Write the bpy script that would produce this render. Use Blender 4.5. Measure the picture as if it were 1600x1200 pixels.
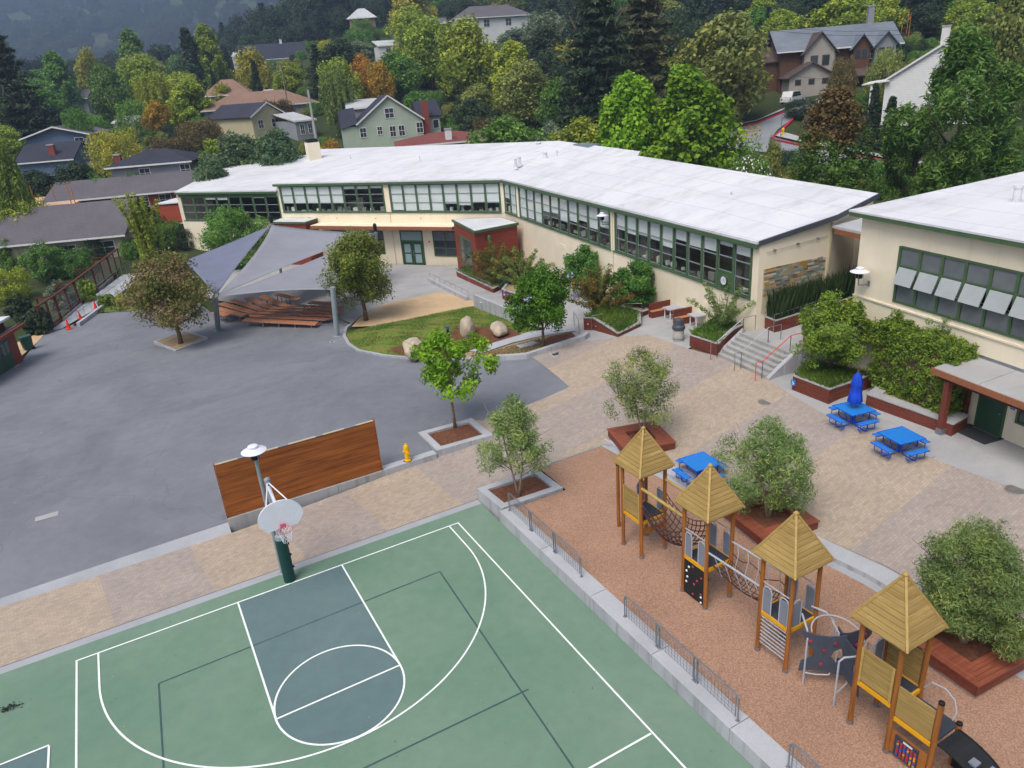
import bpy, bmesh, math, random
import numpy as np
from mathutils import Vector, Matrix
from mathutils.geometry import tessellate_polygon

sc = bpy.context.scene
for o in list(bpy.data.objects):
    bpy.data.objects.remove(o)
COL = sc.collection

# ------------------------------------------------------------------ camera, sky, sun, exposure
CAM = np.array([-2.42092, -22.40650, 15.52410]); FPX = 1142.97
CR = np.array([0.87119494, -0.48555531, -0.07249419])
CU = np.array([0.24561515, 0.30322331, 0.9207219])
CD = np.array([0.42507949, 0.81993394, -0.38342635])
cam = bpy.data.cameras.new('camera'); camo = bpy.data.objects.new('camera', cam); COL.objects.link(camo)
cam.sensor_width = 36.0; cam.lens = FPX/1600*36.0; cam.clip_start = 0.5; cam.clip_end = 6000
camo.matrix_world = Matrix(((CR[0], CU[0], -CD[0], CAM[0]), (CR[1], CU[1], -CD[1], CAM[1]), (CR[2], CU[2], -CD[2], CAM[2]), (0, 0, 0, 1)))
sc.camera = camo
w = bpy.data.worlds.new('World'); sc.world = w; w.use_nodes = True
nt = w.node_tree; nt.nodes.clear()
wo = nt.nodes.new('ShaderNodeOutputWorld'); bg = nt.nodes.new('ShaderNodeBackground'); sky = nt.nodes.new('ShaderNodeTexSky')
sky.sky_type = 'NISHITA'; sky.sun_disc = False; sky.sun_elevation = math.radians(58); sky.sun_rotation = math.radians(240)
sky.air_density = 1.0; sky.dust_density = 4.0; sky.ozone_density = 1.0
bg.inputs['Strength'].default_value = 0.11
hsv = nt.nodes.new('ShaderNodeHueSaturation'); hsv.inputs['Saturation'].default_value = .62; nt.links.new(sky.outputs[0], hsv.inputs['Color']); nt.links.new(hsv.outputs[0], bg.inputs['Color']); nt.links.new(bg.outputs[0], wo.inputs['Surface'])
sun = bpy.data.lights.new('sun', 'SUN'); suno = bpy.data.objects.new('sun', sun); COL.objects.link(suno)
sun.energy = 1.5; sun.angle = math.radians(30); sun.color = (1.0, 0.95, 0.88)
_el, _az = math.radians(58), math.radians(240)      # azimuth clockwise from +y, as the sky's sun_rotation
_sd = Vector((math.sin(_az)*math.cos(_el), math.cos(_az)*math.cos(_el), math.sin(_el)))
suno.rotation_euler = _sd.to_track_quat('Z', 'Y').to_euler()
sc.view_settings.view_transform = 'Standard'; sc.view_settings.look = 'None'
sc.view_settings.gamma = 1.0; sc.view_settings.use_curve_mapping = False
sc.view_settings.exposure = 0.68
cy = sc.cycles
cy.use_denoising = True
try: cy.denoiser = 'OPENIMAGEDENOISE'
except Exception: pass
cy.max_bounces = 7; cy.diffuse_bounces = 3; cy.glossy_bounces = 3; cy.transmission_bounces = 4; cy.transparent_max_bounces = 10; cy.volume_bounces = 0
cy.use_adaptive_sampling = True; cy.adaptive_threshold = 0.015

# ------------------------------------------------------------------ where the ground is
def cl(v, a=0., b=1.): return max(a, min(b, v))
def sm(v):
    v = cl(v); return v*v*(3-2*v)
def asph(x, y):
    fr = .45*cl((x+9)/15.); bk = .45-1.8*cl((y-8)/38.); k = sm((y-5)/10.)
    return fr*(1-k)+bk*k
def G(x, y): return asph(x, y)+(1-sm((y-11)/20.))*.9*cl((x-14)/10.)
def PV(x, y):                       # the paved walk beside the court ramps up to the plaza
    p = .45*sm((x-7.8)/4.); k = sm((y-4.4)/1.2) if x < 12.5 else 1.
    return p*(1-k)+G(x, y)*k if x < 12.5 else G(x, y)
FH = np.array([.4600, .8879]); RH = np.array([.8879, -.4600])
def st(x, y):
    a = np.array([x-CAM[0], y-CAM[1]]); return float(a@FH), float(a@RH)
_S0 = [(-120, 80), (-45, 80), (-15, 88), (5, 92), (25, 82), (45, 56), (70, 46), (160, 46)]
def s0(t): return float(np.interp(t, [a for a, b in _S0], [b for a, b in _S0]))
def T(x, y):                        # the hillside
    s, t = st(x, y); q = s-s0(t)
    base = -.2+(G(x, y)+.08)*sm((y-6)/4)
    if q <= 0: return base
    a = t/max(s, 1); k = .05+.12*sm((a+.45)/.35)
    z = .18*min(q, 60)
    if q > 60: z += k*min(q-60, 300)
    if q > 360: z += .03*min(q-360, 500)
    if q > 860: z += .29*min(q-860, 1100)
    return base+z
def up(px, py, z):                  # a point of the photograph at a known height
    v = CD+(px-800)/FPX*CR-(py-600)/FPX*CU
    return CAM+v*((z-CAM[2])/v[2])
def gp(px, py, off=0., fn=None):    # a point of the photograph on the ground
    fn = fn or G; z = .45
    for i in range(30):
        q = up(px, py, z); z = .5*z+.5*(fn(q[0], q[1])+off)
    q = up(px, py, z); return (float(q[0]), float(q[1]), float(z))
def at(px, py, s):                  # a point of the photograph at a known distance
    v = CD+(px-800)/FPX*CR-(py-600)/FPX*CU
    return CAM+v*(s/(v[:2]@FH))
def depth(p): return float((np.array(p)-CAM)@CD)

# ------------------------------------------------------------------ materials
def lin(h):
    h = h.lstrip('#'); c = [int(h[i:i+2], 16)/255 for i in (0, 2, 4)]
    return tuple((v/12.92 if v <= .04045 else ((v+.055)/1.055)**2.4) for v in c)
MATS = {}
class NT:
    def __init__(s, name):
        s.m = bpy.data.materials.new(name); s.m.use_nodes = True; s.t = s.m.node_tree; s.t.nodes.clear()
        s.out = s.n('ShaderNodeOutputMaterial'); s.b = s.n('ShaderNodeBsdfPrincipled'); s.l(s.b.outputs[0], s.out.inputs[0])
        MATS[name] = s.m
    def n(s, k, **kw):
        x = s.t.nodes.new(k)
        for a, v in kw.items(): setattr(x, a, v)
        return x
    def l(s, a, b): s.t.links.new(a, b)
    def pos(s, obj=False):
        if obj: return s.n('ShaderNodeTexCoord').outputs['Object']
        return s.n('ShaderNodeNewGeometry').outputs['Position']
    def noise(s, vec, scale, detail=4, rough=.55, dist=0):
        x = s.n('ShaderNodeTexNoise'); x.inputs['Scale'].default_value = scale; x.inputs['Detail'].default_value = detail
        x.inputs['Roughness'].default_value = rough; x.inputs['Distortion'].default_value = dist; s.l(vec, x.inputs['Vector']); return x.outputs['Fac']
    def ramp(s, fac, stops):
        r = s.n('ShaderNodeValToRGB'); e = r.color_ramp.elements
        while len(e) < len(stops): e.new(.5)
        for i, (p, c) in enumerate(stops):
            e[i].position = p; e[i].color = (c[0], c[1], c[2], 1) if not isinstance(c, (int, float)) else (c, c, c, 1)
        s.l(fac, r.inputs[0]); return r.outputs[0]
    def mix(s, fac, a, b, mode='MIX'):
        x = s.n('ShaderNodeMix', data_type='RGBA', blend_type=mode)
        for k, v in ((0, fac), (6, a), (7, b)):
            if isinstance(v, (int, float)): x.inputs[k].default_value = v
            elif isinstance(v, tuple): x.inputs[k].default_value = (*v[:3], 1)
            else: s.l(v, x.inputs[k])
        return x.outputs[2]
    def math(s, op, a, b=None):
        x = s.n('ShaderNodeMath', operation=op)
        for k, v in ((0, a), (1, b)):
            if v is None: continue
            if isinstance(v, (int, float)): x.inputs[k].default_value = v
            else: s.l(v, x.inputs[k])
        return x.outputs[0]
    def col(s, c):
        if isinstance(c, tuple): s.b.inputs['Base Color'].default_value = (*c[:3], 1)
        else: s.l(c, s.b.inputs['Base Color'])
    def set(s, rough=.7, spec=.3, metal=0):
        s.b.inputs['Roughness'].default_value = rough; s.b.inputs['Specular IOR Level'].default_value = spec; s.b.inputs['Metallic'].default_value = metal
    def bump(s, h, strength=.3, dist=.02):
        x = s.n('ShaderNodeBump'); x.inputs['Strength'].default_value = strength; x.inputs['Distance'].default_value = dist
        s.l(h, x.inputs['Height']); s.l(x.outputs[0], s.b.inputs['Normal'])
def sc3(c, k): return tuple(min(1, v*k) for v in c[:3])

def plain(name, c, rough=.65, var=.18, scale=2., fine=.10, spec=.3, metal=0, bump=0, stretch=None, obj=False):
    c = lin(c) if isinstance(c, str) else c
    m = NT(name); m.set(rough, spec, metal); p = m.pos(obj)
    if stretch:
        mp = m.n('ShaderNodeMapping'); mp.inputs['Scale'].default_value = stretch; m.l(p, mp.inputs[0]); p2 = mp.outputs[0]
    else: p2 = p
    f = m.noise(p2, scale, 5, .6); k = m.ramp(f, [(.3, sc3(c, 1-var)), (.7, sc3(c, 1+var))])
    f2 = m.noise(p, scale*14, 3, .6); k2 = m.ramp(f2, [(.3, 1-fine), (.7, 1+fine*.0+.0)])
    m.col(m.mix(1., k, k2, 'MULTIPLY'))
    if bump: m.bump(f2, bump, .02)
    return m.m

def wood(name, c1, c2, axis='x', scale=1.2, rough=.6, spec=.3, obj=True, island=.25):
    c1, c2 = lin(c1), lin(c2)
    m = NT(name); m.set(rough, spec); p = m.pos(obj)
    mp = m.n('ShaderNodeMapping'); mp.inputs['Scale'].default_value = {'x': (1, 12, 12), 'y': (12, 1, 12), 'z': (12, 12, 1), 'h': (1.2, 1.2, 16)}[axis]; m.l(p, mp.inputs[0])
    f = m.noise(mp.outputs[0], scale, 6, .65, .6); k = m.ramp(f, [(.28, c1), (.72, c2)])
    oi = m.n('ShaderNodeObjectInfo').outputs['Random']; gi = m.n('ShaderNodeNewGeometry').outputs['Random Per Island']
    r = m.math('ADD', m.math('MULTIPLY', oi, .5), m.math('MULTIPLY', gi, .5)); r2 = m.ramp(r, [(0., 1-island), (1., 1.)])
    m.col(m.mix(1., k, r2, 'MULTIPLY')); m.bump(f, .15, .01)
    return m.m

def make_materials():
    # asphalt: worn grey, broad cloudy patches, fine grit, pale scuffs and a few dark stains
    m = NT('asphalt'); m.set(.85, .25); p = m.pos()
    a = m.ramp(m.noise(p, .12, 6, .62, .8), [(.32, lin('#6f7279')), (.55, lin('#7d8087')), (.75, lin('#86888d'))])
    b = m.ramp(m.noise(p, 1.3, 6, .7), [(.25, .86), (.75, 1.06)])
    g = m.ramp(m.noise(p, 45, 3, .7), [(.3, .84), (.7, 1.1)])
    c = m.mix(1., m.mix(1., a, b, 'MULTIPLY'), g, 'MULTIPLY')
    mp = m.n('ShaderNodeMapping'); mp.inputs['Scale'].default_value = (1, 2.2, 1); mp.inputs['Rotation'].default_value = (0, 0, .4); m.l(p, mp.inputs[0])
    sf = m.ramp(m.noise(mp.outputs[0], .9, 8, .75, .3), [(.65, 0.), (.74, .6)])
    c = m.mix(sf, c, lin('#a9abaf'))
    dk = m.ramp(m.noise(p, .55, 7, .7, 1.), [(.62, 0.), (.76, .6)])
    c = m.mix(dk, c, lin('#55575e'))
    cr = m.n('ShaderNodeTexVoronoi', feature='DISTANCE_TO_EDGE'); cr.inputs['Scale'].default_value = .11
    wv = m.n('ShaderNodeVectorMath', operation='ADD'); m.l(p, wv.inputs[0])
    nc = m.n('ShaderNodeTexNoise'); nc.inputs['Scale'].default_value = .5; nc.inputs['Detail'].default_value = 6; m.l(p, nc.inputs['Vector'])
    sc_ = m.n('ShaderNodeVectorMath', operation='SCALE'); sc_.inputs['Scale'].default_value = 3.; m.l(nc.outputs['Color'], sc_.inputs[0]); m.l(sc_.outputs[0], wv.inputs[1]); m.l(wv.outputs[0], cr.inputs['Vector'])
    ck = m.ramp(cr.outputs['Distance'], [(.0, .35), (.004, .0)])
    c = m.mix(ck, c, lin('#4f5157'))
    m.col(c); m.bump(m.noise(p, 60, 3, .7), .25, .01)
    # pavers: small bricks in tan and pinkish grey bands
    m = NT('pavers'); m.set(.85, .2); p = m.pos()
    mp = m.n('ShaderNodeMapping'); mp.inputs['Rotation'].default_value = (0, 0, math.radians(-7)); m.l(p, mp.inputs[0])
    br = m.n('ShaderNodeTexBrick'); m.l(mp.outputs[0], br.inputs['Vector']); br.inputs['Scale'].default_value = 1
    br.inputs['Brick Width'].default_value = .20; br.inputs['Row Height'].default_value = .105; br.inputs['Mortar Size'].default_value = .008; br.inputs['Mortar Smooth'].default_value = .3; br.inputs['Bias'].default_value = 0
    br.inputs['Color1'].default_value = (.35, .35, .35, 1); br.inputs['Color2'].default_value = (1, 1, 1, 1); br.inputs['Mortar'].default_value = (.5, .5, .5, 1)
    tone = m.noise(p, 5.5, 2, .5)
    tan = m.ramp(br.outputs['Color'], [(.3, lin('#a59585')), (.6, lin('#ae9d8b')), (1., lin('#b7a690'))])
    gry = m.ramp(br.outputs['Color'], [(.3, lin('#998f89')), (.6, lin('#a2968f')), (1., lin('#ab9e93'))])
    sx = m.n('ShaderNodeSeparateXYZ'); m.l(mp.outputs[0], sx.inputs[0])
    bx = m.math('SINE', m.math('MULTIPLY', m.math('ADD', sx.outputs[0], 2.2), 1.0)); by = m.math('SINE', m.math('MULTIPLY', m.math('ADD', sx.outputs[1], -4.), .8))
    gt = m.math('GREATER_THAN', sx.outputs[0], 10.5); bb = m.math('ADD', m.math('MULTIPLY', bx, m.math('SUBTRACT', 1., gt)), m.math('MULTIPLY', by, gt)); bs = m.ramp(m.math('ADD', m.math('MULTIPLY', bb, .5), .5), [(.48, 0.), (.50, 1.)])
    c = m.mix(m.math('MULTIPLY', bs, .85), gry, tan)
    c = m.mix(1., c, m.ramp(m.noise(p, .7, 5, .6), [(.3, .90), (.7, 1.04)]), 'MULTIPLY')
    c = m.mix(1., c, m.ramp(tone, [(.3, .93), (.7, 1.05)]), 'MULTIPLY')
    c = m.mix(m.math('MULTIPLY', br.outputs['Fac'], .45), c, lin('#857a70'))
    m.col(c); m.bump(br.outputs['Fac'], -.3, .01)
    # court coatings
    for nm, c1, c2 in (('court_green', '#65836f', '#768d7b'), ('court_key', '#5c7273', '#667b7b')):
        m = NT(nm); m.set(.75, .25); p = m.pos()
        c = m.ramp(m.noise(p, .22, 6, .6, .6), [(.3, lin(c1)), (.7, lin(c2))])
        c = m.mix(1., c, m.ramp(m.noise(p, 2.2, 6, .65), [(.3, .93), (.7, 1.05)]), 'MULTIPLY')
        c = m.mix(1., c, m.ramp(m.noise(p, 60, 2, .6), [(.3, .93), (.7, 1.04)]), 'MULTIPLY')
        sp = m.ramp(m.noise(p, 7., 2, .5), [(.775, 0.), (.79, .6)]); c = m.mix(sp, c, lin('#c2d0c4'))
        dk = m.ramp(m.noise(p, .8, 6, .75, 1.5), [(.64, 0.), (.8, .55)]); c = m.mix(dk, c, lin('#577454'))
        m.col(c)
    m = NT('court_white'); m.set(.6, .3); p = m.pos(); m.col(m.ramp(m.noise(p, 9, 6, .7), [(.25, lin('#cfd8d2')), (.5, lin('#eef3ee'))]))
    plain('court_dark_line', '#41595a', .7)
    # rubber play surface
    m = NT('rubber'); m.set(.9, .15); p = m.pos()
    v = m.n('ShaderNodeTexVoronoi'); v.inputs['Scale'].default_value = 34; m.l(p, v.inputs['Vector'])
    g = m.n('ShaderNodeSeparateColor'); m.l(v.outputs['Color'], g.inputs[0])
    c = m.ramp(g.outputs[0], [(.0, lin('#8d6c58')), (.35, lin('#9c7a65')), (.7, lin('#a4826d')), (1., lin('#ae8f7b'))])
    c = m.mix(1., c, m.ramp(m.noise(p, .5, 6, .6), [(.3, .92), (.7, 1.12)]), 'MULTIPLY'); m.col(c)
    m.bump(v.outputs['Distance'], .3, .01)
    # concrete family
    for nm, c0 in (('concrete', '#a9a8a8'), ('concrete_pale', '#b3b4b9'), ('kerb_concrete', '#a6a8ad')):
        c0 = lin(c0); m = NT(nm); m.set(.85, .2); p = m.pos()
        c = m.ramp(m.noise(p, .6, 6, .65, .5), [(.28, sc3(c0, .82)), (.7, sc3(c0, 1.06))])
        c = m.mix(1., c, m.ramp(m.noise(p, 22, 4, .7), [(.3, .9), (.7, 1.04)]), 'MULTIPLY')
        mp = m.n('ShaderNodeMapping'); mp.inputs['Scale'].default_value = (1.6, 1.6, .12); m.l(p, mp.inputs[0])
        geo = m.n('ShaderNodeNewGeometry'); sz = m.n('ShaderNodeSeparateXYZ'); m.l(geo.outputs['Normal'], sz.inputs[0])
        vert = m.math('SUBTRACT', 1., m.math('ABSOLUTE', sz.outputs[2]))
        stn = m.math('MULTIPLY', m.ramp(m.noise(mp.outputs[0], 1.5, 4, .7), [(.5, 0.), (.66, .55)]), vert)
        c = m.mix(stn, c, sc3(c0, .42)); m.col(c); m.bump(m.noise(p, 30, 3, .7), .15, .01)
    # stucco
    for nm, c0 in (('stucco', '#ebdfc6'), ('stucco_grey', '#a9a69d')):
        c0 = lin(c0); m = NT(nm); m.set(.9, .15); p = m.pos()
        c = m.ramp(m.noise(p, .5, 6, .6), [(.3, sc3(c0, .92)), (.7, sc3(c0, 1.03))])
        mp = m.n('ShaderNodeMapping'); mp.inputs['Scale'].default_value = (1.2, 1.2, .1); m.l(p, mp.inputs[0])
        c = m.mix(m.ramp(m.noise(mp.outputs[0], 1.2, 6, .7), [(.55, 0.), (.85, .45)]), c, sc3(c0, .62)); m.col(c)
        m.bump(m.noise(p, 35, 3, .7), .2, .01)
    # white roof membrane
    for rn, ra in (('roof_white', -53), ('roof_white_long', -97)):
        m = NT(rn); m.set(.6, .3); p = m.pos()
        c = m.ramp(m.noise(p, .22, 7, .65, .6), [(.25, lin('#c2c2c6')), (.5, lin('#d4d4d8')), (.8, lin('#dededf'))])
        mp = m.n('ShaderNodeMapping'); mp.inputs['Rotation'].default_value = (0, 0, math.radians(-ra)); mp.inputs['Scale'].default_value = (.05, .5, 1); m.l(p, mp.inputs[0])
        c = m.mix(m.ramp(m.noise(mp.outputs[0], 2.2, 6, .7), [(.5, 0.), (.75, .6)]), c, lin('#aaa5a3'))
        sx = m.n('ShaderNodeSeparateXYZ'); mp2 = m.n('ShaderNodeMapping'); mp2.inputs['Rotation'].default_value = (0, 0, math.radians(-ra)); m.l(p, mp2.inputs[0]); m.l(mp2.outputs[0], sx.inputs[0])
        wv = m.math('PINGPONG', sx.outputs[1], 1.05); c = m.mix(m.ramp(wv, [(.0, .6), (.045, 0.)]), c, lin('#9a9ca0')); c = m.mix(m.ramp(m.noise(p, .35, 7, .7, 1.2), [(.6, 0.), (.78, .45)]), c, lin('#9f9c98'))
        m.col(c)
    plain('green_trim', '#4b6546', .55, .12, 1.5); plain('door_green', '#35523d', .5, .1, 1.); plain('dark_green_pad', '#1d4440', .55, .15, 2.)
    wood('redwood', '#633225', '#87493a', 'x', 1.1); wood('redwood_bench', '#a5674c', '#d89a76', 'x', 1.); wood('planter_bench', '#7a3f2e', '#a55f46', 'x', 1.)
    wood('brick_siding', '#783428', '#8f4334', 'x', .8, island=.12); wood('post_wood', '#8a5222', '#b2743a', 'z', 1.); wood('pine_plank', '#967a42', '#bd9f63', 'h', .9, island=.34); wood('pine_trim', '#a88a4c', '#c6a868', 'x', .9)
    wood('rust_wood', '#6f3a16', '#bb6f33', 'h', .35, island=.32); wood('fascia_wood', '#85543a', '#a56d4c', 'x', .8); wood('orange_siding', '#8e3f28', '#a9503a', 'x', .6)
    wood('dark_redwood', '#4a2018', '#6b3122', 'z', 1.); wood('deck_wood', '#8c4b3a', '#b06a52', 'x', .8); wood('fence_grey', '#57524d', '#77706a', 'z', .9)
    plain('galv', '#9a9ea6', .4, .12, 6, spec=.5, metal=.75); plain('pole_grey', '#8c979c', .5, .1, 1.5); plain('play_metal', '#aeb2bb', .45, .08, 2.); plain('white_metal', '#e4e6ee', .4, .05, 2.); plain('grey_panel', '#7f8490', .5, .08, 3.)
    plain('deck_dark', '#3a3f4a', .7, .15, 4.); plain('climber_grey', '#484e5c', .65, .1, 4.); plain('black_rubber', '#222426', .7, .2, 4.); plain('rope', '#4d3230', .8, .25, 20.); plain('yellow_beam', '#e0a21c', .5, .08, 3.)
    plain('hydrant_yellow', '#e9b417', .45, .08, 5.); plain('cone_orange', '#e8391b', .5, .08, 5.); plain('hold_red', '#a83a4a', .6); plain('hold_white', '#d5d5d0', .6)
    plain('blue_plain', '#1b5fd0', .4, .08, 6.); plain('umbrella_blue', '#1c4fd2', .7, .18, 3.); plain('sign_blue', '#2a86d6', .5, .03, 3.); plain('rim_red', '#d2667a', .5, .1, 5.)
    m = NT('blue_mesh'); m.set(.4, .4); p = m.pos(True); m.col(lin('#2f8fe6'))
    v = m.n('ShaderNodeTexVoronoi'); v.inputs['Scale'].default_value = 24; v.inputs['Randomness'].default_value = .15; m.l(p, v.inputs['Vector'])
    tr = m.n('ShaderNodeBsdfTransparent'); ms = m.n('ShaderNodeMixShader'); m.l(m.ramp(v.outputs['Distance'], [(.36, 1.), (.42, 0.)]), ms.inputs[0]); m.l(m.b.outputs[0], ms.inputs[1]); m.l(tr.outputs[0], ms.inputs[2]); m.l(ms.outputs[0], m.out.inputs[0])
    plain('mulch', '#7a4f3a', .95, .35, 7., .35, bump=.8); plain('dry_soil', '#a38d70', .95, .2, 2., .2, bump=.4); plain('sand', '#c4a884', .95, .12, .8, .08)
    m = NT('lawn'); m.set(.95, .1); p = m.pos(); m.col(m.ramp(m.noise(p, 1.1, 6, .7, .8), [(.36, lin('#85703f')), (.5, lin('#6f7a3a')), (.72, lin('#4f7a34'))]))
    m = NT('hill_ground'); m.set(.95, .1); p = m.pos(); m.col(m.ramp(m.noise(p, .09, 8, .7), [(.3, (.03, .045, .018)), (.55, (.05, .065, .025)), (.75, (.10, .085, .05))]))
    plain('boulder', '#b9ab97', .9, .22, 1.6, .2, bump=.5); plain('road', '#86898e', .85, .14, .4); plain('kerb_red', '#a83245', .7, .15, 1.5); plain('road_yellow', '#b89a3c', .8)
    plain('blind', '#e3e4e4', .8, .03, 2.); plain('awning', '#a7adad', .35, .08, 1.5, spec=.5); plain('interior', '#98928a', .9, .15, .8); plain('interior_dark', '#3a3836', .9); plain('paper', '#d9d6cc', .9, .25, 3.)
    plain('sail', '#8b8d95', .85, .07, .5); plain('sail_shaded', '#71768a', .85, .07, .5)  # second sail colour: same cloth, with the shade from its facing painted in
    # window glass: reflects the sky, lets the room show
    m = NT('glass'); m.t.nodes.remove(m.b); gl = m.n('ShaderNodeBsdfGlossy'); gl.inputs['Roughness'].default_value = .03; tr = m.n('ShaderNodeBsdfTransparent'); tr.inputs[0].default_value = (.90, .94, .93, 1)
    fr = m.n('ShaderNodeFresnel'); fr.inputs[0].default_value = 1.5; ms = m.n('ShaderNodeMixShader'); m.l(m.math('MULTIPLY', fr.outputs[0], m.math('SUBTRACT', 1., m.n('ShaderNodeNewGeometry').outputs['Backfacing'])), ms.inputs[0]); m.l(tr.outputs[0], ms.inputs[1]); m.l(gl.outputs[0], ms.inputs[2]); m.l(ms.outputs[0], m.out.inputs[0])
    m = NT('dark_glass'); m.set(.08, .7); m.col((.035, .045, .05)); 
    m = NT('frost_glass'); m.set(.25, .5); m.col(m.ramp(m.noise(m.pos(), .8, 4), [(.3, lin('#5d6468')), (.7, lin('#747a7c'))]))
    m = NT('pale_glass'); m.set(.2, .6); m.col(lin('#8fa6a6'))
    # roofs far off
    for nm, c1, c2, s in (('shingle_grey', '#57545a', '#6b676c', 3.), ('shingle_dark', '#2e303c', '#40424e', 3.), ('shingle_brown', '#7c6254', '#957a69', 2.5), ('tile_red', '#6b3d3a', '#87524c', 3.), ('metal_roof', '#646b75', '#7a818b', .4), ('roof_pale', '#a9abae', '#c2c3c4', .6), ('plywood', '#d1a17c', '#deb692', .8), ('roof_brown_dark', '#4e4342', '#62544f', 2.)):
        m = NT(nm); m.set(.85, .2); p = m.pos(); mp = m.n('ShaderNodeMapping'); mp.inputs['Scale'].default_value = (1, 1, 4); m.l(p, mp.inputs[0])
        c = m.ramp(m.noise(mp.outputs[0], s, 5, .75), [(.3, lin(c1)), (.7, lin(c2))]); m.col(m.mix(1., c, m.ramp(m.noise(p, .3, 4), [(.3, .88), (.7, 1.05)]), 'MULTIPLY'))
    for nm, c in (('wall_sage', '#a9b6a4'), ('wall_white', '#cfd0ce'), ('wall_blue', '#64748c'), ('wall_yellow', '#b9b08f'), ('wall_grey', '#8d9094'), ('wall_cream', '#b9ad95'), ('wall_brown', '#5e4434'), ('wall_pink', '#94736a'), ('wall_taupe', '#a39d94')):
        plain(nm, c, .85, .07, .7, .06)
    plain('brick_red', '#8a4a40', .9, .2, 5., .2); plain('trim_white', '#dcdcda', .6, .05, 2.); plain('bark', '#6a5848', .95, .3, 6., .25, bump=.6); plain('bark_warm', '#8a6f58', .95, .25, 5., .2, bump=.4); plain('bark_pale', '#93836f', .95, .25, 5., .2, bump=.4); plain('pole_wood', '#857a6c', .9, .2, 2.)
    plain('car_white', '#d5d6d6', .3, .03, 2., spec=.5); plain('car_red', '#7e2423', .3, .03, 2., spec=.5); plain('car_grey', '#6e7176', .3, .03, 2., spec=.5); plain('tyre', '#1c1c1c', .85); plain('story_pole', '#c97a3c', .8); plain('wire', '#2a2c2e', .6)
    plain('manhole_metal', '#77736d', .6, .2, 6.); plain('trash_grey', '#4a4e55', .5, .1, 4.); plain('trash_pale', '#b8b6ae', .7, .2, 3.); plain('bin_green', '#2f5240', .5, .1, 3.); plain('mat_dark', '#3b3d40', .95, .1, 8.); plain('black_plain', '#18191a', .6)
    plain('clock_white', '#d7dbe0', .5, .03, 3.); plain('brick_paint', '#8d3f2c', .85, .12, 2.); plain('copper_hedge', '#7b4a3a', .7)
    for nm, c in (('tile_teal', '#6f8f84'), ('tile_tan', '#b39b7f'), ('tile_ochre', '#a98a44'), ('tile_grey', '#97948c'), ('tile_cream', '#c6b9a2'), ('tile_brown', '#7d6450')):
        plain(nm, c, .6, .15, 4.)
    # leaves
    for nm, c, h in (('dark', (0.054, 0.092, 0.046), .4), ('green', (0.138, 0.275, 0.052), .4), ('lime', (0.325, 0.416, 0.052), .35), ('bright', (.200, .390, .024), .4), ('yellow', (0.396, 0.384, 0.060), .3), ('orange', (0.448, 0.265, 0.040), .3), ('olive', (0.270, 0.311, 0.081), .35),
                     ('grey', (0.215, 0.280, 0.176), .3), ('rust', (0.168, 0.133, 0.050), .35), ('blue', (.045, .075, .058), .3), ('willow', (0.210, 0.280, 0.087), .3), ('olivegrey', (0.124, 0.208, 0.098), .35), ('conif', (0.124, 0.240, 0.047), .4), ('brown', (0.112, 0.123, 0.051), .35),
                     ('olivetree', (.225, .315, .098), .4), ('bamboo', (.300, .400, .050), .3), ('jacaranda', (.085, .225, .020), .4), ('grass', (.120, .215, .038), .4), ('drygrass', (.250, .215, .070), .4), ('reed', (.045, .085, .032), .35), ('hedge', (.175, .305, .042), .45), ('shade', (.190, .270, .045), .4)):
        leafmat('leaf_'+nm, c, h)
    leafmat('leaf_maple', (.135, .225, .036), .4, (.20, .125, .045)); leafmat('leaf_brownplane', (.18, .20, .040), .4, (.31, .205, .105), noise=True); leafmat('leaf_redtip', (.135, .150, .030), .4, (.22, .125, .035), noise=True)
    plain('blossom_white', '#e4e6dc', .8, .05, 3.); plain('blossom_purple', '#a99ad6', .8, .1, 3.)
def leafmat(nm, c, var, c2=None, noise=False):
    m = NT(nm); m.set(.55, .25)
    at_ = m.n('ShaderNodeAttribute', attribute_name='tint'); f = at_.outputs['Fac']
    warm = (c[0]*1.75, c[1]*1.42, c[2]*1.1); dark = (c[0]*.5, c[1]*.58, c[2]*.62)
    k = m.ramp(f, [(0., dark), (.5, c), (1., warm)])
    if c2:
        tc = m.n('ShaderNodeTexCoord')
        if noise: g = m.ramp(m.math('ADD', m.math('MULTIPLY', m.noise(tc.outputs['Object'], .6, 3), .8), m.math('MULTIPLY', f, .25)), [(.46, 0.), (.6, 1.)])
        else:
            sz = m.n('ShaderNodeSeparateXYZ'); m.l(tc.outputs['Object'], sz.inputs[0]); g = m.ramp(m.math('ADD', m.math('MULTIPLY', sz.outputs[2], .1), m.math('MULTIPLY', m.noise(tc.outputs['Object'], .5, 3), .5)), [(.95, 0.), (1.3, 1.)])
        k = m.mix(g, k, m.ramp(f, [(0., sc3(c2, .6)), (1., sc3(c2, 1.35))]))
    oi = m.n('ShaderNodeObjectInfo').outputs['Random']; hs = m.n('ShaderNodeHueSaturation'); m.l(k, hs.inputs['Color'])
    m.l(m.math('ADD', .485, m.math('MULTIPLY', oi, .03)), hs.inputs['Hue']); m.l(m.math('ADD', .86, m.math('MULTIPLY', m.math('FRACT', m.math('MULTIPLY', oi, 7.3)), .3)), hs.inputs['Value'])
    m.col(hs.outputs[0]); tl = m.n('ShaderNodeBsdfTranslucent'); m.l(hs.outputs[0], tl.inputs[0]); ms = m.n('ShaderNodeMixShader'); ms.inputs[0].default_value = .3
    m.l(m.b.outputs[0], ms.inputs[1]); m.l(tl.outputs[0], ms.inputs[2]); m.l(ms.outputs[0], m.out.inputs[0])
make_materials()
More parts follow.
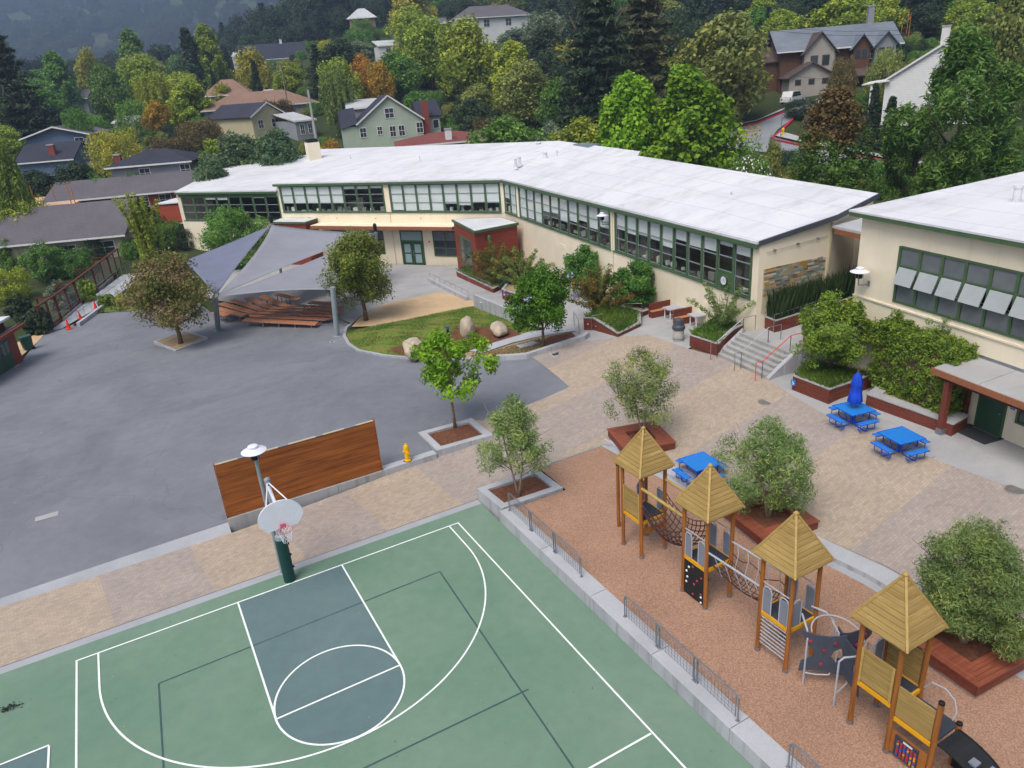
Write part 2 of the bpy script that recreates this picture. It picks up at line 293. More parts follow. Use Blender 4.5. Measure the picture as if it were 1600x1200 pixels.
# ------------------------------------------------------------------ geometry helpers
class MB:
    def __init__(s, M=None): s.v = []; s.f = []; s.M = M
    def add(s, vs, fs):
        n = len(s.v)
        for p in vs:
            p = Vector(p)
            if s.M is not None: p = s.M @ p
            s.v.append((p.x, p.y, p.z))
        s.f += [tuple(i+n for i in f) for f in fs]; return s
    def hexa(s, a):            # 8 corners: bottom 4 counter-clockwise, then top 4
        return s.add(a, [(3, 2, 1, 0), (4, 5, 6, 7), (0, 1, 5, 4), (1, 2, 6, 5), (2, 3, 7, 6), (3, 0, 4, 7)])
    def bx(s, x0, y0, z0, x1, y1, z1):
        return s.hexa([(x0, y0, z0), (x1, y0, z0), (x1, y1, z0), (x0, y1, z0), (x0, y0, z1), (x1, y0, z1), (x1, y1, z1), (x0, y1, z1)])
    def beam(s, p, q, w, h, up=(0, 0, 1)):
        p, q = Vector(p), Vector(q); d = (q-p).normalized(); u = Vector(up)
        r = d.cross(u)
        if r.length < 1e-4: r = d.cross(Vector((0, 1, 0)))
        r.normalize(); u = r.cross(d).normalized(); r *= w/2; u *= h/2
        return s.hexa([p-r-u, p+r-u, p+r+u, p-r+u, q-r-u, q+r-u, q+r+u, q-r+u])
    def tube(s, pts, r, n=8, cap=True, closed=False):
        pts = [Vector(p) for p in pts]; m = len(pts); rs = r if isinstance(r, (list, tuple)) else [r]*m; vs = []; prev = None
        for i, p in enumerate(pts):
            if closed: d = pts[(i+1) % m]-pts[i-1]
            else: d = pts[min(i+1, m-1)]-pts[max(i-1, 0)]
            d.normalize()
            if prev is None:
                a = d.cross(Vector((0, 0, 1)))
                if a.length < 1e-3: a = Vector((1, 0, 0))
            else:
                a = prev-d*prev.dot(d)
                if a.length < 1e-4: a = d.cross(Vector((0, 0, 1)))
            a.normalize(); prev = a; b = d.cross(a)
            for k in range(n):
                t = 2*math.pi*k/n; vs.append(p+(a*math.cos(t)+b*math.sin(t))*rs[i])
        fs = []
        for i in range(m if closed else m-1):
            j = (i+1) % m
            for k in range(n): k2 = (k+1) % n; fs.append((i*n+k, i*n+k2, j*n+k2, j*n+k))
        if cap and not closed: fs += [tuple(reversed(range(n))), tuple(range((m-1)*n, m*n))]
        return s.add(vs, fs)
    def lathe(s, prof, n=16, o=(0, 0, 0)):
        vs = []; fs = []
        for r, z in prof:
            for k in range(n):
                t = 2*math.pi*k/n; vs.append((o[0]+r*math.cos(t), o[1]+r*math.sin(t), o[2]+z))
        for i in range(len(prof)-1):
            for k in range(n): k2 = (k+1) % n; fs.append((i*n+k, i*n+k2, (i+1)*n+k2, (i+1)*n+k))
        fs += [tuple(reversed(range(n))), tuple(range((len(prof)-1)*n, len(prof)*n))]
        return s.add(vs, fs)
    def prism(s, poly, z0, z1):       # z0, z1: numbers or one value per corner
        n = len(poly); a = z0 if isinstance(z0, (list, tuple)) else [z0]*n; b = z1 if isinstance(z1, (list, tuple)) else [z1]*n
        ar = sum(poly[i][0]*poly[(i+1) % n][1]-poly[(i+1) % n][0]*poly[i][1] for i in range(n))
        if ar < 0: poly = poly[::-1]; a = a[::-1]; b = b[::-1]
        vs = [(p[0], p[1], a[i]) for i, p in enumerate(poly)]+[(p[0], p[1], b[i]) for i, p in enumerate(poly)]
        tr = tessellate_polygon([[Vector((p[0], p[1], 0)) for p in poly]]); fs = []
        for t in tr:
            u = [poly[i] for i in t]; o = (u[1][0]-u[0][0])*(u[2][1]-u[0][1])-(u[2][0]-u[0][0])*(u[1][1]-u[0][1])
            t = tuple(t) if o > 0 else tuple(reversed(t)); fs.append(tuple(i+n for i in t)); fs.append(tuple(reversed(t)))
        fs += [(i, (i+1) % n, n+(i+1) % n, n+i) for i in range(n)]
        return s.add(vs, fs)
    def plate(s, pts, th):            # a flat plate from its outline in space
        pts = [Vector(p) for p in pts]; nn = Vector((0, 0, 0)); m = len(pts)
        for i in range(m): nn += pts[i].cross(pts[(i+1) % m])
        nn.normalize(); o = nn*th; n = m
        tr = tessellate_polygon([pts]); fs = []
        for t in tr:
            c = (pts[t[1]]-pts[t[0]]).cross(pts[t[2]]-pts[t[0]]).dot(nn); t = tuple(t) if c > 0 else tuple(reversed(t))
            fs.append(tuple(i+n for i in t)); fs.append(tuple(reversed(t)))
        fs += [(i, (i+1) % n, n+(i+1) % n, n+i) for i in range(n)]
        return s.add(pts+[p+o for p in pts], fs)
    def mesh(s, name, mat, origin=(0, 0, 0), smooth=False):
        me = bpy.data.meshes.new(name); o = Vector(origin)
        me.from_pydata([(v[0]-o.x, v[1]-o.y, v[2]-o.z) for v in s.v], [], s.f); me.update()
        if smooth: me.polygons.foreach_set('use_smooth', [True]*len(me.polygons))
        me.materials.append(MATS[mat] if isinstance(mat, str) else mat); return me
    def obj(s, name, mat, parent=None, origin=None, smooth=False):
        if origin is None:
            origin = (0, 0, 0); p = parent
            while p is not None:
                if '_o' in p: origin = tuple(p['_o']); break
                p = p.parent
        return link(name, s.mesh(name, mat, origin, smooth), parent)
def link(name, me, parent=None, loc=(0, 0, 0), rz=0., sc_=None):
    o = bpy.data.objects.new(name, me); COL.objects.link(o); o.location = loc; o.rotation_euler = (0, 0, rz)
    if sc_: o.scale = sc_
    if parent is not None: o.parent = parent
    return o
def tag(o, label, cat, group=None):
    o['label'] = label; o['category'] = cat
    if group: o['group'] = group
    return o
def thing(name, label, cat, loc=(0, 0, 0), rz=0., group=None, world=False):   # world=True: its parts are modelled in world coordinates
    o = bpy.data.objects.new(name, None); COL.objects.link(o); o.location = loc; o.rotation_euler = (0, 0, rz); o.empty_display_size = .2
    if world: o['_o'] = tuple(loc)
    return tag(o, label, cat, group)
def copy_tree(o, loc, rz=None, label=None, parent=None, scale=None):
    c = o.copy(); COL.objects.link(c)
    if parent is not None: c.parent = parent
    else:
        c.location = loc
        if rz is not None: c.rotation_euler = (0, 0, rz)
        if scale: c.scale = scale
        if label: c['label'] = label
    for ch in o.children: copy_tree(ch, None, parent=c)
    return c
def struct(o): o['kind'] = 'structure'; return o
def stuff(o): o['kind'] = 'stuff'; return o
def frame(p0, dr):                    # wall frame: x along the wall, y into the building, z up
    d = Vector((dr[0], dr[1], 0)).normalized()
    return Matrix(((d.x, -d.y, 0, p0[0]), (d.y, d.x, 0, p0[1]), (0, 0, 1, 0), (0, 0, 0, 1)))
def sheet(name, poly, mat, fn, off=0., step=1.5, kind='structure', parent=None):
    bm = bmesh.new(); poly = [(p[0], p[1]) for p in poly]
    vs = [bm.verts.new((p[0], p[1], 0)) for p in poly]
    for t in tessellate_polygon([[Vector((p[0], p[1], 0)) for p in poly]]):
        try: bm.faces.new([vs[i] for i in t])
        except ValueError: pass
    for ax in (0, 1):
        lo = min(p[ax] for p in poly); hi = max(p[ax] for p in poly); k = math.floor(lo/step)+1
        while k*step < hi:
            co = [0, 0, 0]; co[ax] = k*step; no = [0, 0, 0]; no[ax] = 1
            bmesh.ops.bisect_plane(bm, geom=bm.verts[:]+bm.edges[:]+bm.faces[:], plane_co=co, plane_no=no); k += 1
    for v in bm.verts: v.co.z = fn(v.co.x, v.co.y)+off
    bmesh.ops.recalc_face_normals(bm, faces=bm.faces[:])
    for f in bm.faces:
        if f.normal.z < 0: f.normal_flip()
    me = bpy.data.meshes.new(name); bm.to_mesh(me); bm.free(); me.materials.append(MATS[mat])
    o = link(name, me, parent)
    if kind: o['kind'] = kind
    return o
def inside(x, y, poly):
    c = False; n = len(poly)
    for i in range(n):
        a, b = poly[i], poly[i-1]
        if (a[1] > y) != (b[1] > y) and x < (b[0]-a[0])*(y-a[1])/(b[1]-a[1])+a[0]: c = not c
    return c
def kerb(name, pts, wdt, z0f, z1f, mat='kerb_concrete', parent=None):   # a strip with thickness along a line on the ground
    mb = MB(); n = len(pts); L = []; R = []
    for i in range(n):
        a = Vector(pts[max(i-1, 0)][:2]); b = Vector(pts[min(i+1, n-1)][:2]); d = (b-a).normalized(); nn = Vector((-d.y, d.x)); p = Vector(pts[i][:2])
        L.append(p+nn*wdt/2); R.append(p-nn*wdt/2)
    for i in range(n-1):
        q = [R[i], R[i+1], L[i+1], L[i]]
        mb.hexa([(p.x, p.y, z0f(*((pts[i] if k in (0, 3) else pts[i+1])[:2]))) for k, p in enumerate(q)]+[(p.x, p.y, z1f(*((pts[i] if k in (0, 3) else pts[i+1])[:2]))) for k, p in enumerate(q)])
    return mb.obj(name, mat, parent)
# ------------------------------------------------------------------ leaves, grass and trees
def quads_mesh(name, V, tint, mat, nv=4):
    n = len(V); me = bpy.data.meshes.new(name); me.vertices.add(n*nv); me.vertices.foreach_set('co', V.reshape(-1).astype(np.float32))
    me.loops.add(n*nv); me.loops.foreach_set('vertex_index', np.arange(n*nv, dtype=np.int32)); me.polygons.add(n)
    me.polygons.foreach_set('loop_start', (np.arange(n)*nv).astype(np.int32)); me.polygons.foreach_set('loop_total', np.full(n, nv, dtype=np.int32))
    a = me.attributes.new('tint', 'FLOAT', 'FACE'); a.data.foreach_set('value', tint.astype(np.float32)); me.update(calc_edges=True); me.materials.append(MATS[mat]); return me
def leaves(rng, P, N, size, aspect, tint, name, mat, jitter=.85, droop=0.):
    n = len(P); nr = N+rng.normal(0, jitter, (n, 3)); nr /= np.linalg.norm(nr, axis=1)[:, None]+1e-9
    d = rng.normal(0, 1, (n, 3)); d[:, 2] -= droop; d -= nr*np.sum(d*nr, 1)[:, None]; d /= np.linalg.norm(d, axis=1)[:, None]+1e-9
    e = np.cross(nr, d); L = size*rng.uniform(.5, 1.45, (n, 1)); Wd = L*aspect
    V = np.stack([P-d*L*.5, P+e*Wd*.5+nr*L*.06, P+d*L*.5, P-e*Wd*.5+nr*L*.06], 1); return quads_mesh(name, V, tint, mat)
def unit(rng, n):
    v = rng.normal(0, 1, (n, 3)); return v/np.linalg.norm(v, axis=1)[:, None]
def crown(name, seed, kind, H, W, nclump, nleaf, size, aspect=.55, mat='leaf_green', base=.2, droop=0.):
    """leaf clumps spread through a crown of height H and width W whose foot is at base*H"""
    rng = np.random.default_rng(seed); R = W/2; C = []; Rc = []
    z0 = base*H; hh = H-z0
    def ell(n, c, r, lo=.35):
        u = unit(rng, n); k = rng.uniform(lo, 1, (n, 1))**.6; return np.array(c)+u*k*np.array(r)
    if kind in ('broad', 'plane', 'olive', 'sparse', 'droop'):
        nl = {'broad': 11, 'plane': 11, 'olive': 12, 'sparse': 13, 'droop': 16}[kind]
        for i in range(nl):
            a = 2.4*i+rng.uniform(-.4, .4); zz = (i+.5)/nl; 
            if kind == 'plane': rr = R*.62*math.sqrt(max(0, 1-zz**1.6))*rng.uniform(.6, 1.1)
            elif kind == 'droop': rr = R*.75*math.sin(math.pi*min(1, zz*.8+.2))**.8*rng.uniform(.5, 1.1)
            else: rr = R*.62*math.sin(math.pi*(zz*.82+.12))*rng.uniform(.45, 1.25)
            c = (rr*math.cos(a), rr*math.sin(a), z0+hh*(.14+.74*zz)); q = {'broad': .38, 'plane': .34, 'olive': .34, 'sparse': .25, 'droop': .27}[kind]
            lr = R*q*rng.uniform(.6, 1.3)*(1.15-.45*zz); vz = {'plane': 1.45, 'droop': 1.25}.get(kind, .9)
            m = max(3, nclump//nl); C.append(ell(m, c, (lr, lr, min(lr*vz, hh*.3)), .5))
        if kind in ('broad', 'olive'): C.append(ell(nclump//6, (0, 0, z0+hh*.5), (R*.6, R*.6, hh*.38), .2))
        C = np.concatenate(C)
    elif kind == 'dome': 
        C = ell(nclump, (0, 0, z0+hh*.35), (R*.9, R*.9, hh*.6), .5); C[:, 2] = np.maximum(C[:, 2], z0+.04*H)
        C[:, 2] += .12*hh*np.sin(C[:, 0]*5/R+seed)*np.cos(C[:, 1]*4/R)
    elif kind in ('poplar', 'cypress', 'maple'):
        zz = rng.uniform(0, 1, nclump)**.85; a = rng.uniform(0, 6.283, nclump)
        if kind == 'cypress': pr_ = (1-zz)**.75*.95+.03
        elif kind == 'maple': pr_ = np.sin(np.pi*np.clip(.14+.80*zz, 0, 1))**.75*(1.1-.25*zz)
        else: pr_ = np.sin(np.pi*np.clip(.2+.8*zz, 0, 1))**.6
        pr_ = pr_*(1+.22*np.sin(a*3+zz*9+seed)); rr = R*pr_*rng.uniform(.55, 1, nclump)
        C = np.stack([rr*np.cos(a), rr*np.sin(a), z0+hh*zz], 1)
    elif kind in ('conifer', 'redwood'):
        zz = rng.uniform(0, 1, nclump)**(1.15 if kind == 'conifer' else .9); nb = 5; lev = np.floor(zz*18)/18
        a = rng.integers(0, nb, nclump)*6.283/nb+lev*40+rng.normal(0, .22, nclump)
        pr_ = (1-zz)**.8*.9+.05; pr_ = pr_*(1+.35*np.sin(lev*57+a*2)); k = rng.uniform(.15, 1, nclump)
        rr = R*pr_*k; C = np.stack([rr*np.cos(a), rr*np.sin(a), z0+hh*lev-.12*rr+.012*H], 1)
    elif kind == 'willow':
        nt_ = max(8, nclump//9); tops = ell(nt_, (0, 0, z0+hh*.66), (R*.8, R*.8, hh*.3), .5); L = []
        for t in tops:
            ln = rng.uniform(.2, .55)*hh
            for j in range(9): L.append((t[0]*(1+.02*j), t[1]*(1+.02*j), max(z0*.5, t[2]-ln*j/9)))
        C = np.array(L)
    elif kind == 'bamboo':
        L = []
        for i in range(max(6, nclump//14)):
            bx_, by_ = rng.normal(0, R*.35, 2); lean = rng.normal(0, .09, 2); hs = H*rng.uniform(.65, 1.)
            for j in range(14):
                t = .12+.88*j/13; L.append((bx_+lean[0]*hs*t*t, by_+lean[1]*hs*t*t, hs*t))
        C = np.array(L)
    elif kind == 'box':
        u = rng.uniform(-1, 1, (nclump, 3)); ax = rng.integers(0, 3, nclump); sg = np.sign(u[np.arange(nclump), ax]); 
        k = np.where(rng.uniform(0, 1, nclump) < .75, sg*rng.uniform(.8, 1.05, nclump), u[np.arange(nclump), ax]); u[np.arange(nclump), ax] = k
        C = np.stack([u[:, 0]*W/2, u[:, 1]*aspect*W/2, H/2+u[:, 2]*H/2], 1); C[:, 2] += .05*H*np.sin(C[:, 0]*3)+rng.exponential(.04*H, nclump)
    elif kind == 'sprays':            # arching shrub sprays
        L = []
        for i in range(max(8, nclump//8)):
            a = rng.uniform(0, 6.283); el = rng.uniform(.55, 1.45); hs = H*rng.uniform(.75, 1.1)
            for j in range(1, 9):
                t = j/8; r_ = R*1.1*t*math.cos(el)*1.5; L.append((r_*math.cos(a), r_*math.sin(a), z0+hs*t*math.sin(el)*(1.12-.22*t)))
        C = np.array(L)
    n = len(C); cr_ = {'broad': .20, 'plane': .15, 'olive': .14, 'sparse': .16, 'dome': .16, 'conifer': .10, 'redwood': .11, 'poplar': .26, 'cypress': .3, 'maple': .16, 'willow': .10, 'bamboo': .22, 'box': .09, 'sprays': .10, 'droop': .11}[kind]*R
    ctint = np.clip(rng.normal(.45, .2, n), 0, 1)
    idx = np.repeat(np.arange(n), nleaf); off = unit(rng, n*nleaf)*rng.uniform(.1, 1, (n*nleaf, 1))**.5*cr_
    if kind in ('conifer', 'redwood'): off[:, 2] *= .45
    if kind in ('willow', 'droop'): off[:, 2] *= 1.5
    P = C[idx]+off; ax = np.array([0, 0, z0+hh*.4]); N = P-ax; N /= np.linalg.norm(N, axis=1)[:, None]+1e-9; N = N*.5+off/cr_*.7+np.array([0, 0, .35])
    tint = np.clip(ctint[idx]+rng.normal(0, .14, n*nleaf), 0, 1)
    return leaves(rng, P, N, size, aspect if kind != 'box' else .5, tint, name, mat, droop=droop)
def trunk_mb(H, r, seed, top=.75, limbs=5, spread=.3, W=3., fork=.35, lean=(0, 0)):
    rg = random.Random(seed); mb = MB(); pts = []; n = 6
    for i in range(n+1):
        t = i/n; pts.append((lean[0]*t+rg.uniform(-.03, .03)*H*.3*(i > 0), lean[1]*t+rg.uniform(-.03, .03)*H*.3*(i > 0), t*H*top-.1*(i == 0)))
    mb.tube(pts, [r*(1.25 if i == 0 else 1)*(1-.75*i/n) for i in range(n+1)], 7)
    for k in range(limbs):
        t = fork+(1-fork)*k/max(1, limbs)*.8; i = min(n-1, int(t*n)); p = Vector(pts[i]).lerp(Vector(pts[i+1]), t*n-i); a = k*2.4+rg.uniform(-.4, .4)
        q = p+Vector((math.cos(a)*W*spread, math.sin(a)*W*spread, H*.24*rg.uniform(.6, 1.1))); mid = p.lerp(q, .5)+Vector((0, 0, -.02*H))
        mb.tube([p, mid, q], [r*.5*(1-.5*t), r*.34*(1-.5*t), r*.1], 5)
    return mb
# ------------------------------------------------------------------ the ground
def hill_terrain():
    ss = list(np.arange(-40, 80, 5.))+list(np.arange(80, 200, 4.))+list(np.arange(200, 420, 12.))+list(np.arange(420, 2300, 60.))
    ts = np.concatenate([np.arange(-1, -.0, .04), np.arange(0, 1.01, .04)])
    vs = []; fs = []; n = len(ts)
    for s in ss:
        wd = 70+max(0, s)*1.25
        for a in ts:
            t = a*wd; x = CAM[0]+s*FH[0]+t*RH[0]; y = CAM[1]+s*FH[1]+t*RH[1]; vs.append((x, y, T(x, y)))
    for i in range(len(ss)-1):
        for j in range(n-1): fs.append((i*n+j, i*n+j+1, (i+1)*n+j+1, (i+1)*n+j))
    me = bpy.data.meshes.new('ground'); me.from_pydata(vs, [], fs); me.update(); me.polygons.foreach_set('use_smooth', [True]*len(fs)); me.materials.append(MATS['hill_ground'])
    struct(link('ground', me))
hill_terrain()
Z0 = lambda x, y: 0.
sheet('court', [(-40, .68), (7.77, .72), (7.77, -34), (-40, -34)], 'court_green', Z0, 0, 40)
def circ(c, r, a0, a1, n): return [(c[0]+r*math.cos(a0+(a1-a0)*i/n), c[1]+r*math.sin(a0+(a1-a0)*i/n)) for i in range(n+1)]
sheet('key_paint', [(-1.8, 0), (-1.8, -5.79)]+circ((0, -5.79), 1.8, math.pi, 2*math.pi, 36)+[(1.8, 0)], 'court_key', Z0, .004, 40)
k2 = up(77, 1165, 0); sheet('key_paint', [(k2[0], k2[1]), (k2[0]-3.66, k2[1]), (k2[0]-3.66, k2[1]-6), (k2[0], k2[1]-6)], 'court_key', Z0, .004, 40)
def line_strip(mb, pts, wd, z):
    n = len(pts); vs = []
    for i in range(n):
        a = Vector(pts[max(i-1, 0)]); b = Vector(pts[min(i+1, n-1)]); d = (b-a).normalized(); p = Vector(pts[i]); nn = Vector((-d.y, d.x))*wd/2
        vs += [(p.x+nn.x, p.y+nn.y, z), (p.x-nn.x, p.y-nn.y, z)]
    mb.add(vs, [(2*i+1, 2*i+3, 2*i+2, 2*i) for i in range(n-1)])
XL, XR = -6.62, 6.40
lines = MB(); LW = .055
for k, p in enumerate([[(XL-LW/2, 0), (XR+LW/2, 0)], [(XL, -.03), (XL, -24)], [(XR, -.03), (XR, -24)], [(-1.8, -.03), (-1.8, -5.79)], [(1.8, -.03), (1.8, -5.79)], [(-1.77, -5.79), (1.77, -5.79)],
          circ((0, -5.79), 1.8, 0, 2*math.pi, 72), [(-6.02, -.03), (-6.02, -1.6)]+circ((0, -1.6), 6.02, math.pi, 2*math.pi, 72)+[(6.02, -.03)]]):
    line_strip(lines, p, LW, .0085+.0012*k)
a, b = up(1017, 1147, 0), up(925, 1199, 0); line_strip(lines, [tuple(a[:2]), tuple(a[:2]+(b[:2]-a[:2])*1.6)], LW, .02)
line_strip(lines, [(k2[0], k2[1]), (k2[0]-4, k2[1])], LW, .021); line_strip(lines, [(k2[0], k2[1]-.03), (k2[0], k2[1]-6)], LW, .022)
struct(lines.obj('court_lines', 'court_white'))
dl = MB(); q0, q1, q2 = up(248, 1068, 0), up(687, 893, 0), up(896, 1200, 0)
dr_ = (q2-q1)/np.linalg.norm(q2-q1); q2 = q1+dr_*14; q3 = q0+dr_*14
for i, (u, v) in enumerate(((q0, q1), (q1, q2), (q0, q3))): line_strip(dl, [tuple(u[:2]), tuple(v[:2])], .05, .0062+.0004*i)
m1, m2 = up(826, 1077, 0), up(570, 1200, 0); line_strip(dl, [tuple(m1[:2]), tuple(m2[:2]+(m2[:2]-m1[:2])*.6)], .05, .0076)
struct(dl.obj('court_marking', 'court_dark_line'))
# concrete bands beside the court walk, and the walk itself
sheet('court_band', [(-40, .68), (7.77, .72), (7.77, 1.08), (-40, 1.02)], 'kerb_concrete', Z0, 0, 3)
sheet('asphalt_band', [(-40, 4.72), (-1.25, 4.55), (-1.25, 5.12), (-40, 5.36)], 'kerb_concrete', lambda x, y: G(x, 5.3)*cl((y-4.62)/.55), .006, .5)
# planter rims: a four sided concrete box rim
def rim(name, p, wd, z0, z1, label, cat, mat='concrete_pale', soil='mulch', zs=None, group=None):
    """p: outer corners in order; z1 top height"""
    pts = [Vector((q[0], q[1])) for q in p]; c = sum(pts, Vector((0, 0)))/len(pts); n = len(pts); inn = []
    ar = sum(pts[i].x*pts[(i+1) % n].y-pts[(i+1) % n].x*pts[i].y for i in range(n)); sg = 1 if ar > 0 else -1
    for i in range(n):
        d1 = (pts[i]-pts[i-1]).normalized(); d2 = (pts[(i+1) % n]-pts[i]).normalized(); n1 = Vector((-d1.y, d1.x))*sg; n2 = Vector((-d2.y, d2.x))*sg
        bis = (n1+n2); bis = bis/max(.3, bis.dot(n1)); inn.append(pts[i]+bis*wd)
    t = thing(name, label, cat, (c.x, c.y, z0), world=True, group=group)
    for i in range(n):
        j = (i+1) % n; q = [pts[i], pts[j], inn[j], inn[i]]
        MB().prism([(v.x, v.y) for v in q], z0-.3, z1).obj('rim_side', mat, t)
    s = sheet('soil', [(v.x, v.y) for v in inn], soil, lambda x, y: (zs if zs is not None else z1-.1)+.02*math.sin(x*5)*math.cos(y*4), 0, .5, None, t)
    s.location = (-c.x, -c.y, -z0)
    return t, inn
def para(a, b, c): return [a, b, (b[0]+c[0]-a[0], b[1]+c[1]-a[1]), c]
f2 = lambda v: (float(v[0]), float(v[1]))
P1 = para(f2(up(683, 704, .55)), f2(up(653, 675.5, .55)), None or f2(up(683, 704, .55)+np.array([2.75, -.15, 0])))
rim('concrete_planter', P1, .32, .0, .55, 'concrete planter rim around the leafy young tree beside the yellow hydrant', 'planter')
P2 = [(7.79, 1.06), (7.90, -.82), (10.62, -.92), (10.58, .98)]
rim('concrete_planter', P2, .3, .0, .52, 'concrete planter rim with red bark mulch at the court corner', 'planter')
# paved walk and plaza
walk = [(-40, 1.02), (7.77, 1.08), (10.6, .95), (11.5, 1.2), (14.1, 1.2), (14.9, -1.2), (15.4, -6.4), (16.1, -11), (16.1, -26), (21.5, -26)]
b1 = gp(1600, 770); b2 = gp(1455, 716); b3 = gp(1300, 655); b4 = gp(1222, 608)
plaza = [(b1[0], b1[1]-12), f2(b1), f2(b2), f2(b3), f2(b4), f2(gp(1197, 591)), f2(gp(1122, 557)), f2(gp(1075, 545)), f2(gp(1010, 523)), f2(gp(965, 527)), f2(gp(917, 533)), f2(gp(912, 531)), f2(gp(830, 557))]
tip = f2(gp(890, 605)); back1 = f2(gp(752, 658))
sheet('paved_plaza', walk+plaza+[tip, back1, (P1[2][0], P1[2][1]), (P1[3][0], P1[3][1]), (P1[0][0], P1[0][1]), (7.6, 4.95), (5.2, 4.9), (-1.2, 4.55), (-40, 4.72)], 'pavers', PV, .014, 1.2)
# asphalt yard
arc_px = [(822, 561), (775, 564), (740, 562), (690, 563), (640, 561), (600, 557), (560, 549), (545, 539), (538, 526), (541, 514), (548, 508)]
arc = [gp(*p) for p in arc_px]
yard = [(-40, 5.36), (-1.25, 5.12), (6.6, 5.2), (7.7, 5.2), P1[1], P1[2], back1, (tip[0]+.9, tip[1]-.6), (18.2, 12.6), (17.4, 13.3)]+[f2(p) for p in arc]+[f2(gp(530, 497)), f2(gp(400, 478)), f2(gp(335, 492)), (2.9, 50.5), (-2.9, 51.2), (-5.6, 52.4), (-8.0, 49.2), (-9.5, 48.6), (-10.2, 44.2), (-10.6, 40.5), (-13, 34.2), (-17, 26), (-40, 24)]
sheet('asphalt_yard', yard, 'asphalt', G, 0., 1.3)
# concrete under the school front, round the stage benches and along the ramps
cb = [f2(gp(550, 506)), f2(gp(562, 495)), f2(gp(600, 475)), f2(gp(690, 456)), f2(gp(742, 471)), (20.9, 27.9), (20.3, 20.5), (20.3, 13.2), f2(gp(905, 538)), f2(gp(965, 533)), f2(gp(1010, 523)), f2(gp(1075, 545)), (25.2, 6.6), (26.4, 6.6), (30.2, 39.6), (14.2, 61), (3, 61), (3, 52), f2(gp(400, 478)), f2(gp(530, 497))]
sheet('concrete_walk', cb, 'concrete', G, .003, 1.5)
sheet('concrete_walk', [(b1[0], b1[1]-12), f2(b1), f2(b2), f2(b3), f2(b4), f2(gp(1197, 591)), (26.0, .6), (27.5, 0), (25, -14), (24, -24)], 'concrete', G, .003, 1.5)
jn = MB()
for (p, q) in (((1300, 655), (1360, 632)), ((1455, 716), (1520, 690)), ((1520, 745), (1600, 700)), ((1400, 690), (1480, 660)), ((1010, 523), (1045, 505)), ((640, 440), (705, 438)), ((600, 460), (690, 440)), ((520, 470), (600, 455))):
    a, b = gp(*p), gp(*q); line_strip(jn, [a[:2], b[:2]], .035, 0)
    for i in range(4): v = jn.v[-1-i]; jn.v[-1-i] = (v[0], v[1], G(v[0], v[1])+.008)
struct(jn.obj('paving_joints', 'asphalt'))
sheet('sand_court', [f2(gp(549, 511)), f2(gp(562, 496)), f2(gp(600, 475)), f2(gp(690, 456)), f2(gp(741, 471)), f2(gp(742, 479)), f2(gp(700, 487)), f2(gp(640, 500)), f2(gp(600, 509))], 'sand', G, .012, 1.)
# planted mound with boulders, its kerb, and the lower bed
back_px = [(552, 517), (590, 508), (640, 499), (700, 486), (742, 479), (800, 500)]
mound = [f2(p) for p in arc[3:10]]+[f2(gp(*p)) for p in back_px]+[f2(gp(840, 520)), f2(gp(770, 531)), f2(gp(722, 547)), f2(gp(700, 556))]
cm = (14.3, 22.3)
def mz(x, y):
    dmin = min(_seg(x, y, mound[i-1], mound[i]) for i in range(len(mound))); return G(x, y)+.03+.38*sm(dmin/3.2)
def _seg(x, y, a, b):
    ax, ay = a; bx, by = b; dx, dy = bx-ax, by-ay; t = cl(((x-ax)*dx+(y-ay)*dy)/(dx*dx+dy*dy+1e-9)); return math.hypot(x-ax-dx*t, y-ay-dy*t)
sheet('planted_mound', mound, 'lawn', mz, 0, .6)
def gm(px, py): return gp(px, py, .25)
mul = [f2(gm(*p)) for p in ((650, 553), (618, 548), (608, 541), (640, 540), (700, 531), (712, 516), (790, 509), (815, 518), (770, 531), (722, 547), (700, 556))]
sheet('mulch_bed', mul, 'mulch', mz, .03, .5)
struct(kerb('kerb', arc[1:], .22, lambda x, y: G(x, y)-.2, lambda x, y: G(x, y)+.12))
low = [gp(*p) for p in ((775, 563), (822, 560), (912, 531), (918, 526))]
struct(kerb('kerb', low, .3, lambda x, y: G(x, y)-.2, lambda x, y: G(x, y)+.3, 'concrete_pale'))
sheet('dry_bed', [f2(gp(*p)) for p in ((752, 554), (822, 556), (903, 530), (890, 520), (842, 527), (800, 538))], 'drygrass_soil' if False else 'dry_soil', G, .03, .5)
sheet('bed_soil', [f2(gp(*p)) for p in ((690, 563), (775, 566), (822, 563), (914, 532), (897, 512), (838, 517), (770, 531), (718, 546))], 'dry_soil', G, -.004, .6)
sheet('mulch_bed', [f2(gp(*p)) for p in ((850, 546), (903, 530), (893, 520), (858, 527), (845, 535))], 'mulch', G, .05, .5)
sheet('foot_path', [f2(gp(*p)) for p in ((722, 547), (752, 553), (800, 537), (842, 527), (900, 518), (895, 512), (830, 519))], 'concrete_pale', G, .06, .7)
# play surface with its concrete edge
sheet('play_surface', [(8.42, -1.0), (10.68, -1.02), (10.72, 1.0), (11.5, 1.1), (13.95, 1.1), (14.45, -5.9), (15.05, -11), (15.05, -26), (8.42, -26)], 'rubber', lambda x, y: .45, 0, 5)
MB().prism([(10.65, 1.03), (11.5, 1.14), (13.95, 1.14), (14.45, -5.9), (15.05, -11), (15.05, -26), (15.35, -26), (15.35, -11), (14.75, -5.9), (14.25, 1.3), (11.5, 1.36)], .2, .452).obj('play_edge', 'kerb_concrete')['kind'] = 'structure'
MB().prism([(14.75, -5.9), (15.35, -11), (15.35, -26), (16.4, -26), (16.4, -11), (15.8, -6.4), (15.1, -1.2), (14.3, 1.4), (14.2, 1.3)], .2, .62).obj('play_edge', 'concrete_pale')['kind'] = 'structure'
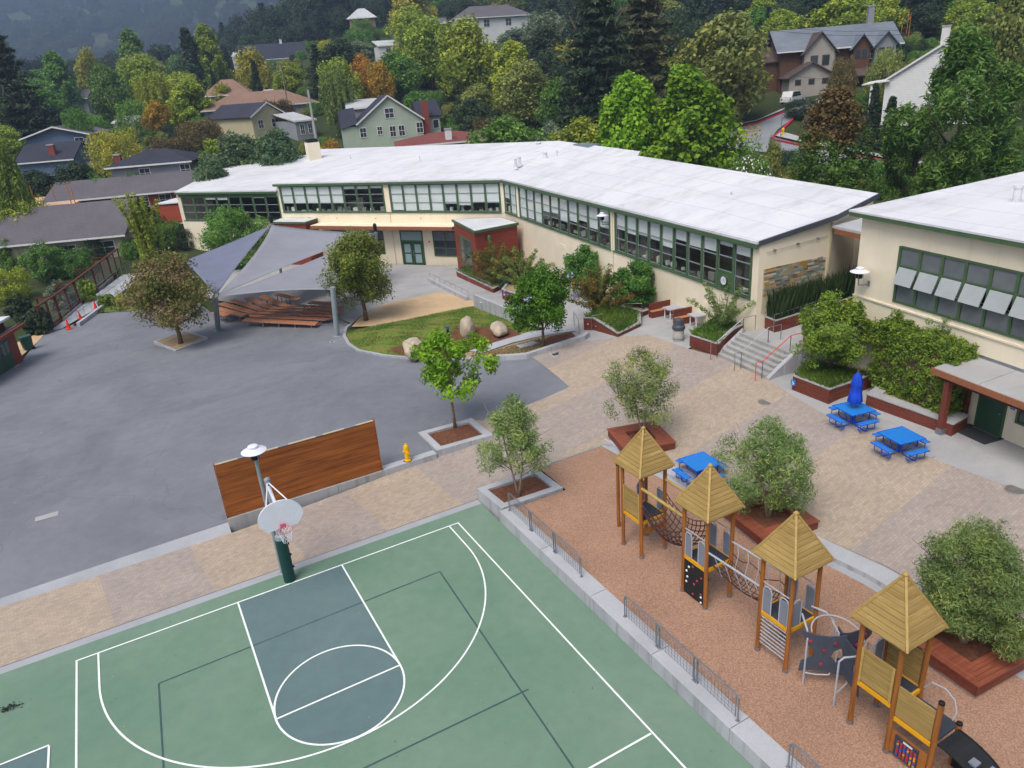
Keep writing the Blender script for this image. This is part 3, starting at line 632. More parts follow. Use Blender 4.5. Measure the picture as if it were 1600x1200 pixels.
# ------------------------------------------------------------------ low walls round the court and the yard
t = thing('retaining_wall', 'long low concrete seat wall between green court and play surface', 'wall', (8.1, -10, 0), world=True)
y = -.86; k = 0
while y > -24:
    MB().bx(7.78, y-2.98, -.2, 8.42, y, .47).obj('wall_section', 'concrete_pale', t); y -= 3.0
def base_wall(): 
    t = thing('retaining_wall', 'low stained concrete wall carrying the wooden screen and yellow hydrant', 'wall', (3, 5.1, 0), world=True)
    x = -1.25
    for x1 in (1., 3.2, 5.25): MB().bx(x, 4.92, -.2, x1-.015, 5.28, .44).obj('wall_section', 'concrete', t); x = x1
    MB().bx(5.25, 4.92, -.2, 7.72, 5.34, .46).obj('wall_section', 'concrete_pale', t)
base_wall()
# wooden screen
t = thing('wooden_screen', 'large weathered brown plank screen on the low wall behind the hoop', 'screen', (2, 5.1, .44), world=True)
rg = random.Random(3); xs = [-1.2, .4, 2.1, 3.7, 5.2]
for r in range(9):
    z = .46+r*.26; cut = rg.choice([[-1.2, 1.2, 5.15], [-1.2, 2.8, 5.15], [-1.2, .2, 3.4, 5.15], [-1.2, 5.15]])
    for x0, x1 in zip(cut, cut[1:]): MB().bx(x0+.004, 5.0+rg.uniform(-.004, .004), z, x1-.004, 5.07, z+.246).obj('plank', 'rust_wood', t)
MB().bx(-1.25, 4.98, .44, -1.205, 5.2, 2.85).obj('end_frame', 'rust_wood', t); MB().bx(5.155, 4.98, .44, 5.2, 5.2, 2.85).obj('end_frame', 'rust_wood', t)
for x in (-1.15, .4, 2., 3.6, 5.0): MB().bx(x, 5.075, .44, x+.09, 5.17, 2.79).obj('post', 'dark_redwood', t)
x = -1.25
for i, L in enumerate((.9, .35, 1.2, .4, 1.1, .3, .9, .5, .81)):
    MB().bx(x, 4.985, 2.802+.003*(i % 2), x+L-.004, 5.1, 2.82+.003*(i % 2)).obj('cap_board', 'wall_cream' if i % 2 == 0 else 'grey_panel', t); x += L
# a drift of dead leaves on the court
p = up(15, 1107, 0); rng_ = np.random.default_rng(3); Q = np.stack([p[0]+rng_.normal(0, .16, 90), p[1]+rng_.normal(0, .07, 90), .012+rng_.uniform(0, .03, 90)], 1); stuff(link('dead_leaves', leaves(rng_, Q, Q*0+np.array([0, 0, 1.]), .07, .5, rng_.uniform(0, 1, 90), 'dead_leaves', 'black_rubber', .3)))
Q = np.stack([rng_.uniform(-9, 7.3, 260), rng_.uniform(-15, .5, 260), np.full(260, .012)], 1); stuff(link('leaf_litter', leaves(rng_, Q, Q*0+np.array([0, 0, 1.]), .05, .5, rng_.uniform(0, 1, 260), 'leaf_litter', 'leaf_drygrass', .3)))
# ------------------------------------------------------------------ basketball hoop, street lamp, hydrant, fences
t = thing('basketball_hoop', 'basketball hoop with white fan backboard and dark green padded post', 'basketball hoop', (0, .16, 0), world=True)
MB().lathe([(.17, 0), (.2, .02), (.2, .1), (.2, 1.7), (.19, 1.74)], 20, (0, .2, 0)).obj('post_pad', 'dark_green_pad', t, smooth=False)
for z in (.5, 1.0, 1.45): MB().bx(.19, .12, z, .235, .2, z+.05).obj('pad_buckle', 'black_plain', t)
MB().lathe([(.19, 1.742), (.17, 1.86), (.09, 1.9), (.09, 3.95), (.1, 3.95), (.1, 4.05), (.06, 4.09)], 16, (0, .2, 0)).obj('post', 'pole_grey', t)
MB().tube([(0, .2, 3.8), (0, -.5, 3.55), (0, -1.12, 3.25)], .055, 10).obj('arm', 'white_metal', t)
for s in (-1, 1): MB().tube([(0, .2, 3.95), (s*.35, -1.1, 3.75)], .022, 6).obj('brace', 'white_metal', t); MB().tube([(0, .2, 3.0), (s*.15, -1.12, 3.05)], .02, 6).obj('brace', 'white_metal', t)
fan = [(-.48, 2.93), (.48, 2.93), (.68, 3.2), (.7, 3.32)]+[(.7*math.cos(a), 3.32+.6*math.sin(a)) for a in np.linspace(.12, math.pi-.12, 16)]+[(-.7, 3.32), (-.68, 3.2)]
MB().plate([(x, -1.22, z) for x, z in fan], -.05).obj('backboard', 'white_metal', t)
MB().tube([(.225*math.cos(a), -1.55+.225*math.sin(a), 3.05) for a in np.linspace(0, 6.283, 25)[:-1]], .012, 6, closed=True).obj('rim', 'rim_red', t)
MB().bx(-.09, -1.34, 2.98, .09, -1.271, 3.13).obj('rim_bracket', 'rim_red', t)
net = MB()
for k in range(12):
    for sg in (-1, 1):
        p = []
        for j in range(6):
            a = 2*math.pi*(k/12+sg*j*.045); r = .222-.018*j; p.append((r*math.cos(a), -1.55+r*math.sin(a), 3.04-.085*j))
        net.tube(p, .006, 4, cap=False)
net.obj('net', 'white_metal', t)
def lamp_head(mb_o, o, t):
    MB().lathe([(.06, 0), (.13, .02), (.14, .04), (.14, .3), (.1, .34)], 12, o).obj('lantern', 'black_plain', t)
    for k in range(4): a = k*math.pi/2+.4; MB().tube([(o[0]+.17*math.cos(a), o[1]+.17*math.sin(a), o[2]), (o[0]+.17*math.cos(a), o[1]+.17*math.sin(a), o[2]+.34)], .012, 5).obj('lantern_rod', 'galv', t)
    MB().lathe([(.40, .30), (.41, .32), (.25, .40), (.17, .42), (.17, .50), (.10, .53)], 24, o).obj('lamp_shade', 'white_metal', t)
t = thing('street_lamp', 'grey lamp post with wide white shade behind the basketball hoop', 'lamp', (-.12, .72, 0), world=True)
MB().tube([(-.12, .72, 0), (-.14, .72, 4.62)], [.085, .06], 10).obj('pole', 'pole_grey', t); MB().lathe([(.16, 0), (.16, .05), (.1, .08)], 12, (-.12, .72, 0)).obj('base', 'pole_grey', t)
lamp_head(None, (-.14, .72, 4.6), t)
# hydrant
t = thing('fire_hydrant', 'yellow fire hydrant standing on the low wall beside the asphalt', 'hydrant', (6.42, 5.12, .46), world=True)
o = (6.42, 5.12, .46)
MB().lathe([(.16, 0), (.16, .05), (.11, .07), (.11, .5), (.13, .52), (.13, .56), (.1, .6)], 14, o).obj('barrel', 'hydrant_yellow', t)
MB().lathe([(.13, .6), (.13, .63), (.1, .74), (.04, .78), (.04, .83), (.02, .84)], 14, o).obj('bonnet', 'hydrant_yellow', t)
MB().tube([(6.25, 5.12, .92), (6.59, 5.12, .92)], .055, 10).obj('nozzle', 'hydrant_yellow', t); MB().tube([(6.42, 5.12, .88), (6.42, 4.93, .88)], .075, 10).obj('nozzle', 'hydrant_yellow', t); MB().lathe([(.19, -.002), (.19, .012)], 14, o).obj('foot_ring', 'black_plain', t)
# wire fences on the seat wall
def wire_fence(y0, y1, panels, label):
    x = 8.12; t = thing('railing', label, 'railing', (x, (y0+y1)/2, .47), group='steel railings on the seat wall', world=True)
    L = (y1-y0)/panels; z1 = 1.28
    MB().tube([(x, y0, 1.1), (x, y0-.06, 1.26) if y1 < y0 else (x, y0, z1), (x, y0-.15, z1), (x, y1+.15, z1), (x, y1+.02, 1.2), (x, y1, 1.1)], .022, 6).obj('top_rail', 'galv', t)
    for i in range(panels+1):
        y = y0+L*i
        for dy in ((0,) if i in (0, panels) else (-.05, .05)):
            MB().tube([(x, y+dy, .47), (x, y+dy, 1.2 if i in (0, panels) else z1)], .02, 6).obj('post', 'galv', t); MB().bx(x-.045, y+dy-.045, .471, x+.045, y+dy+.045, .484).obj('foot_plate', 'galv', t)
    g = MB()
    for i in range(panels):
        a, b = y0+L*i-.09, y0+L*(i+1)+.09; n = 11
        for k in range(n+1): yy = a+(b-a)*k/n; g.beam((x, yy, .56), (x, yy, 1.2), .007, .007)
        for k in range(6): z = .56+.64*k/5; g.beam((x, a, z), (x, b, z), .006, .006)
        for yy in (a, b): g.beam((x, yy, .54), (x, yy, 1.22), .02, .02)
    g.obj('wire_mesh', 'galv', t)
wire_fence(-1.05, -5.9, 3, 'steel railing on the seat wall, the one nearest the mulch planter')
wire_fence(-8.2, -12.78, 3, 'steel railing on the seat wall, in the middle below the climbing towers')
wire_fence(-14.35, -18.9, 3, 'steel railing on the seat wall at the bottom edge of the photo')
# drains and manhole covers
for px, py, lab in ((1196, 628, 'round grey manhole cover in the pavers near the blue umbrella'), (1586, 765, 'round manhole cover near the right edge of the plaza')):
    p = gp(px, py, .01); t = thing('manhole_cover', lab, 'manhole cover', p, world=True); MB().lathe([(.3, 0), (.3, .012)], 24, p).obj('cover', 'manhole_metal', t); MB().tube([(p[0]+.33*math.cos(a), p[1]+.33*math.sin(a), p[2]+.004) for a in np.linspace(0, 6.283, 25)[:-1]], .014, 4, closed=True).obj('ring', 'concrete', t)
p = gp(870, 553, .01); t = thing('drain_grate', 'small square drain grate in pale frame beside the lower bed', 'drain', p, world=True)
MB().bx(p[0]-.42, p[1]-.3, p[2]-.05, p[0]+.42, p[1]+.3, p[2]+.006).obj('surround', 'concrete_pale', t)
for k in range(7): MB().bx(p[0]-.28, p[1]-.18+k*.055, p[2]+.007, p[0]+.28, p[1]-.15+k*.055, p[2]+.014).obj('bar', 'black_plain', t)
p = gp(73, 807, .004); t = thing('utility_cover', 'pale rectangular utility cover in the asphalt at the left', 'cover', p, 0); MB().bx(-.42, -.2, 0, .42, .2, .008).obj('lid', 'concrete', t)
p = gp(377, 543, .004); t = thing('valve_cover', 'small round valve cover ringed white by the right sail post', 'cover', gp(519, 534, .004), 0); MB().lathe([(.2, 0), (.2, .01)], 16).obj('ring', 'concrete_pale', t); MB().lathe([(.12, .0105), (.12, .016)], 16).obj('lid', 'trash_grey', t)

# ------------------------------------------------------------------ play towers
CX = 10.83; CYS = [-5.7, -8.73, -11.78, -14.75]; GZ = .45; DECK = 1.85
def tower(cy, label, panels, fifth=None):
    t = thing('play_tower', label, 'play tower', (CX, cy, GZ), group='roofed timber towers of the playground')
    h = .49
    for sx, sy in ((-1, -1), (-1, 1), (1, -1), (1, 1)):
        MB().tube([(sx*h, sy*h, 0), (sx*h, sy*h, 3.22)], .062, 10).obj('post', 'post_wood', t, smooth=False)
        MB().tube([(sx*h, sy*h, -.02), (sx*h, sy*h, .09)], .085, 10).obj('post_shoe', 'galv', t)
    if fifth: MB().tube([(fifth[0], fifth[1], 0), (fifth[0], fifth[1], fifth[2])], .062, 10).obj('post', 'post_wood', t); MB().lathe([(.066, fifth[2]), (.066, fifth[2]+.05), (.03, fifth[2]+.07)], 10, (fifth[0], fifth[1], 0)).obj('post_cap', 'black_plain', t)
    z0, z1, a = 3.22, 4.5, .70; n = 11; rg = random.Random(int(cy*10))
    for k in range(4):
        R = Matrix.Rotation(k*math.pi/2, 4, 'Z')
        for i in range(n):
            f0, f1 = i/n, (i+1)/n-.02; A = a*(1-f0)-.002; B = max(.02, a*(1-f1)); za, zb = z0+(z1-z0)*f0, z0+(z1-z0)*f1; e = rg.uniform(0, .012); m = MB(R)
            m.hexa([(-A, -A-e, za), (A, -A-e, za), (A, -A+.025, za+.012), (-A, -A+.025, za+.012), (-B, -B-e, zb), (B, -B-e, zb), (B, -B+.02, zb+.01), (-B, -B+.02, zb+.01)])
            o = m.obj('roof_plank', 'pine_plank', t)
        m = MB(R); m.beam((-a-.01, -a-.01, z0-.01), (-.012, -.012, z1+.01), .055, .04); m.obj('ridge_trim', 'pine_trim', t)
        m = MB(R); m.bx(-a+.03, -a+.03, z0-.06, a-.03, -a+.07, z0-.005); m.obj('eave_beam', 'pine_trim', t)
    MB().add([(-a+.03, -a+.03, z0), (a-.03, -a+.03, z0), (a-.03, a-.03, z0), (-a+.03, a-.03, z0), (0, 0, z1-.04)], [(0, 1, 4), (1, 2, 4), (2, 3, 4), (3, 0, 4), (3, 2, 1, 0)]).obj('gap_shade_backing', 'dark_redwood', t)  # added dark pyramid: puts shade lines into the gaps between the roof planks
    MB().lathe([(.06, 0), (.075, .05), (.03, .1)], 8, (0, 0, z1-.03)).obj('finial', 'pine_trim', t)
    dz = DECK-GZ; MB().bx(-h+.03, -h+.03, dz-.05, h-.03, h-.03, dz).obj('deck', 'deck_dark', t)
    for k in range(4):
        R = Matrix.Rotation(k*math.pi/2, 4, 'Z'); m = MB(R); m.bx(-h+.06, -h-.025, dz-.11, h-.06, -h+.025, dz+.002); m.obj('deck_edge', 'yellow_beam', t)
    for (k, kind) in panels:
        R = Matrix.Rotation(k*math.pi/2, 4, 'Z')      # 0: facing -y, 1: +x, 2: +y, 3: -x
        if kind == 'plank':
            for i in range(9):
                m = MB(R); z = dz+.06+i*.105; m.bx(-h+.07, -h-.02+rg.uniform(0, .01), z, h-.07, -h+.02, z+.092); m.obj('panel_plank', 'pine_plank', t)
            for s in (-1, 1): m = MB(R); m.bx(s*(h-.1)-.03, -h-.035, dz+.02, s*(h-.1)+.03, -h-.021, dz+1.03); m.obj('panel_batten', 'pine_trim', t)
        elif kind == 'steel':
            for s in (-1, 1):
                m = MB(R); m.bx(s*.28-.13, -h-.006, dz+.03, s*.28+.13, -h+.006, dz+.78); m.obj('side_panel', 'grey_panel', t)
                m = MB(R); c = s*.28; m.tube([(c-.14, -h, dz), (c-.14, -h, dz+.72), (c-.1, -h, dz+.83), (c, -h, dz+.86), (c+.1, -h, dz+.83), (c+.14, -h, dz+.72), (c+.14, -h, dz)], .018, 6); m.obj('panel_tube', 'play_metal', t)
            m = MB(R); m.tube([(-h, -h, dz+.95), (h, -h, dz+.95)], .018, 6); m.obj('grab_rail', 'play_metal', t)
        elif kind == 'half':
            m = MB(R); m.bx(-h+.08, -h-.006, dz+.03, -.12, -h+.006, dz+.78); m.obj('side_panel', 'grey_panel', t)
            m = MB(R); m.tube([(-h+.06, -h, dz), (-h+.06, -h, dz+.74), (-h+.16, -h, dz+.85), (-.2, -h, dz+.85), (-.1, -h, dz+.74), (-.1, -h, dz)], .018, 6); m.obj('panel_tube', 'play_metal', t)
        elif kind == 'ladder':
            m0 = 8
            for i in range(m0): m = MB(R); z = .35+i*.125; m.tube([(-h, -h, z), (h, -h, z)], .016, 6); m.obj('rung', 'play_metal', t)
        elif kind == 'climb':
            m = MB(R); m.bx(-h+.06, -h-.02, .05, h-.06, -h+.02, dz-.12); m.obj('climbing_board', 'black_rubber', t)
            for i in range(12):
                m = MB(R); x, z = rg.uniform(-.36, .36), .1+i*.098; m.lathe([(.045, 0), (.035, .03), (.012, .045)], 7); 
                m.v = []; m.f = []; m.tube([(x, -h-.02, z), (x+.01, -h-.05, z)], [.045, .02], 7); m.obj('hand_hold', 'hold_red' if i % 2 else 'hold_white', t)
        elif kind == 'board':
            for i in range(3): m = MB(R); m.bx(-h+.06, -h-.018, .72+.19*i, h-.06, -h+.018, .72+.19*i+.185); m.obj('side_board', 'post_wood', t)
    return t
t1 = tower(CYS[0], 'timber play tower with pyramid roof, nearest the slatted bench planter', [(3, 'plank'), (2, 'half'), (1, 'half')], (.02, 1.45, 2.5))
t2 = tower(CYS[1], 'timber play tower with black climbing board under its deck', [(3, 'climb'), (3, 'steel'), (1, 'steel')])
t3 = tower(CYS[2], 'timber play tower with white ladder bars under its deck', [(3, 'ladder'), (3, 'steel'), (1, 'steel'), (0, 'half')])
t4 = tower(CYS[3], 'timber play tower with colourful bead panel, nearest the photo\'s lower right corner', [(3, 'plank'), (1, 'plank'), (2, 'half')])
for b in (MB().bx(-.49, -.51, .9, .49, -.47, 1.1),): b.obj('side_board', 'post_wood', t1)
# lower bay of the last tower with its second plank panel, bead game and curved climbing ramp
yl = CYS[3]-.49; y2 = yl-.98
for x, hz_ in ((-.49, 2.32), (.42, 1.2)):
    MB().tube([(x, y2-CYS[3], 0), (x, y2-CYS[3], hz_)], .062, 10).obj('post', 'post_wood', t4); MB().lathe([(.066, hz_), (.066, hz_+.05), (.03, hz_+.07)], 10, (x, y2-CYS[3], 0)).obj('post_cap', 'black_plain', t4)
e = y2-CYS[3]; s_ = -.49
MB().bx(-.46, e+.03, 1.1, .46, s_-.03, 1.15).obj('deck', 'deck_dark', t4); MB().bx(-.515, e+.06, 1.04, -.465, s_-.06, 1.152).obj('deck_edge', 'yellow_beam', t4)
for i in range(8): MB().bx(-.51, e+.07, 1.21+i*.105, -.47, s_-.07, 1.31+i*.105).obj('panel_plank', 'pine_plank', t4)
for i in range(5): MB().bx(-.505, e+.07, .12+i*.13, -.475, s_-.07, .247+i*.13).obj('side_board', 'post_wood', t4)
bt = MB().bx(-.54, e+.25, .16, -.506, s_-.18, .72).obj('bead_panel', 'deck_dark', t4)
rg = random.Random(8)
for i in range(6):
    for j in range(7):
        yy = e+.30+i*.082; zz = .20+j*.062; o = MB().tube([(-.55, yy, zz), (-.55, yy, zz+.045)], .024, 6).obj('bead', rg.choice(['hold_red', 'yellow_beam', 'blue_plain', 'hold_red', 'blue_plain']), bt)
MB().bx(-.552, e+.38, .655, -.541, e+.60, .70).obj('bead_label', 'hold_white', bt)
cr_ = MB(); n = 12; pts = []
for i in range(n+1):
    a = math.pi/2*i/n; yy = e-.02-1.45*math.sin(a)*.9; zz = 1.12*math.cos(a)**.75 if i < n else 0.0; pts.append((yy, max(0.01, zz)))
for i in range(n):
    (ya, za), (yb, zb) = pts[i], pts[i+1]; cr_.hexa([(-.38, ya, za-.04), (.34, ya, za-.04), (.34, yb, zb-.04), (-.38, yb, zb-.04), (-.38, ya, za), (.34, ya, za), (.34, yb, zb), (-.38, yb, zb)])
cr_.obj('climbing_ramp', 'black_rubber', t4)
sd = MB(); sd.plate([(.36, p[0], p[1]) for p in pts]+[(.36, e-.02, 0)], .03); sd.obj('ramp_side', 'black_rubber', t4)
for (i, dx) in ((4, -.1), (6, .15), (8, -.05), (9, .2)): ya, za = pts[i]; MB().bx(dx-.1, ya-.08, za, dx+.1, ya+.08, za+.05).obj('foot_hold', 'grey_panel', t4)
MB().tube([(.5, -.55, 1.45), (.52, -.7, 1.72), (.54, -1.0, 1.76), (.56, -1.22, 1.6), (.52, -1.32, 1.35), (.45, -1.3, 1.15)], .018, 7).obj('hand_rail', 'play_metal', t4)
# rope tunnel bridge between the first two towers
def net_tube(name, label, y0, y1, z0, sag, r, logs, group=None):
    L = y0-y1; t = thing(name, label, 'rope bridge', (CX, (y0+y1)/2, GZ), group=group); nb = MB(); nl = 11; nr = 12
    def P(i, a):
        f = i/nl; yy = L/2-L*f; zc = z0-sag*math.sin(math.pi*f); return (r*math.sin(a), yy, zc-r*math.cos(a)*1.1)
    for i in range(nl+1): nb.tube([P(i, a) for a in np.linspace(-1.75, 1.75, nr)], .018, 4)
    for k in range(nr): nb.tube([P(i, -1.75+3.5*k/(nr-1)) for i in range(nl+1)], .018, 4)
    nb.obj('rope_net', 'rope', t)
    if logs:
        for s in (-1, 1): MB().tube([(s*.49, L/2-.05, 2.7), (s*.49, -L/2+.05, 2.7)], .05, 9).obj('log_beam', 'pine_trim', t)
    return t
net_tube('rope_bridge', 'dark rope net bridge slung between the two back play towers', CYS[0]-.49, CYS[1]+.49, 2.1, .42, .52, True)
t = thing('rope_bridge', 'white railed rope net bridge between the two middle play towers', 'rope bridge', (CX, (CYS[1]+CYS[2])/2, GZ)); L = 2.05
for s in (-1, 1):
    MB().tube([(s*.47, L/2, 2.02), (s*.47, -L/2, 2.1)], .03, 8).obj('rail', 'play_metal', t)
    for k in range(5):
        yy = L/2-.25-k*.39; MB().tube([(s*.47, yy, 2.04), (s*.40, yy-.1, 1.75), (s*.25, yy-.12, 1.28)], .012, 5).obj('hanger', 'play_metal', t)
nb = MB()
for k in range(15): yy = L/2-L*k/14; nb.tube([(x, yy+.05*math.sin(k), 1.32-.2*math.sin(math.pi*k/14)+.22*(x/.3)**2) for x in np.linspace(-.3, .3, 7)], .014, 4)
for x in np.linspace(-.3, .3, 7): nb.tube([(x, L/2-L*k/14, 1.32-.2*math.sin(math.pi*k/14)+.22*(x/.3)**2) for k in range(15)], .014, 4)
nb.obj('rope_net', 'rope', t)
MB().tube([(.47, L/2, 1.65)]+[(.47+.06*math.sin(i*2), L/2-L*i/8, 1.6-.12*math.sin(i*1.6)) for i in range(1, 8)]+[(.47, -L/2, 1.7)], .014, 5).obj('hand_rope', 'rope', t)
# curved panel climber between the last two towers
t = thing('panel_climber', 'dark curved panel climber in white steel hoops between play towers', 'climber', (CX, (CYS[2]+CYS[3])/2, GZ)); L = 1.99
for pts_ in ([(-.44, .46, 0), (-.44, .46, 1.5), (-.36, .55, 1.66), (-.1, .95, 1.78)], [(-.38, -.44, 0), (-.38, -.44, 1.42), (-.3, -.5, 1.55), (.1, -.75, 1.6)], [(.62, .5, 0), (.62, .5, 1.5), (.5, .7, 1.72), (.3, 1.0, 1.8)], [(.75, -.4, 0), (.75, -.4, 1.4), (.62, -.55, 1.55), (.45, -.8, 1.6)]): MB().tube(pts_, .025, 8).obj('hoop_post', 'play_metal', t)
MB().tube([(.15+.62*math.cos(a), .05+.62*math.sin(a), 1.62+.12*math.sin(a)) for a in np.linspace(-.9, 2.5, 16)], .02, 7).obj('arch', 'play_metal', t)
MB().tube([(.1, -.02, .5), (.1, -.02, 1.75), (.3, .35, 1.78)], .018, 7).obj('centre_post', 'play_metal', t)
def panel(ox, oy, ang, flip, mt='deck_dark'):
    pts = []
    for u, z in ((-.55, 1.75), (-.2, 1.62), (.15, 1.62), (.55, 1.72), (.5, 1.35), (.28, 1.18), (.22, 1.0), (.32, .85), (.52, .75), (.5, .42), (.1, .5), (-.2, .5), (-.52, .42), (-.48, .75), (-.2, .95), (-.18, 1.12), (-.35, 1.3)): pts.append((ox+u*math.cos(ang), oy+u*math.sin(ang), z))
    o = MB().plate(pts, .03).obj('climbing_panel', 'climber_grey', t)
    for u, z in ((-.3, 1.45), (.05, 1.2), (.3, 1.45), (.0, .75)): MB().tube([(ox+u*math.cos(ang)-.03*math.sin(ang)*-1, oy+u*math.sin(ang), z), (ox+u*math.cos(ang)+.05*math.sin(ang), oy+u*math.sin(ang)-.05*math.cos(ang), z)], [.04, .05], 7).obj('hold', 'hold_red', o)
panel(-.17, .2, math.radians(-43), 0); panel(.62, -.12, math.radians(-12), 0); panel(.15, -.35, math.radians(70), 0)
for p_, q_ in (((-.44, .46), (.0, .05)), ((-.38, -.44), (.5, -.3))): MB().tube([(*p_, .38), ((p_[0]+q_[0])/2, (p_[1]+q_[1])/2, .36), (*q_, .4), (q_[0]+.04, q_[1], .6)], .02, 7).obj('foot_bar', 'play_metal', t)
# ------------------------------------------------------------------ blue picnic tables
def picnic(loc, rz, label):
    t = thing('picnic_table', label, 'picnic table', loc, rz, 'blue steel picnic tables on the plaza'); h = .58
    MB().bx(-h, -h, .735, h, h, .76).obj('table_top', 'blue_mesh', t); r = MB(); r.tube([(-h, -h, .745), (h, -h, .745), (h, h, .745), (-h, h, .745)], .022, 6, closed=True); r.obj('top_rim', 'blue_plain', t)
    for k in range(4):
        R = Matrix.Rotation(k*math.pi/2, 4, 'Z'); m = MB(R); m.bx(-.44, -.98, .435, .44, -.72, .46); se = m.obj('seat', 'blue_mesh', t); m = MB(R); m.tube([(-.44, -.98, .445), (.44, -.98, .445), (.44, -.72, .445), (-.44, -.72, .445)], .02, 6, closed=True); m.obj('seat_rim', 'blue_plain', se)
        R2 = Matrix.Rotation(k*math.pi/2+math.pi/4, 4, 'Z')
        m = MB(R); m.tube([(0, -.1, .72), (0, -.12, .12), (0, -.22, .03), (0, -.72, .03), (0, -.83, .1), (0, -.85, .43)], .027, 7); m.obj('leg', 'blue_plain', t)
        for s in (-1, 1): m = MB(R); m.tube([(s*.35, -.85, .43), (s*.35, -.85, .12), (s*.25, -.7, .05), (s*.1, -.45, .03)], .018, 6); m.obj('leg_brace', 'blue_plain', t)
    MB().lathe([(.03, .03), (.045, .05), (.045, .735)], 10).obj('column', 'blue_plain', t)
    return t
tz = lambda p: (p[0], p[1], G(p[0], p[1])+.004)
A = math.radians(-12)
picnic(tz((22.55, -4.75)), A, 'blue steel picnic table with the closed blue umbrella standing in it')
picnic(tz((21.95, -7.3)), A, 'blue steel picnic table nearest the covered green door, without umbrella')
picnic(tz((14.95+.35, -3.55)), math.radians(-6), 'blue steel picnic table behind the play towers, between two bench planters')
p = tz((22.55, -4.75)); t = thing('umbrella', 'closed bright blue umbrella standing through a picnic table', 'umbrella', (p[0], p[1], p[2]+.05))
MB().tube([(0, 0, 0), (0, 0, 2.35)], .02, 8).obj('pole', 'galv', t)
cv = MB(); prof = [(.20, .95), (.25, 1.0), (.21, 1.3), (.17, 1.7), (.20, 1.78), (.12, 2.15), (.03, 2.3)]; n = 24; vs = []
for r, z in prof:
    for k in range(n): rr = r*(1+.22*math.cos(8*2*math.pi*k/n)); vs.append((rr*math.cos(2*math.pi*k/n), rr*math.sin(2*math.pi*k/n), z))
cv.add(vs, [(i*n+k, i*n+(k+1) % n, (i+1)*n+(k+1) % n, (i+1)*n+k) for i in range(len(prof)-1) for k in range(n)]); cv.obj('canopy', 'umbrella_blue', t, smooth=True)
MB().lathe([(.03, 2.3), (.035, 2.36), (.01, 2.4)], 8).obj('finial', 'redwood', t)
# ------------------------------------------------------------------ square bench planters round the olive trees
def bench_planter(c, rz, half, hole, label, slat=.115):
    z = G(c[0], c[1]); t = thing('bench_planter', label, 'bench planter', (c[0], c[1], z), rz, 'square slatted bench planters beside the play surface')
    H = .42; n = int((half-hole)/(slat+.008))
    for k in range(4):
        R = Matrix.Rotation(k*math.pi/2, 4, 'Z')
        for i in range(n):
            a = half-i*(slat+.008); b = a-slat; m = MB(R); m.hexa([(-a, -a, H-.05), (a, -a, H-.05), (b, -b, H-.05), (-b, -b, H-.05), (-a, -a, H), (a, -a, H), (b, -b, H), (-b, -b, H)]); m.obj('slat', 'planter_bench', t)
        m = MB(R); m.bx(-half+.04, -half+.03, .06, half-.04, -half+.08, H-.055); m.obj('skirt_board', 'redwood', t)
        m = MB(R); q = half-n*(slat+.008); m.bx(-q, -q-.03, .03, q, -q+.02, H-.052); m.obj('inner_board', 'redwood', t)
    MB().bx(-half+.1, -half+.1, -.2, half-.1, half-.1, .058).obj('base', 'concrete', t)
    q = half-n*(slat+.008); MB().bx(-q+.02, -q+.02, .06, q-.02, q-.02, .26).obj('soil', 'mulch', t)
    return t
bench_planter((15.3, .12), math.radians(-16), 1.13, .5, 'square slatted redwood bench round the thin olive tree behind the first play tower')
bench_planter((15.1, -7.2), math.radians(-8), 1.18, .62, 'square redwood bench round the bushy olive tree behind the second play tower')
bench_planter((14.75, -14.3), math.radians(-4), 1.28, .6, 'square redwood bench round the biggest olive tree at the right edge of the photo')
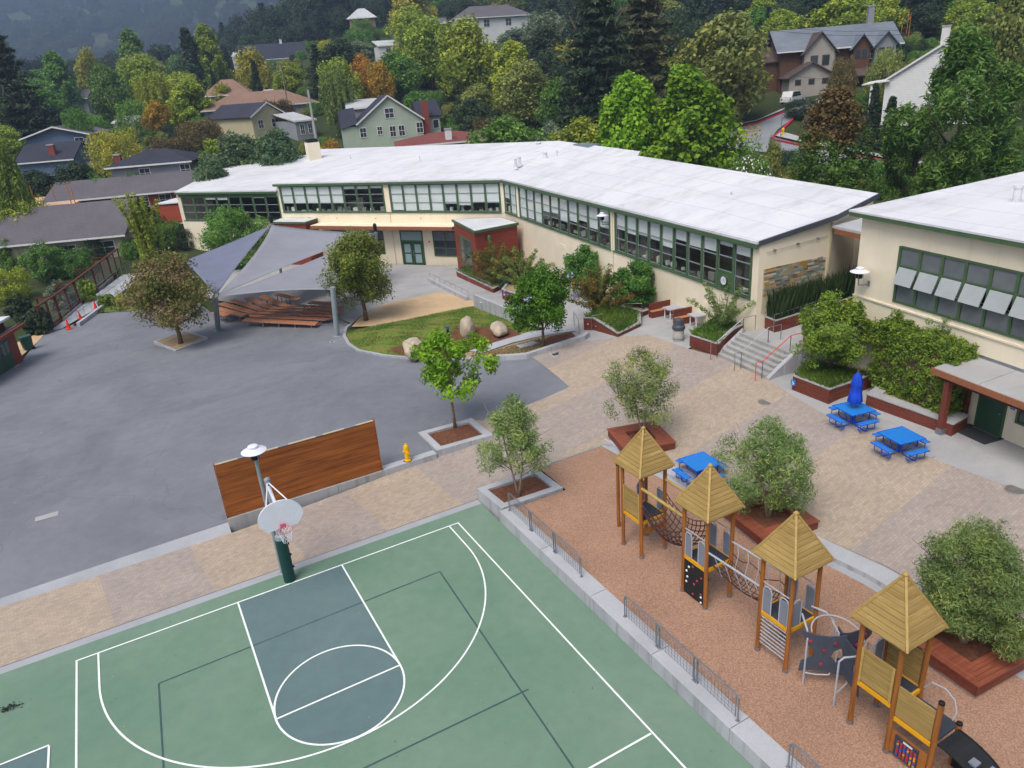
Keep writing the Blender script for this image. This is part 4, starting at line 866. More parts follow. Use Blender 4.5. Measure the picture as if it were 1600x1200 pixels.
# ------------------------------------------------------------------ board sided planters
def board_planter(name, pts, z0, z1, label, mat='redwood', nb=4, cap='concrete', soil='dry_soil', boards=True, group=None, capw=.18):
    """pts: corners (x, y); z0, z1 per corner: board sided box with concrete cap"""
    n = len(pts); z0 = z0 if isinstance(z0, list) else [z0]*n; z1 = z1 if isinstance(z1, list) else [z1]*n
    c = (sum(p[0] for p in pts)/n, sum(p[1] for p in pts)/n); t = thing(name, label, 'planter', (c[0], c[1], min(z0)), world=True, group=group)
    ar = sum(pts[i][0]*pts[(i+1) % n][1]-pts[(i+1) % n][0]*pts[i][1] for i in range(n)); sg = 1 if ar > 0 else -1
    for i in range(n):
        j = (i+1) % n; a = Vector((pts[i][0], pts[i][1], 0)); b = Vector((pts[j][0], pts[j][1], 0)); d = (b-a).normalized(); nn = Vector((-d.y, d.x, 0))*sg
        for k in range(nb):
            f0, f1 = k/nb, (k+1)/nb-.02
            za0, za1 = z0[i]+(z1[i]-z0[i])*f0, z0[i]+(z1[i]-z0[i])*f1; zb0, zb1 = z0[j]+(z1[j]-z0[j])*f0, z0[j]+(z1[j]-z0[j])*f1
            if max(za1-za0, zb1-zb0) < .02: continue
            A0 = a+d*.02; B0 = b-d*.02
            m = MB(); m.hexa([(A0.x, A0.y, za0), (B0.x, B0.y, zb0), (B0.x+nn.x*.05, B0.y+nn.y*.05, zb0), (A0.x+nn.x*.05, A0.y+nn.y*.05, za0), (A0.x, A0.y, za1), (B0.x, B0.y, zb1), (B0.x+nn.x*.05, B0.y+nn.y*.05, zb1), (A0.x+nn.x*.05, A0.y+nn.y*.05, za1)]); m.obj('board', mat, t)
        m = MB(); o = -nn*.03; q = nn*capw
        m.hexa([(a.x+o.x, a.y+o.y, z1[i]+.001), (b.x+o.x, b.y+o.y, z1[j]+.001), (b.x+q.x, b.y+q.y, z1[j]+.001), (a.x+q.x, a.y+q.y, z1[i]+.001), (a.x+o.x, a.y+o.y, z1[i]+.05+.002*i), (b.x+o.x, b.y+o.y, z1[j]+.05+.002*i), (b.x+q.x, b.y+q.y, z1[j]+.05+.002*i), (a.x+q.x, a.y+q.y, z1[i]+.05+.002*i)]); m.obj('cap', cap, t)
    ins = []
    for i in range(n):
        d1 = (Vector(pts[i])-Vector(pts[i-1])).normalized(); d2 = (Vector(pts[(i+1) % n])-Vector(pts[i])).normalized(); b = Vector((-d1.y, d1.x))*sg+Vector((-d2.y, d2.x))*sg; b = b/max(.4, b.dot(Vector((-d1.y, d1.x))*sg)); q = Vector(pts[i])+b*.06; ins.append((q.x, q.y))
    m = MB(); m.prism(ins, [z-.2 for z in z0], [z-.02 for z in z1]); m.obj('soil', soil, t)
    return t, ins
def grass(name, poly, zf, n, h, mat, seed=1, wd=.03, lean=.5, parent=None, patch=0):
    rng = np.random.default_rng(seed); xs = [p[0] for p in poly]; ys = [p[1] for p in poly]; P = []
    while len(P) < n:
        x, y = rng.uniform(min(xs), max(xs)), rng.uniform(min(ys), max(ys))
        if inside(x, y, poly):
            if patch and math.sin(x*1.7+seed)*math.cos(y*1.3)+.4*math.sin(x*5+y*4) < -patch+rng.uniform(-.3, .3)*1: 
                if rng.uniform() < .8: continue
            P.append((x, y, zf(x, y)-.02))
    P = np.array(P); n = len(P); a = rng.uniform(0, 6.283, n); hh = h*rng.uniform(.5, 1.25, n); ln = lean*hh*rng.uniform(.1, 1, n); e = np.stack([np.cos(a), np.sin(a), 0*a], 1)*wd; d = np.stack([np.cos(a+1.57+rng.normal(0, .5, n)), np.sin(a+1.57), 0*a], 1)
    m1 = P+d*(ln*.3)[:, None]+np.stack([0*a, 0*a, hh*.6], 1); tp = P+d*ln[:, None]+np.stack([0*a, 0*a, hh], 1)
    V = np.stack([P-e, P+e, m1+e*.7, tp], 1); tint = np.clip(.5+.3*np.sin(P[:, 0]*1.3)*np.cos(P[:, 1]*1.7)+rng.normal(0, .2, n), 0, 1)
    me = quads_mesh(name, V, tint, mat); o = link(name, me, parent)
    if parent is None: stuff(o)
    else:
        if '_o' in parent: o.location = tuple(-v for v in parent['_o'])
        stuff(o)
    return o
grass('grass', mound, mz, 22000, .10, 'leaf_grass', 2, .013, .8, patch=.02)
grass('dry_grass', [f2(gp(*p)) for p in ((752, 554), (822, 556), (870, 543), (842, 530), (800, 541))], lambda x, y: G(x, y)+.03, 3500, .10, 'leaf_drygrass', 5, .014, .9)
def PL(pxs, dz=0): return [gp(px, py) for px, py in pxs]
# plaza planters: (outline px on the ground, heights)
q = PL(((912, 516), (927, 516), (966, 527), (1001, 510), (1000, 498), (960, 490)))
t, ins = board_planter('board_planter', [f2(a) for a in q], [a[2] for a in q], [q[0][2]+.78, q[1][2]+.76, q[2][2]+.2, q[3][2]+.2, q[4][2]+.35, q[5][2]+.7], 'low board sided planter of trailing grass sloping down to the trash can', nb=3)
for k, (px, py) in enumerate(((919, 506), (932, 509))): pp = up(px, py, q[1][2]+.45-.12*k); MB().lathe([(.05, 0), (.05, .02)], 10, (pp[0]-.05, pp[1]-.05, pp[2])).obj('step_light', 'white_metal', t)
zf = lambda x, y: 1.25+.35*cl((13.2-y)/-2.5+.5)
grass('grass', ins, lambda x, y: 1.25+.5*cl((y-11.5)/3), 5000, .32, 'leaf_grass', 7, .012, .9)
q = PL(((972, 497), (1004, 495), (1013, 491), (1000, 470), (960, 478)))
board_planter('board_planter', [f2(a) for a in q], [a[2] for a in q], [q[0][2]+.75, q[1][2]+.3, q[2][2]+.25, q[3][2]+.3, q[4][2]+.7], 'low board sided planter against the school wall left of the picnic nook', nb=3)
q = PL(((1077, 541), (1121, 557))); qa = [f2(q[0]), f2(q[1]), (25.2, 4.75), (26.3, 5.0), (26.2, 7.2)]
t, ins = board_planter('board_planter', qa, 1.33, [1.95, 2.0, 2.35, 2.35, 1.95], 'red board sided planter on the left of the stairs', nb=4); grass('grass', ins, lambda x, y: 2.0+.2*cl((24.5-x)/-2), 5000, .30, 'leaf_grass', 9, .012, .8)
q = PL(((1237, 609), (1294, 632), (1361, 606), (1262, 585)))
t, ins = board_planter('board_planter', [f2(a) for a in q], 1.3, 1.98, 'big red board sided planter with blue access sign on the right of the stairs', nb=4); grass('grass', ins, lambda x, y: 1.97, 5000, .28, 'leaf_grass', 11, .012, .8)
pp = up(1242, 597, 1.72); sg = thing('access_sign', 'small blue wheelchair sign on the red planter corner', 'sign', (pp[0]-.1, pp[1], pp[2]), math.radians(-93))
MB().bx(-.13, -.02, -.13, .13, 0, .13).obj('plate', 'sign_blue', sg)
sy = MB(); sy.tube([(.045*math.cos(a)-.01, -.026, .045*math.sin(a)-.05) for a in np.linspace(-2.6, 1.5, 10)], .009, 5); sy.tube([(-.02, -.026, .045), (-.01, -.026, -.01), (.04, -.026, -.01), (.06, -.026, -.07)], .011, 5); sy.lathe([(.02, 0), (.02, .006)], 8, (-.02, -.026, .065)); sy.obj('wheelchair_symbol', 'white_metal', sg)
q = PL(((1352, 633), (1486, 682), (1510, 668), (1376, 616)))
t, ins = board_planter('board_planter', [f2(a) for a in q], 1.3, 1.85, 'long low board sided planter carrying the clipped hedge', nb=3, capw=.5, cap='concrete')
for px, py in ((1381, 622), (1442, 645)): pp = up(px, py, 1.65); MB().lathe([(.05, 0), (.05, .03)], 10, (pp[0]-.02, pp[1], pp[2])).obj('step_light', 'white_metal', t)
# brick fronted planter and low ramp walls by the entry
q = PL(((714, 432), (771, 458), (786, 451), (770, 432), (735, 425)))
t, ins = board_planter('brick_planter', [f2(a) for a in q], [a[2] for a in q], [q[0][2]+.45, q[1][2]+.35, q[2][2]+.35, q[3][2]+.5, q[4][2]+.5], 'red sided planter with handrail before the red entrance box', 'brick_siding', 3)
grass('grass', ins, lambda x, y: -.45, 3000, .3, 'leaf_grass', 13, .014, .8)
q = PL(((785, 467), (815, 478), (840, 462), (800, 447)))
board_planter('board_planter', [f2(a) for a in q], [a[2] for a in q], [a[2]+.75 for a in q], 'red board sided planter behind the purple flowering tree', nb=3)
def rail(label, pts, h=.9, posts=True, name='handrail', r=.02, mat='galv', mid=False, hook=True):
    P = [Vector(p) for p in pts]; t = thing(name, label, 'railing', tuple(P[0]), world=True); L = [tuple(p+Vector((0, 0, h))) for p in P]
    if hook: L = [tuple(P[0])]+L+[tuple(P[-1])]
    MB().tube(L, r, 6).obj('rail', mat, t)
    if mid: MB().tube([tuple(p+Vector((0, 0, h*.5))) for p in P], r*.7, 6).obj('mid_rail', 'galv', t)
    if posts:
        for i in range(len(P)-1):
            n = max(1, round((P[i+1]-P[i]).length/1.5))
            for k in range(0 if i else 1, n+(0 if i == len(P)-2 and hook else 1)):
                p = P[i].lerp(P[i+1], k/n); MB().tube([tuple(p), tuple(p+Vector((0, 0, h-.01)))], r*.85, 6).obj('post', 'galv', t)
    return t
for (px, lab, hs) in ((((668, 440), (728, 470)), 'low pale concrete wall beside the entry ramp, farther one', (.35, .3)), (((741, 480), (802, 505)), 'low pale concrete wall beside the entry ramp, nearer taller one', (1.0, .85))):
    a, b = gp(*px[0]), gp(*px[1]); d = Vector((b[0]-a[0], b[1]-a[1], 0)).normalized(); nn = Vector((-d.y, d.x, 0))*.24
    t = thing('ramp_wall', lab, 'wall', a, world=True); MB().prism([(a[0], a[1]), (b[0], b[1]), (b[0]+nn.x, b[1]+nn.y), (a[0]+nn.x, a[1]+nn.y)], [a[2]-.2, b[2]-.2, b[2]-.2, a[2]-.2], [a[2]+hs[0], b[2]+hs[1], b[2]+hs[1], a[2]+hs[0]]).obj('wall_face', 'concrete_pale', t)
    if hs[0] < .5: rail('thin steel handrail along the farther entry ramp wall', [(a[0]+nn.x, a[1]+nn.y, a[2]), (b[0]+nn.x, b[1]+nn.y, b[2])], .75, r=.014)
    else: MB().prism([(a[0]+d.x*1.6-.2, a[1]+d.y*1.6-.25), (a[0]+d.x*1.6+.1, a[1]+d.y*1.6-.35), (a[0]+d.x*1.6+.15, a[1]+d.y*1.6), (a[0]+d.x*1.6-.1, a[1]+d.y*1.6+.1)], a[2]-.1, a[2]+.8).obj('fountain_block', 'concrete_pale', t)
a, b = gp(714, 436), gp(768, 459); rail('steel handrail on the red sided planter by the entry', [(a[0], a[1], a[2]+.4), (b[0], b[1], b[2]+.35)], .55)
for i, (pa, pb) in enumerate((((925, 517), (943, 513)), ((975, 497), (1003, 497)))):
    a, b = gp(*pa), gp(*pb); rail(('bent steel handrail on the sloping planter nearer the purple flowering tree', 'bent steel handrail on the planter nearer the picnic nook')[i], [a, b], .95, False)
a = gp(905, 522); rail('short steel rail by the lower bed wall end', [a, (a[0]+.7, a[1]+1.6, a[2])], .9, False)
# picnic nook by the school wall
def nook(px, label, k):
    a = gp(*px); rz = math.radians(-97+90); t = thing('high_back_bench', 'redwood high backed bench '+label, 'bench', (a[0], a[1], a[2]), rz)
    for i in range(4): MB().bx(0, -.05+0, .02+i*.22, 2.3, .03, .235+i*.22).obj('back_board', 'redwood', t)
    for i in range(2): MB().bx(0, -.38+i*.165, .42, 2.3, -.225+i*.165, .46).obj('seat_board', 'redwood_bench', t)
    MB().bx(.02, -.36, 0, 2.28, -.3, .415).obj('front_board', 'redwood', t); MB().bx(.0, -.3, 0, .05, -.06, .41).obj('end_board', 'redwood', t)
    tt = thing('table', 'pale stone topped table '+label, 'table', (a[0]+.35, a[1]-1.15, a[2]), rz); MB().bx(0, -.4, .7, 1.9, .4, .76).obj('table_top', 'concrete_pale', tt)
    for x, y in ((.15, -.3), (.15, .3), (1.75, -.3), (1.75, .3)): MB().tube([(x, y, 0), (x, y, .7)], .035, 8).obj('leg', 'white_metal', tt)
nook((1014, 496), 'of the picnic nook left of the trash can', 0); nook((1052, 507), 'of the picnic nook directly behind the trash can', 1)
p = gp(1060, 531); t = thing('trash_can', 'round pale trash can with dark domed lid on the plaza', 'trash can', p)
MB().lathe([(.30, 0), (.31, .04), (.31, .62)], 20).obj('drum', 'trash_pale', t); MB().lathe([(.32, .62), (.36, .66), (.36, .82), (.30, .9), (.26, 1.0)], 20).obj('collar', 'trash_grey', t); MB().lathe([(.26, 1.0), (.28, 1.02), (.25, 1.2), (.16, 1.27), (.05, 1.3)], 20).obj('lid', 'trash_grey', t)
MB().lathe([(.33, .1), (.325, .16)], 20).obj('hoop', 'galv', t); MB().lathe([(.28, .004), (.28, .012)], 16, (.25, -.25, 0)).obj('wet_ring', 'asphalt', t)
# ------------------------------------------------------------------ stairs, walkway and railings between the two buildings
SL, SR = Vector((23.72, 4.32, 1.32)), Vector((23.36, .72, 1.32)); sd_ = (SR-SL).normalized(); si = Vector((-sd_.y, sd_.x, 0)); si = si if si.x > 0 else -si
t = thing('stairs', 'concrete stairs with dark nosings climbing between red planters to the school', 'stairs', tuple(SL), world=True)
for k in range(6):
    a = SL+si*(.27*k); b = SR+si*(.27*k); z0 = 1.2; z1 = 1.32+.175*(k+1); c = b+si*(.27 if k < 5 else 1.6); d = a+si*(.27 if k < 5 else 1.6)
    MB().prism([(a.x, a.y), (b.x, b.y), (c.x, c.y), (d.x, d.y)], z0, z1).obj('step', 'concrete', t)
    e = a-si*.004; f = b-si*.004; g_ = b+si*.06; h_ = a+si*.06; MB().prism([(e.x, e.y), (f.x, f.y), (g_.x, g_.y), (h_.x, h_.y)], z1-.05, z1+.003).obj('nosing', 'trash_grey' if False else 'stucco_grey', t)
for s, P in ((-1, SL), (1, SR)):
    o = sd_*.0 if s > 0 else -sd_*.22; a = P+o; m = MB(); b = a+si*1.7; c = b+sd_*.22; d = a+sd_*.22
    m.prism([(a.x, a.y), (b.x, b.y), (c.x, c.y), (d.x, d.y)], 1.1, [1.38, 2.5, 2.5, 1.38]); m.obj('cheek_wall', 'concrete_pale', t)
wk = [tuple((SL+si*1.6)[:2]), tuple((SR+si*1.6)[:2]), (27.4, -.2), (31.5, -.2), (42, -.4), (42, 2.6), (31, 2.75), (26.2, 3.9)]
wz = lambda x, y: 2.37+.11*max(0, x-26.5)
o = sheet('walkway', wk, 'concrete', wz, .004, 1.); 
st_ = MB(); a = SR+si*.9; b_ = SR+si*1.7
st_.prism([(a.x, a.y-.24), (b_.x, b_.y-.24), (27.3, -.5), (27.3, -.28), (b_.x, b_.y-.02), (a.x, a.y-.02)], 1.1, [1.9, 2.5, 2.6, 2.6, 2.5, 1.9]); st_.obj('side_wall', 'concrete_pale', t)
def sz(P, k): return Vector((P.x, P.y, 1.32))+si*(.27*k)+Vector((0, 0, .175*k))
MID = SL.lerp(SR, .55)
for P, lab, mt in ((SL+sd_*.1, 'steel handrail on the left of the stairs', 'galv'), (MID, 'steel handrail up the middle of the stairs', 'galv'), (SR-sd_*.1, 'steel handrail with orange top on the right of the stairs', 'cone_orange')):
    a = Vector((P.x, P.y, 1.32))-si*.55; b = Vector((P.x, P.y, 1.32))-si*.15; c = sz(P, 5.5); d = c+si*.8
    e = d+si*2.2+Vector((0, 0, .1)); ps = [tuple(a), tuple(b), tuple(c), tuple(d)]
    rail(lab, ps, .9, mat='galv' if mt == 'galv' else mt, r=.022)
rail('long steel railing along the planter of reeds, rising with the walkway', [(26.3, 3.05, 2.4), (31.2, 2.3, 2.9), (36.5, 1.7, 3.5)], .95, mid=True)
rail('railing with a bright orange top bar on the right of the walkway', [(25.6, .5, 2.4), (28.5, .15, 2.6), (33., -.1, 3.1)], .95, mat='cone_orange', mid=True)
# ------------------------------------------------------------------ the school
SO = (27., 40., 0.)
school = thing('school_building', 'long bent cream school with green ribbon windows and flat white roofs', 'building', SO, world=True)
BL, BR, CRr = np.array([14.15, 61.07]), np.array([30.29, 39.75]), np.array([25.72, 3.95])
dB = (BR-BL)/np.linalg.norm(BR-BL); dC = (CRr-BR)/np.linalg.norm(CRr-BR); iB = np.array([-dB[1], dB[0]]); iC = np.array([-dC[1], dC[0]])
PB = BL+iB*.3; PC = BR+iC*.3; FB = frame(PB, dB); FC = frame(PC, dC); LBn = 26.9; LCn = 36.0
_units = {}
def _umesh(key, fn):
    if key not in _units: _units[key] = fn()
    return _units[key]
def place(name, me, M, parent, off=(0, 0, 0)):
    """an object with a shared mesh put at matrix M (world) under a world-built thing"""
    o = link(name, me, parent); root = parent
    while root.parent is not None: root = root.parent
    o.matrix_local = Matrix.Translation(-Vector(root['_o'])) @ M @ Matrix.Translation(Vector(off)) if parent is root else Matrix.Translation(Vector(off))
    return o
def window_unit(parent, M, u, z0, w, h, rows=3, blind=0., name='window', glass='glass', low=None, mull=.19):
    key = (round(w, 3), round(h, 3), rows, mull)
    def fr():
        m = MB(); m.bx(-mull*.5, -.05, 0, mull*.5, .1, h); m.bx(w-mull*.5, -.048, 0, w+mull*.5, .1, h); m.bx(mull*.5, -.03, 0, w-mull*.5, .08, .09); m.bx(mull*.5, -.03, h-.07, w-mull*.5, .08, h)
        return m.mesh('window_frame', 'green_trim')
    f = place(name, _umesh(('f',)+key, fr), M, parent, (u, 0, z0))
    ph = (h-.16)/rows; pw = w-mull
    pane = _umesh(('p', glass)+key, lambda: MB().add([(.03, .015, .03), (pw-.03, .015, .03), (pw-.03, .015, ph-.03), (.03, .015, ph-.03)], [(0, 1, 2, 3)]).mesh('pane', glass))
    sash = _umesh(('s',)+key, lambda: (lambda m: m.mesh('sash', 'pole_grey'))(MB().bx(0, .002, 0, .03, .03, ph-.002).bx(pw-.03, .002, 0, pw, .03, ph-.002).bx(.03, .002, 0, pw-.03, .03, .03).bx(.03, .002, ph-.032, pw-.03, .03, ph-.002)))
    for r in range(rows):
        o = link('pane', pane, f, (mull*.5, 0, .09+r*ph)); link('sash', sash, f, (mull*.5, 0, .09+r*ph))
    if blind > 0: 
        bh = blind*(h-.16); link('blind', _umesh(('b', round(pw, 3), round(bh, 2)), lambda: MB().bx(.0, .06, 0, pw, .07, bh).mesh('blind', 'blind')), f, (mull*.5, 0, h-.07-bh))
    return f
ZS, ZT = 3.96, 6.68
def clutter(M, u0, u1, seed):
    rg = random.Random(seed); m1 = MB(M); m2 = MB(M); u = u0
    while u < u1:
        s = rg.uniform(.15, .6); hgt = rg.uniform(.1, .55)
        (m1 if rg.random() < .5 else m2).bx(u, .25+rg.uniform(0, .3), ZS+.03, u+s, .65, ZS+.03+hgt); u += s+rg.uniform(.05, .9)
        if rg.random() < .35: m2.bx(u, 1.5, ZS-.4, u+rg.uniform(.5, 1.2), 1.9, ZS+rg.uniform(.5, 1.6))
    stuff(m1.obj('sill_clutter', 'paper', school)); stuff(m2.obj('sill_clutter', 'interior', school))
# wing B: lower wall, sill, piers, header, fascia, room behind
def wallpiece(F, x0, x1, z0, z1, name='wall', mat='stucco', y0=0, y1=.3): return MB(F).bx(x0, y0, z0, x1, y1, z1).obj(name, mat, school)
wallpiece(FB, -.1, LBn, -2.2, 3.9); wallpiece(FC, -.2, LCn, -1.2, 3.88)
for F, x0, x1 in ((FB, .15, 26.45), (FC, -.2, 35.5)):
    wallpiece(F, x0, x1, 3.88, ZS, 'window_sill', 'green_trim', -.09, .3); wallpiece(F, x0, x1, ZT, 6.9, 'window_head', 'green_trim', -.02, .3)
    MB(F).bx(x0, 5., 2.5, x1, 5.1, 7.6).obj('room_wall', 'interior', school); MB(F).bx(x0, .31, 3.3, x1, 5., 3.4).obj('room_floor', 'interior', school)
for F, x0, x1 in ((FB, -.16, .16), (FB, 13.42, 14.14), (FB, 26.42, 26.9)): wallpiece(F, x0, x1, 3.88, 6.9, 'pier', y0=-.03)
for x0, x1 in ((2.93, 3.56), (20.36, 21.06), (35.45, 36.0)): wallpiece(FC, x0, x1, 3.88, 6.9, 'pier', y0=-.03)
MB(FB).bx(-.45, -.3, 6.72, 26.75, -.22, 6.97).obj('fascia', 'green_trim', school); MB(FC).bx(.0, -.3, 6.72, 36.1, -.22, 6.97).obj('fascia', 'green_trim', school)
MB(FB).bx(-.4, -.22, 6.9, 26.7, .3, 6.96).obj('soffit', 'stucco', school); MB(FC).bx(-.1, -.22, 6.9, 36., .3, 6.96).obj('soffit', 'stucco', school)
bl = [.66, .66, .66, .68, .66, .12, .12, .10, .96, .98, .96, .98, .72, .78, .68, .7]
for k in range(8): window_unit(school, FB, .22+k*1.647, ZS, 1.647, ZT-ZS, 3, bl[k])
for k in range(8): window_unit(school, FB, 14.2+k*1.525, ZS, 1.525, ZT-ZS, 3, bl[8+k])
for k in range(2): window_unit(school, FC, -.12+k*1.5, ZS, 1.5, ZT-ZS, 3, (.5, .97)[k])
blc = [.97, .95, .98, .55, .52, .7, .6, .5, .62, .5]
for k in range(10): window_unit(school, FC, 3.62+k*1.67, ZS, 1.67, ZT-ZS, 3, blc[k])
bld = [.42, .45, .4, .42, .5, .25, .3, .28, .22, .2]
for k in range(10):
    if k == 8: 
        window_unit(school, FC, 21.1+k*1.432, ZS+.95, 1.432, ZT-ZS-.95, 2, .15); MB(FC).bx(21.1+k*1.432+.05, -.02, ZS, 21.1+(k+1)*1.432-.05, .08, ZS+.95).obj('panel_below_window', 'green_trim', school)
    else: window_unit(school, FC, 21.1+k*1.432, ZS, 1.432, ZT-ZS, 3, bld[k])
u0 = 21.1+8.5*1.432; ck = thing('clock', 'round white wall clock under the school windows near the stairs', 'clock', tuple(FC @ Vector((u0, -.05, ZS+.5))), math.atan2(dC[1], dC[0]))
m = MB(); m.tube([(0, .02, 0), (0, -.06, 0)], .27, 20); m.obj('rim', 'trash_grey', ck); m = MB(); m.tube([(0, -.061, 0), (0, -.068, 0)], .235, 20); m.obj('dial', 'clock_white', ck); m = MB(); m.bx(-.012, -.075, -.02, .012, -.069, .17); m.bx(-.02, -.075, -.012, .1, -.070, .012); m.obj('hand', 'black_plain', ck)
clutter(FB, .4, 26, 1); clutter(FC, 0, 35, 2)
# roofs
def roof(pts, name='roof', mat='roof_white', th=.14, parent=None):
    return MB().prism([(p[0], p[1]) for p in pts], [p[2]-th for p in pts], [p[2] for p in pts]).obj(name, mat, parent or school)
bc = (41.0, 46.2, 9.2); EZ = 7.1; bb = (23.7, 76.7, 9.0)
roof([(*BL, EZ), (*BR, EZ), bc, bb]); roof([(*BR, EZ), (*CRr, EZ), (30.6, 3.15, 7.83), (35.3, 4.25, 8.2), (37.4, 28.4, 8.9), (39.5, 30.7, 8.93), bc], mat='roof_white_long')
for pts in ([(37.4, 28.4, 8.9), (39.5, 30.7, 8.93), (39.6, 30.5, 8.93), (37.5, 28.2, 8.9)],): pass
# flat roof details: vents, skylight, pipes, edge metal
for i, (px, py, r_, h_) in enumerate(((842, 232, .22, .55), (852, 246, .2, .4), (806, 258, .12, .5), (812, 256, .14, .55), (870, 245, .07, .5), (656, 250, .06, .3), (548, 249, .06, .3), (1142, 310, .06, .3), (838, 230, .12, .5))):
    z = 8.6 if py < 240 else (8.3 if py < 252 else 8.0)
    if px > 1000: z = 7.7
    if px < 700: z = 8.3
    p = up(px, py, z); MB().lathe([(r_*1.9, -.25), (r_*1.7, -.02), (r_, .0), (r_, h_), (r_*1.3, h_+.02), (r_*1.2, h_+.1)], 12, tuple(p)).obj('roof_vent', 'roof_white', school)
p = up(917, 228, 8.95); m = Matrix.Translation(Vector(p)) @ Matrix.Rotation(math.atan2(dC[1], dC[0]), 4, 'Z'); MB(m).bx(-1.6, -.7, -.2, 1.6, .7, .18).obj('skylight', 'galv', school)
for k in range(4): MB(m).bx(-1.5+k*.77, -.62, .182, -.8+k*.77, .62, .2).obj('skylight_pane', 'pale_glass', school)
p = up(490, 240, 9.0); MB().bx(p[0]-.75, p[1]-.6, 5.5, p[0]+.75, p[1]+.6, 10.3).obj('chimney', 'stucco', school); MB().bx(p[0]-.6, p[1]-.5, 10.302, p[0]+.6, p[1]+.5, 10.7).obj('chimney_cap', 'black_plain', school)
# side wall of wing B above the lower roof, and wing A
MB().prism([(BL[0]+.1, BL[1]+.2), (BL[0]+.4, BL[1]+.05), (23.9, 76.5), (23.6, 76.6)], [5.8]*4, [6.95, 6.95, 8.84, 8.84]).obj('wall', 'stucco', school)
aL = BL+dB*(-15.1); roof([(*aL, 6.36), (*(BL-dB*.02), 6.36), (24.6, 84.2, 7.9), (16.0, 94.5, 7.6)], 'lower_roof')
FA = frame(PB+dB*(-15.0), dB)
wallpiece(FA, .0, 14.9, -2.2, 2.93); wallpiece(FA, 0, 14.9, 2.93, 3.0, 'window_sill', 'green_trim', -.06, .3); wallpiece(FA, 0, 14.9, 5.68, 6.22, 'window_head', 'green_trim', -.02, .3); wallpiece(FA, -.3, 14.9, 6.0, 6.215, 'fascia', 'green_trim', -.3, -.22)
wallpiece(FA, 0, .35, 3.0, 5.68, 'pier'); MB(FA).bx(0, 5, 1.5, 14.9, 5.1, 6.2).obj('room_wall', 'interior_dark', school); MB(FA).bx(0, .31, 2.4, 14.9, 5, 2.5).obj('room_floor', 'interior', school)
for k in range(8): window_unit(school, FA, .4+k*1.79, 3.0, 1.79, 2.68, 3, (.0, .0, .1, .12, 0, 0, .05, 0)[k])
wallpiece(FA, 14.65, 14.9, 2.93, 6.2, 'pier', y0=-.03)
MB(FA).bx(-.3, 0, -2, -.02, 12, 6.2).obj('wall', 'stucco', school); MB(FA).bx(-4.4, .6, -2, -.31, 8, 4.7).obj('annex_wall', 'orange_siding', school); MB(FA).hexa([(-4.6, .4, 4.72), (-.31, .4, 4.95), (-.31, 8.2, 5.3), (-4.6, 8.2, 5.1), (-4.6, .4, 4.86), (-.31, .4, 5.1), (-.31, 8.2, 5.45), (-4.6, 8.2, 5.25)]).obj('annex_roof', 'roof_white', school)
for k in range(20): MB(FA).bx(-4.4, .575, -1.4+k*.3, -.31, .599, -1.112+k*.3).obj('siding_board', 'orange_siding', school)
for z_ in (1.2, -.7): af = MB(FA).bx(-1.9, .53, z_, -.6, .574, z_+1.4).obj('window', 'trim_white', school); MB(FA).bx(-1.8, .51, z_+.1, -.7, .529, z_+1.3).obj('pane', 'dark_glass', af)
# ground floor of wing B: double doors, transom, window, canopy
def boxes(name, mat, F, lst, parent=school):
    m = MB(F)
    for b in lst: m.bx(*b)
    return m.obj(name, mat, parent)
boxes('door_frame', 'green_trim', FB, [(14.74, -.09, -1.5, 14.86, .0, 2.1), (17.3, -.09, -1.5, 17.42, .0, 2.1), (14.86, -.09, .98, 17.3, .0, 1.1), (14.86, -.09, 2.0, 17.3, 0, 2.1)])
boxes('transom_pane', 'pale_glass', FB, [(14.87, -.05, 1.1, 17.29, -.04, 2.0)])
for a in (14.88, 16.1):
    d_ = boxes('door', 'door_green', FB, [(a, -.075, -1.46, a+.22, -.03, .97), (a+.96, -.075, -1.46, a+1.18, -.03, .97), (a+.22, -.074, -1.46, a+.96, -.03, -1.2), (a+.22, -.074, -.3, a+.96, -.03, -.16), (a+.22, -.074, .72, a+.96, -.03, .97)])
    boxes('door_pane', 'pale_glass', FB, [(a+.221, -.055, -1.199, a+.959, -.05, -.301)], d_); boxes('door_pane', 'pale_glass', FB, [(a+.221, -.055, -.159, a+.959, -.05, .719)], d_); boxes('door_handle', 'galv', FB, [(a+(1.02 if a < 15 else .1), -.12, -.5, a+(1.06 if a < 15 else .14), -.076, .1)], d_)
boxes('entry_window', 'green_trim', FB, [(18.6, -.08, -.45, 18.72, 0, 2.1), (19.95, -.08, -.45, 20.07, 0, 2.1), (21.3, -.08, -.45, 21.42, 0, 2.1), (18.72, -.07, 2.0, 21.3, 0, 2.1), (18.72, -.1, -.45, 21.3, 0, -.36)])
for a in (18.73, 20.08):
    for z0, z1, mt in ((-.34, .36, 'dark_glass'), (.40, 1.16, 'dark_glass'), (1.2, 1.98, 'frost_glass')): boxes('pane', mt, FB, [(a, -.04, z0, a+1.21, -.03, z1)])
    boxes('window_bar', 'pole_grey', FB, [(a, -.055, .361, a+1.21, -.02, .399), (a, -.055, 1.161, a+1.21, -.02, 1.199), (a+.58, -.056, 1.2, a+.62, -.02, 1.98)])
boxes('bell', 'cone_orange', FB, [(18.05, -.06, .92, 18.2, -.001, 1.07)])
for k in range(7): u_ = 4.9+k*2.43; boxes('canopy_sheet', 'stucco', FB, [(u_, -1.75, 2.80, u_+2.41, -.01, 2.87)])
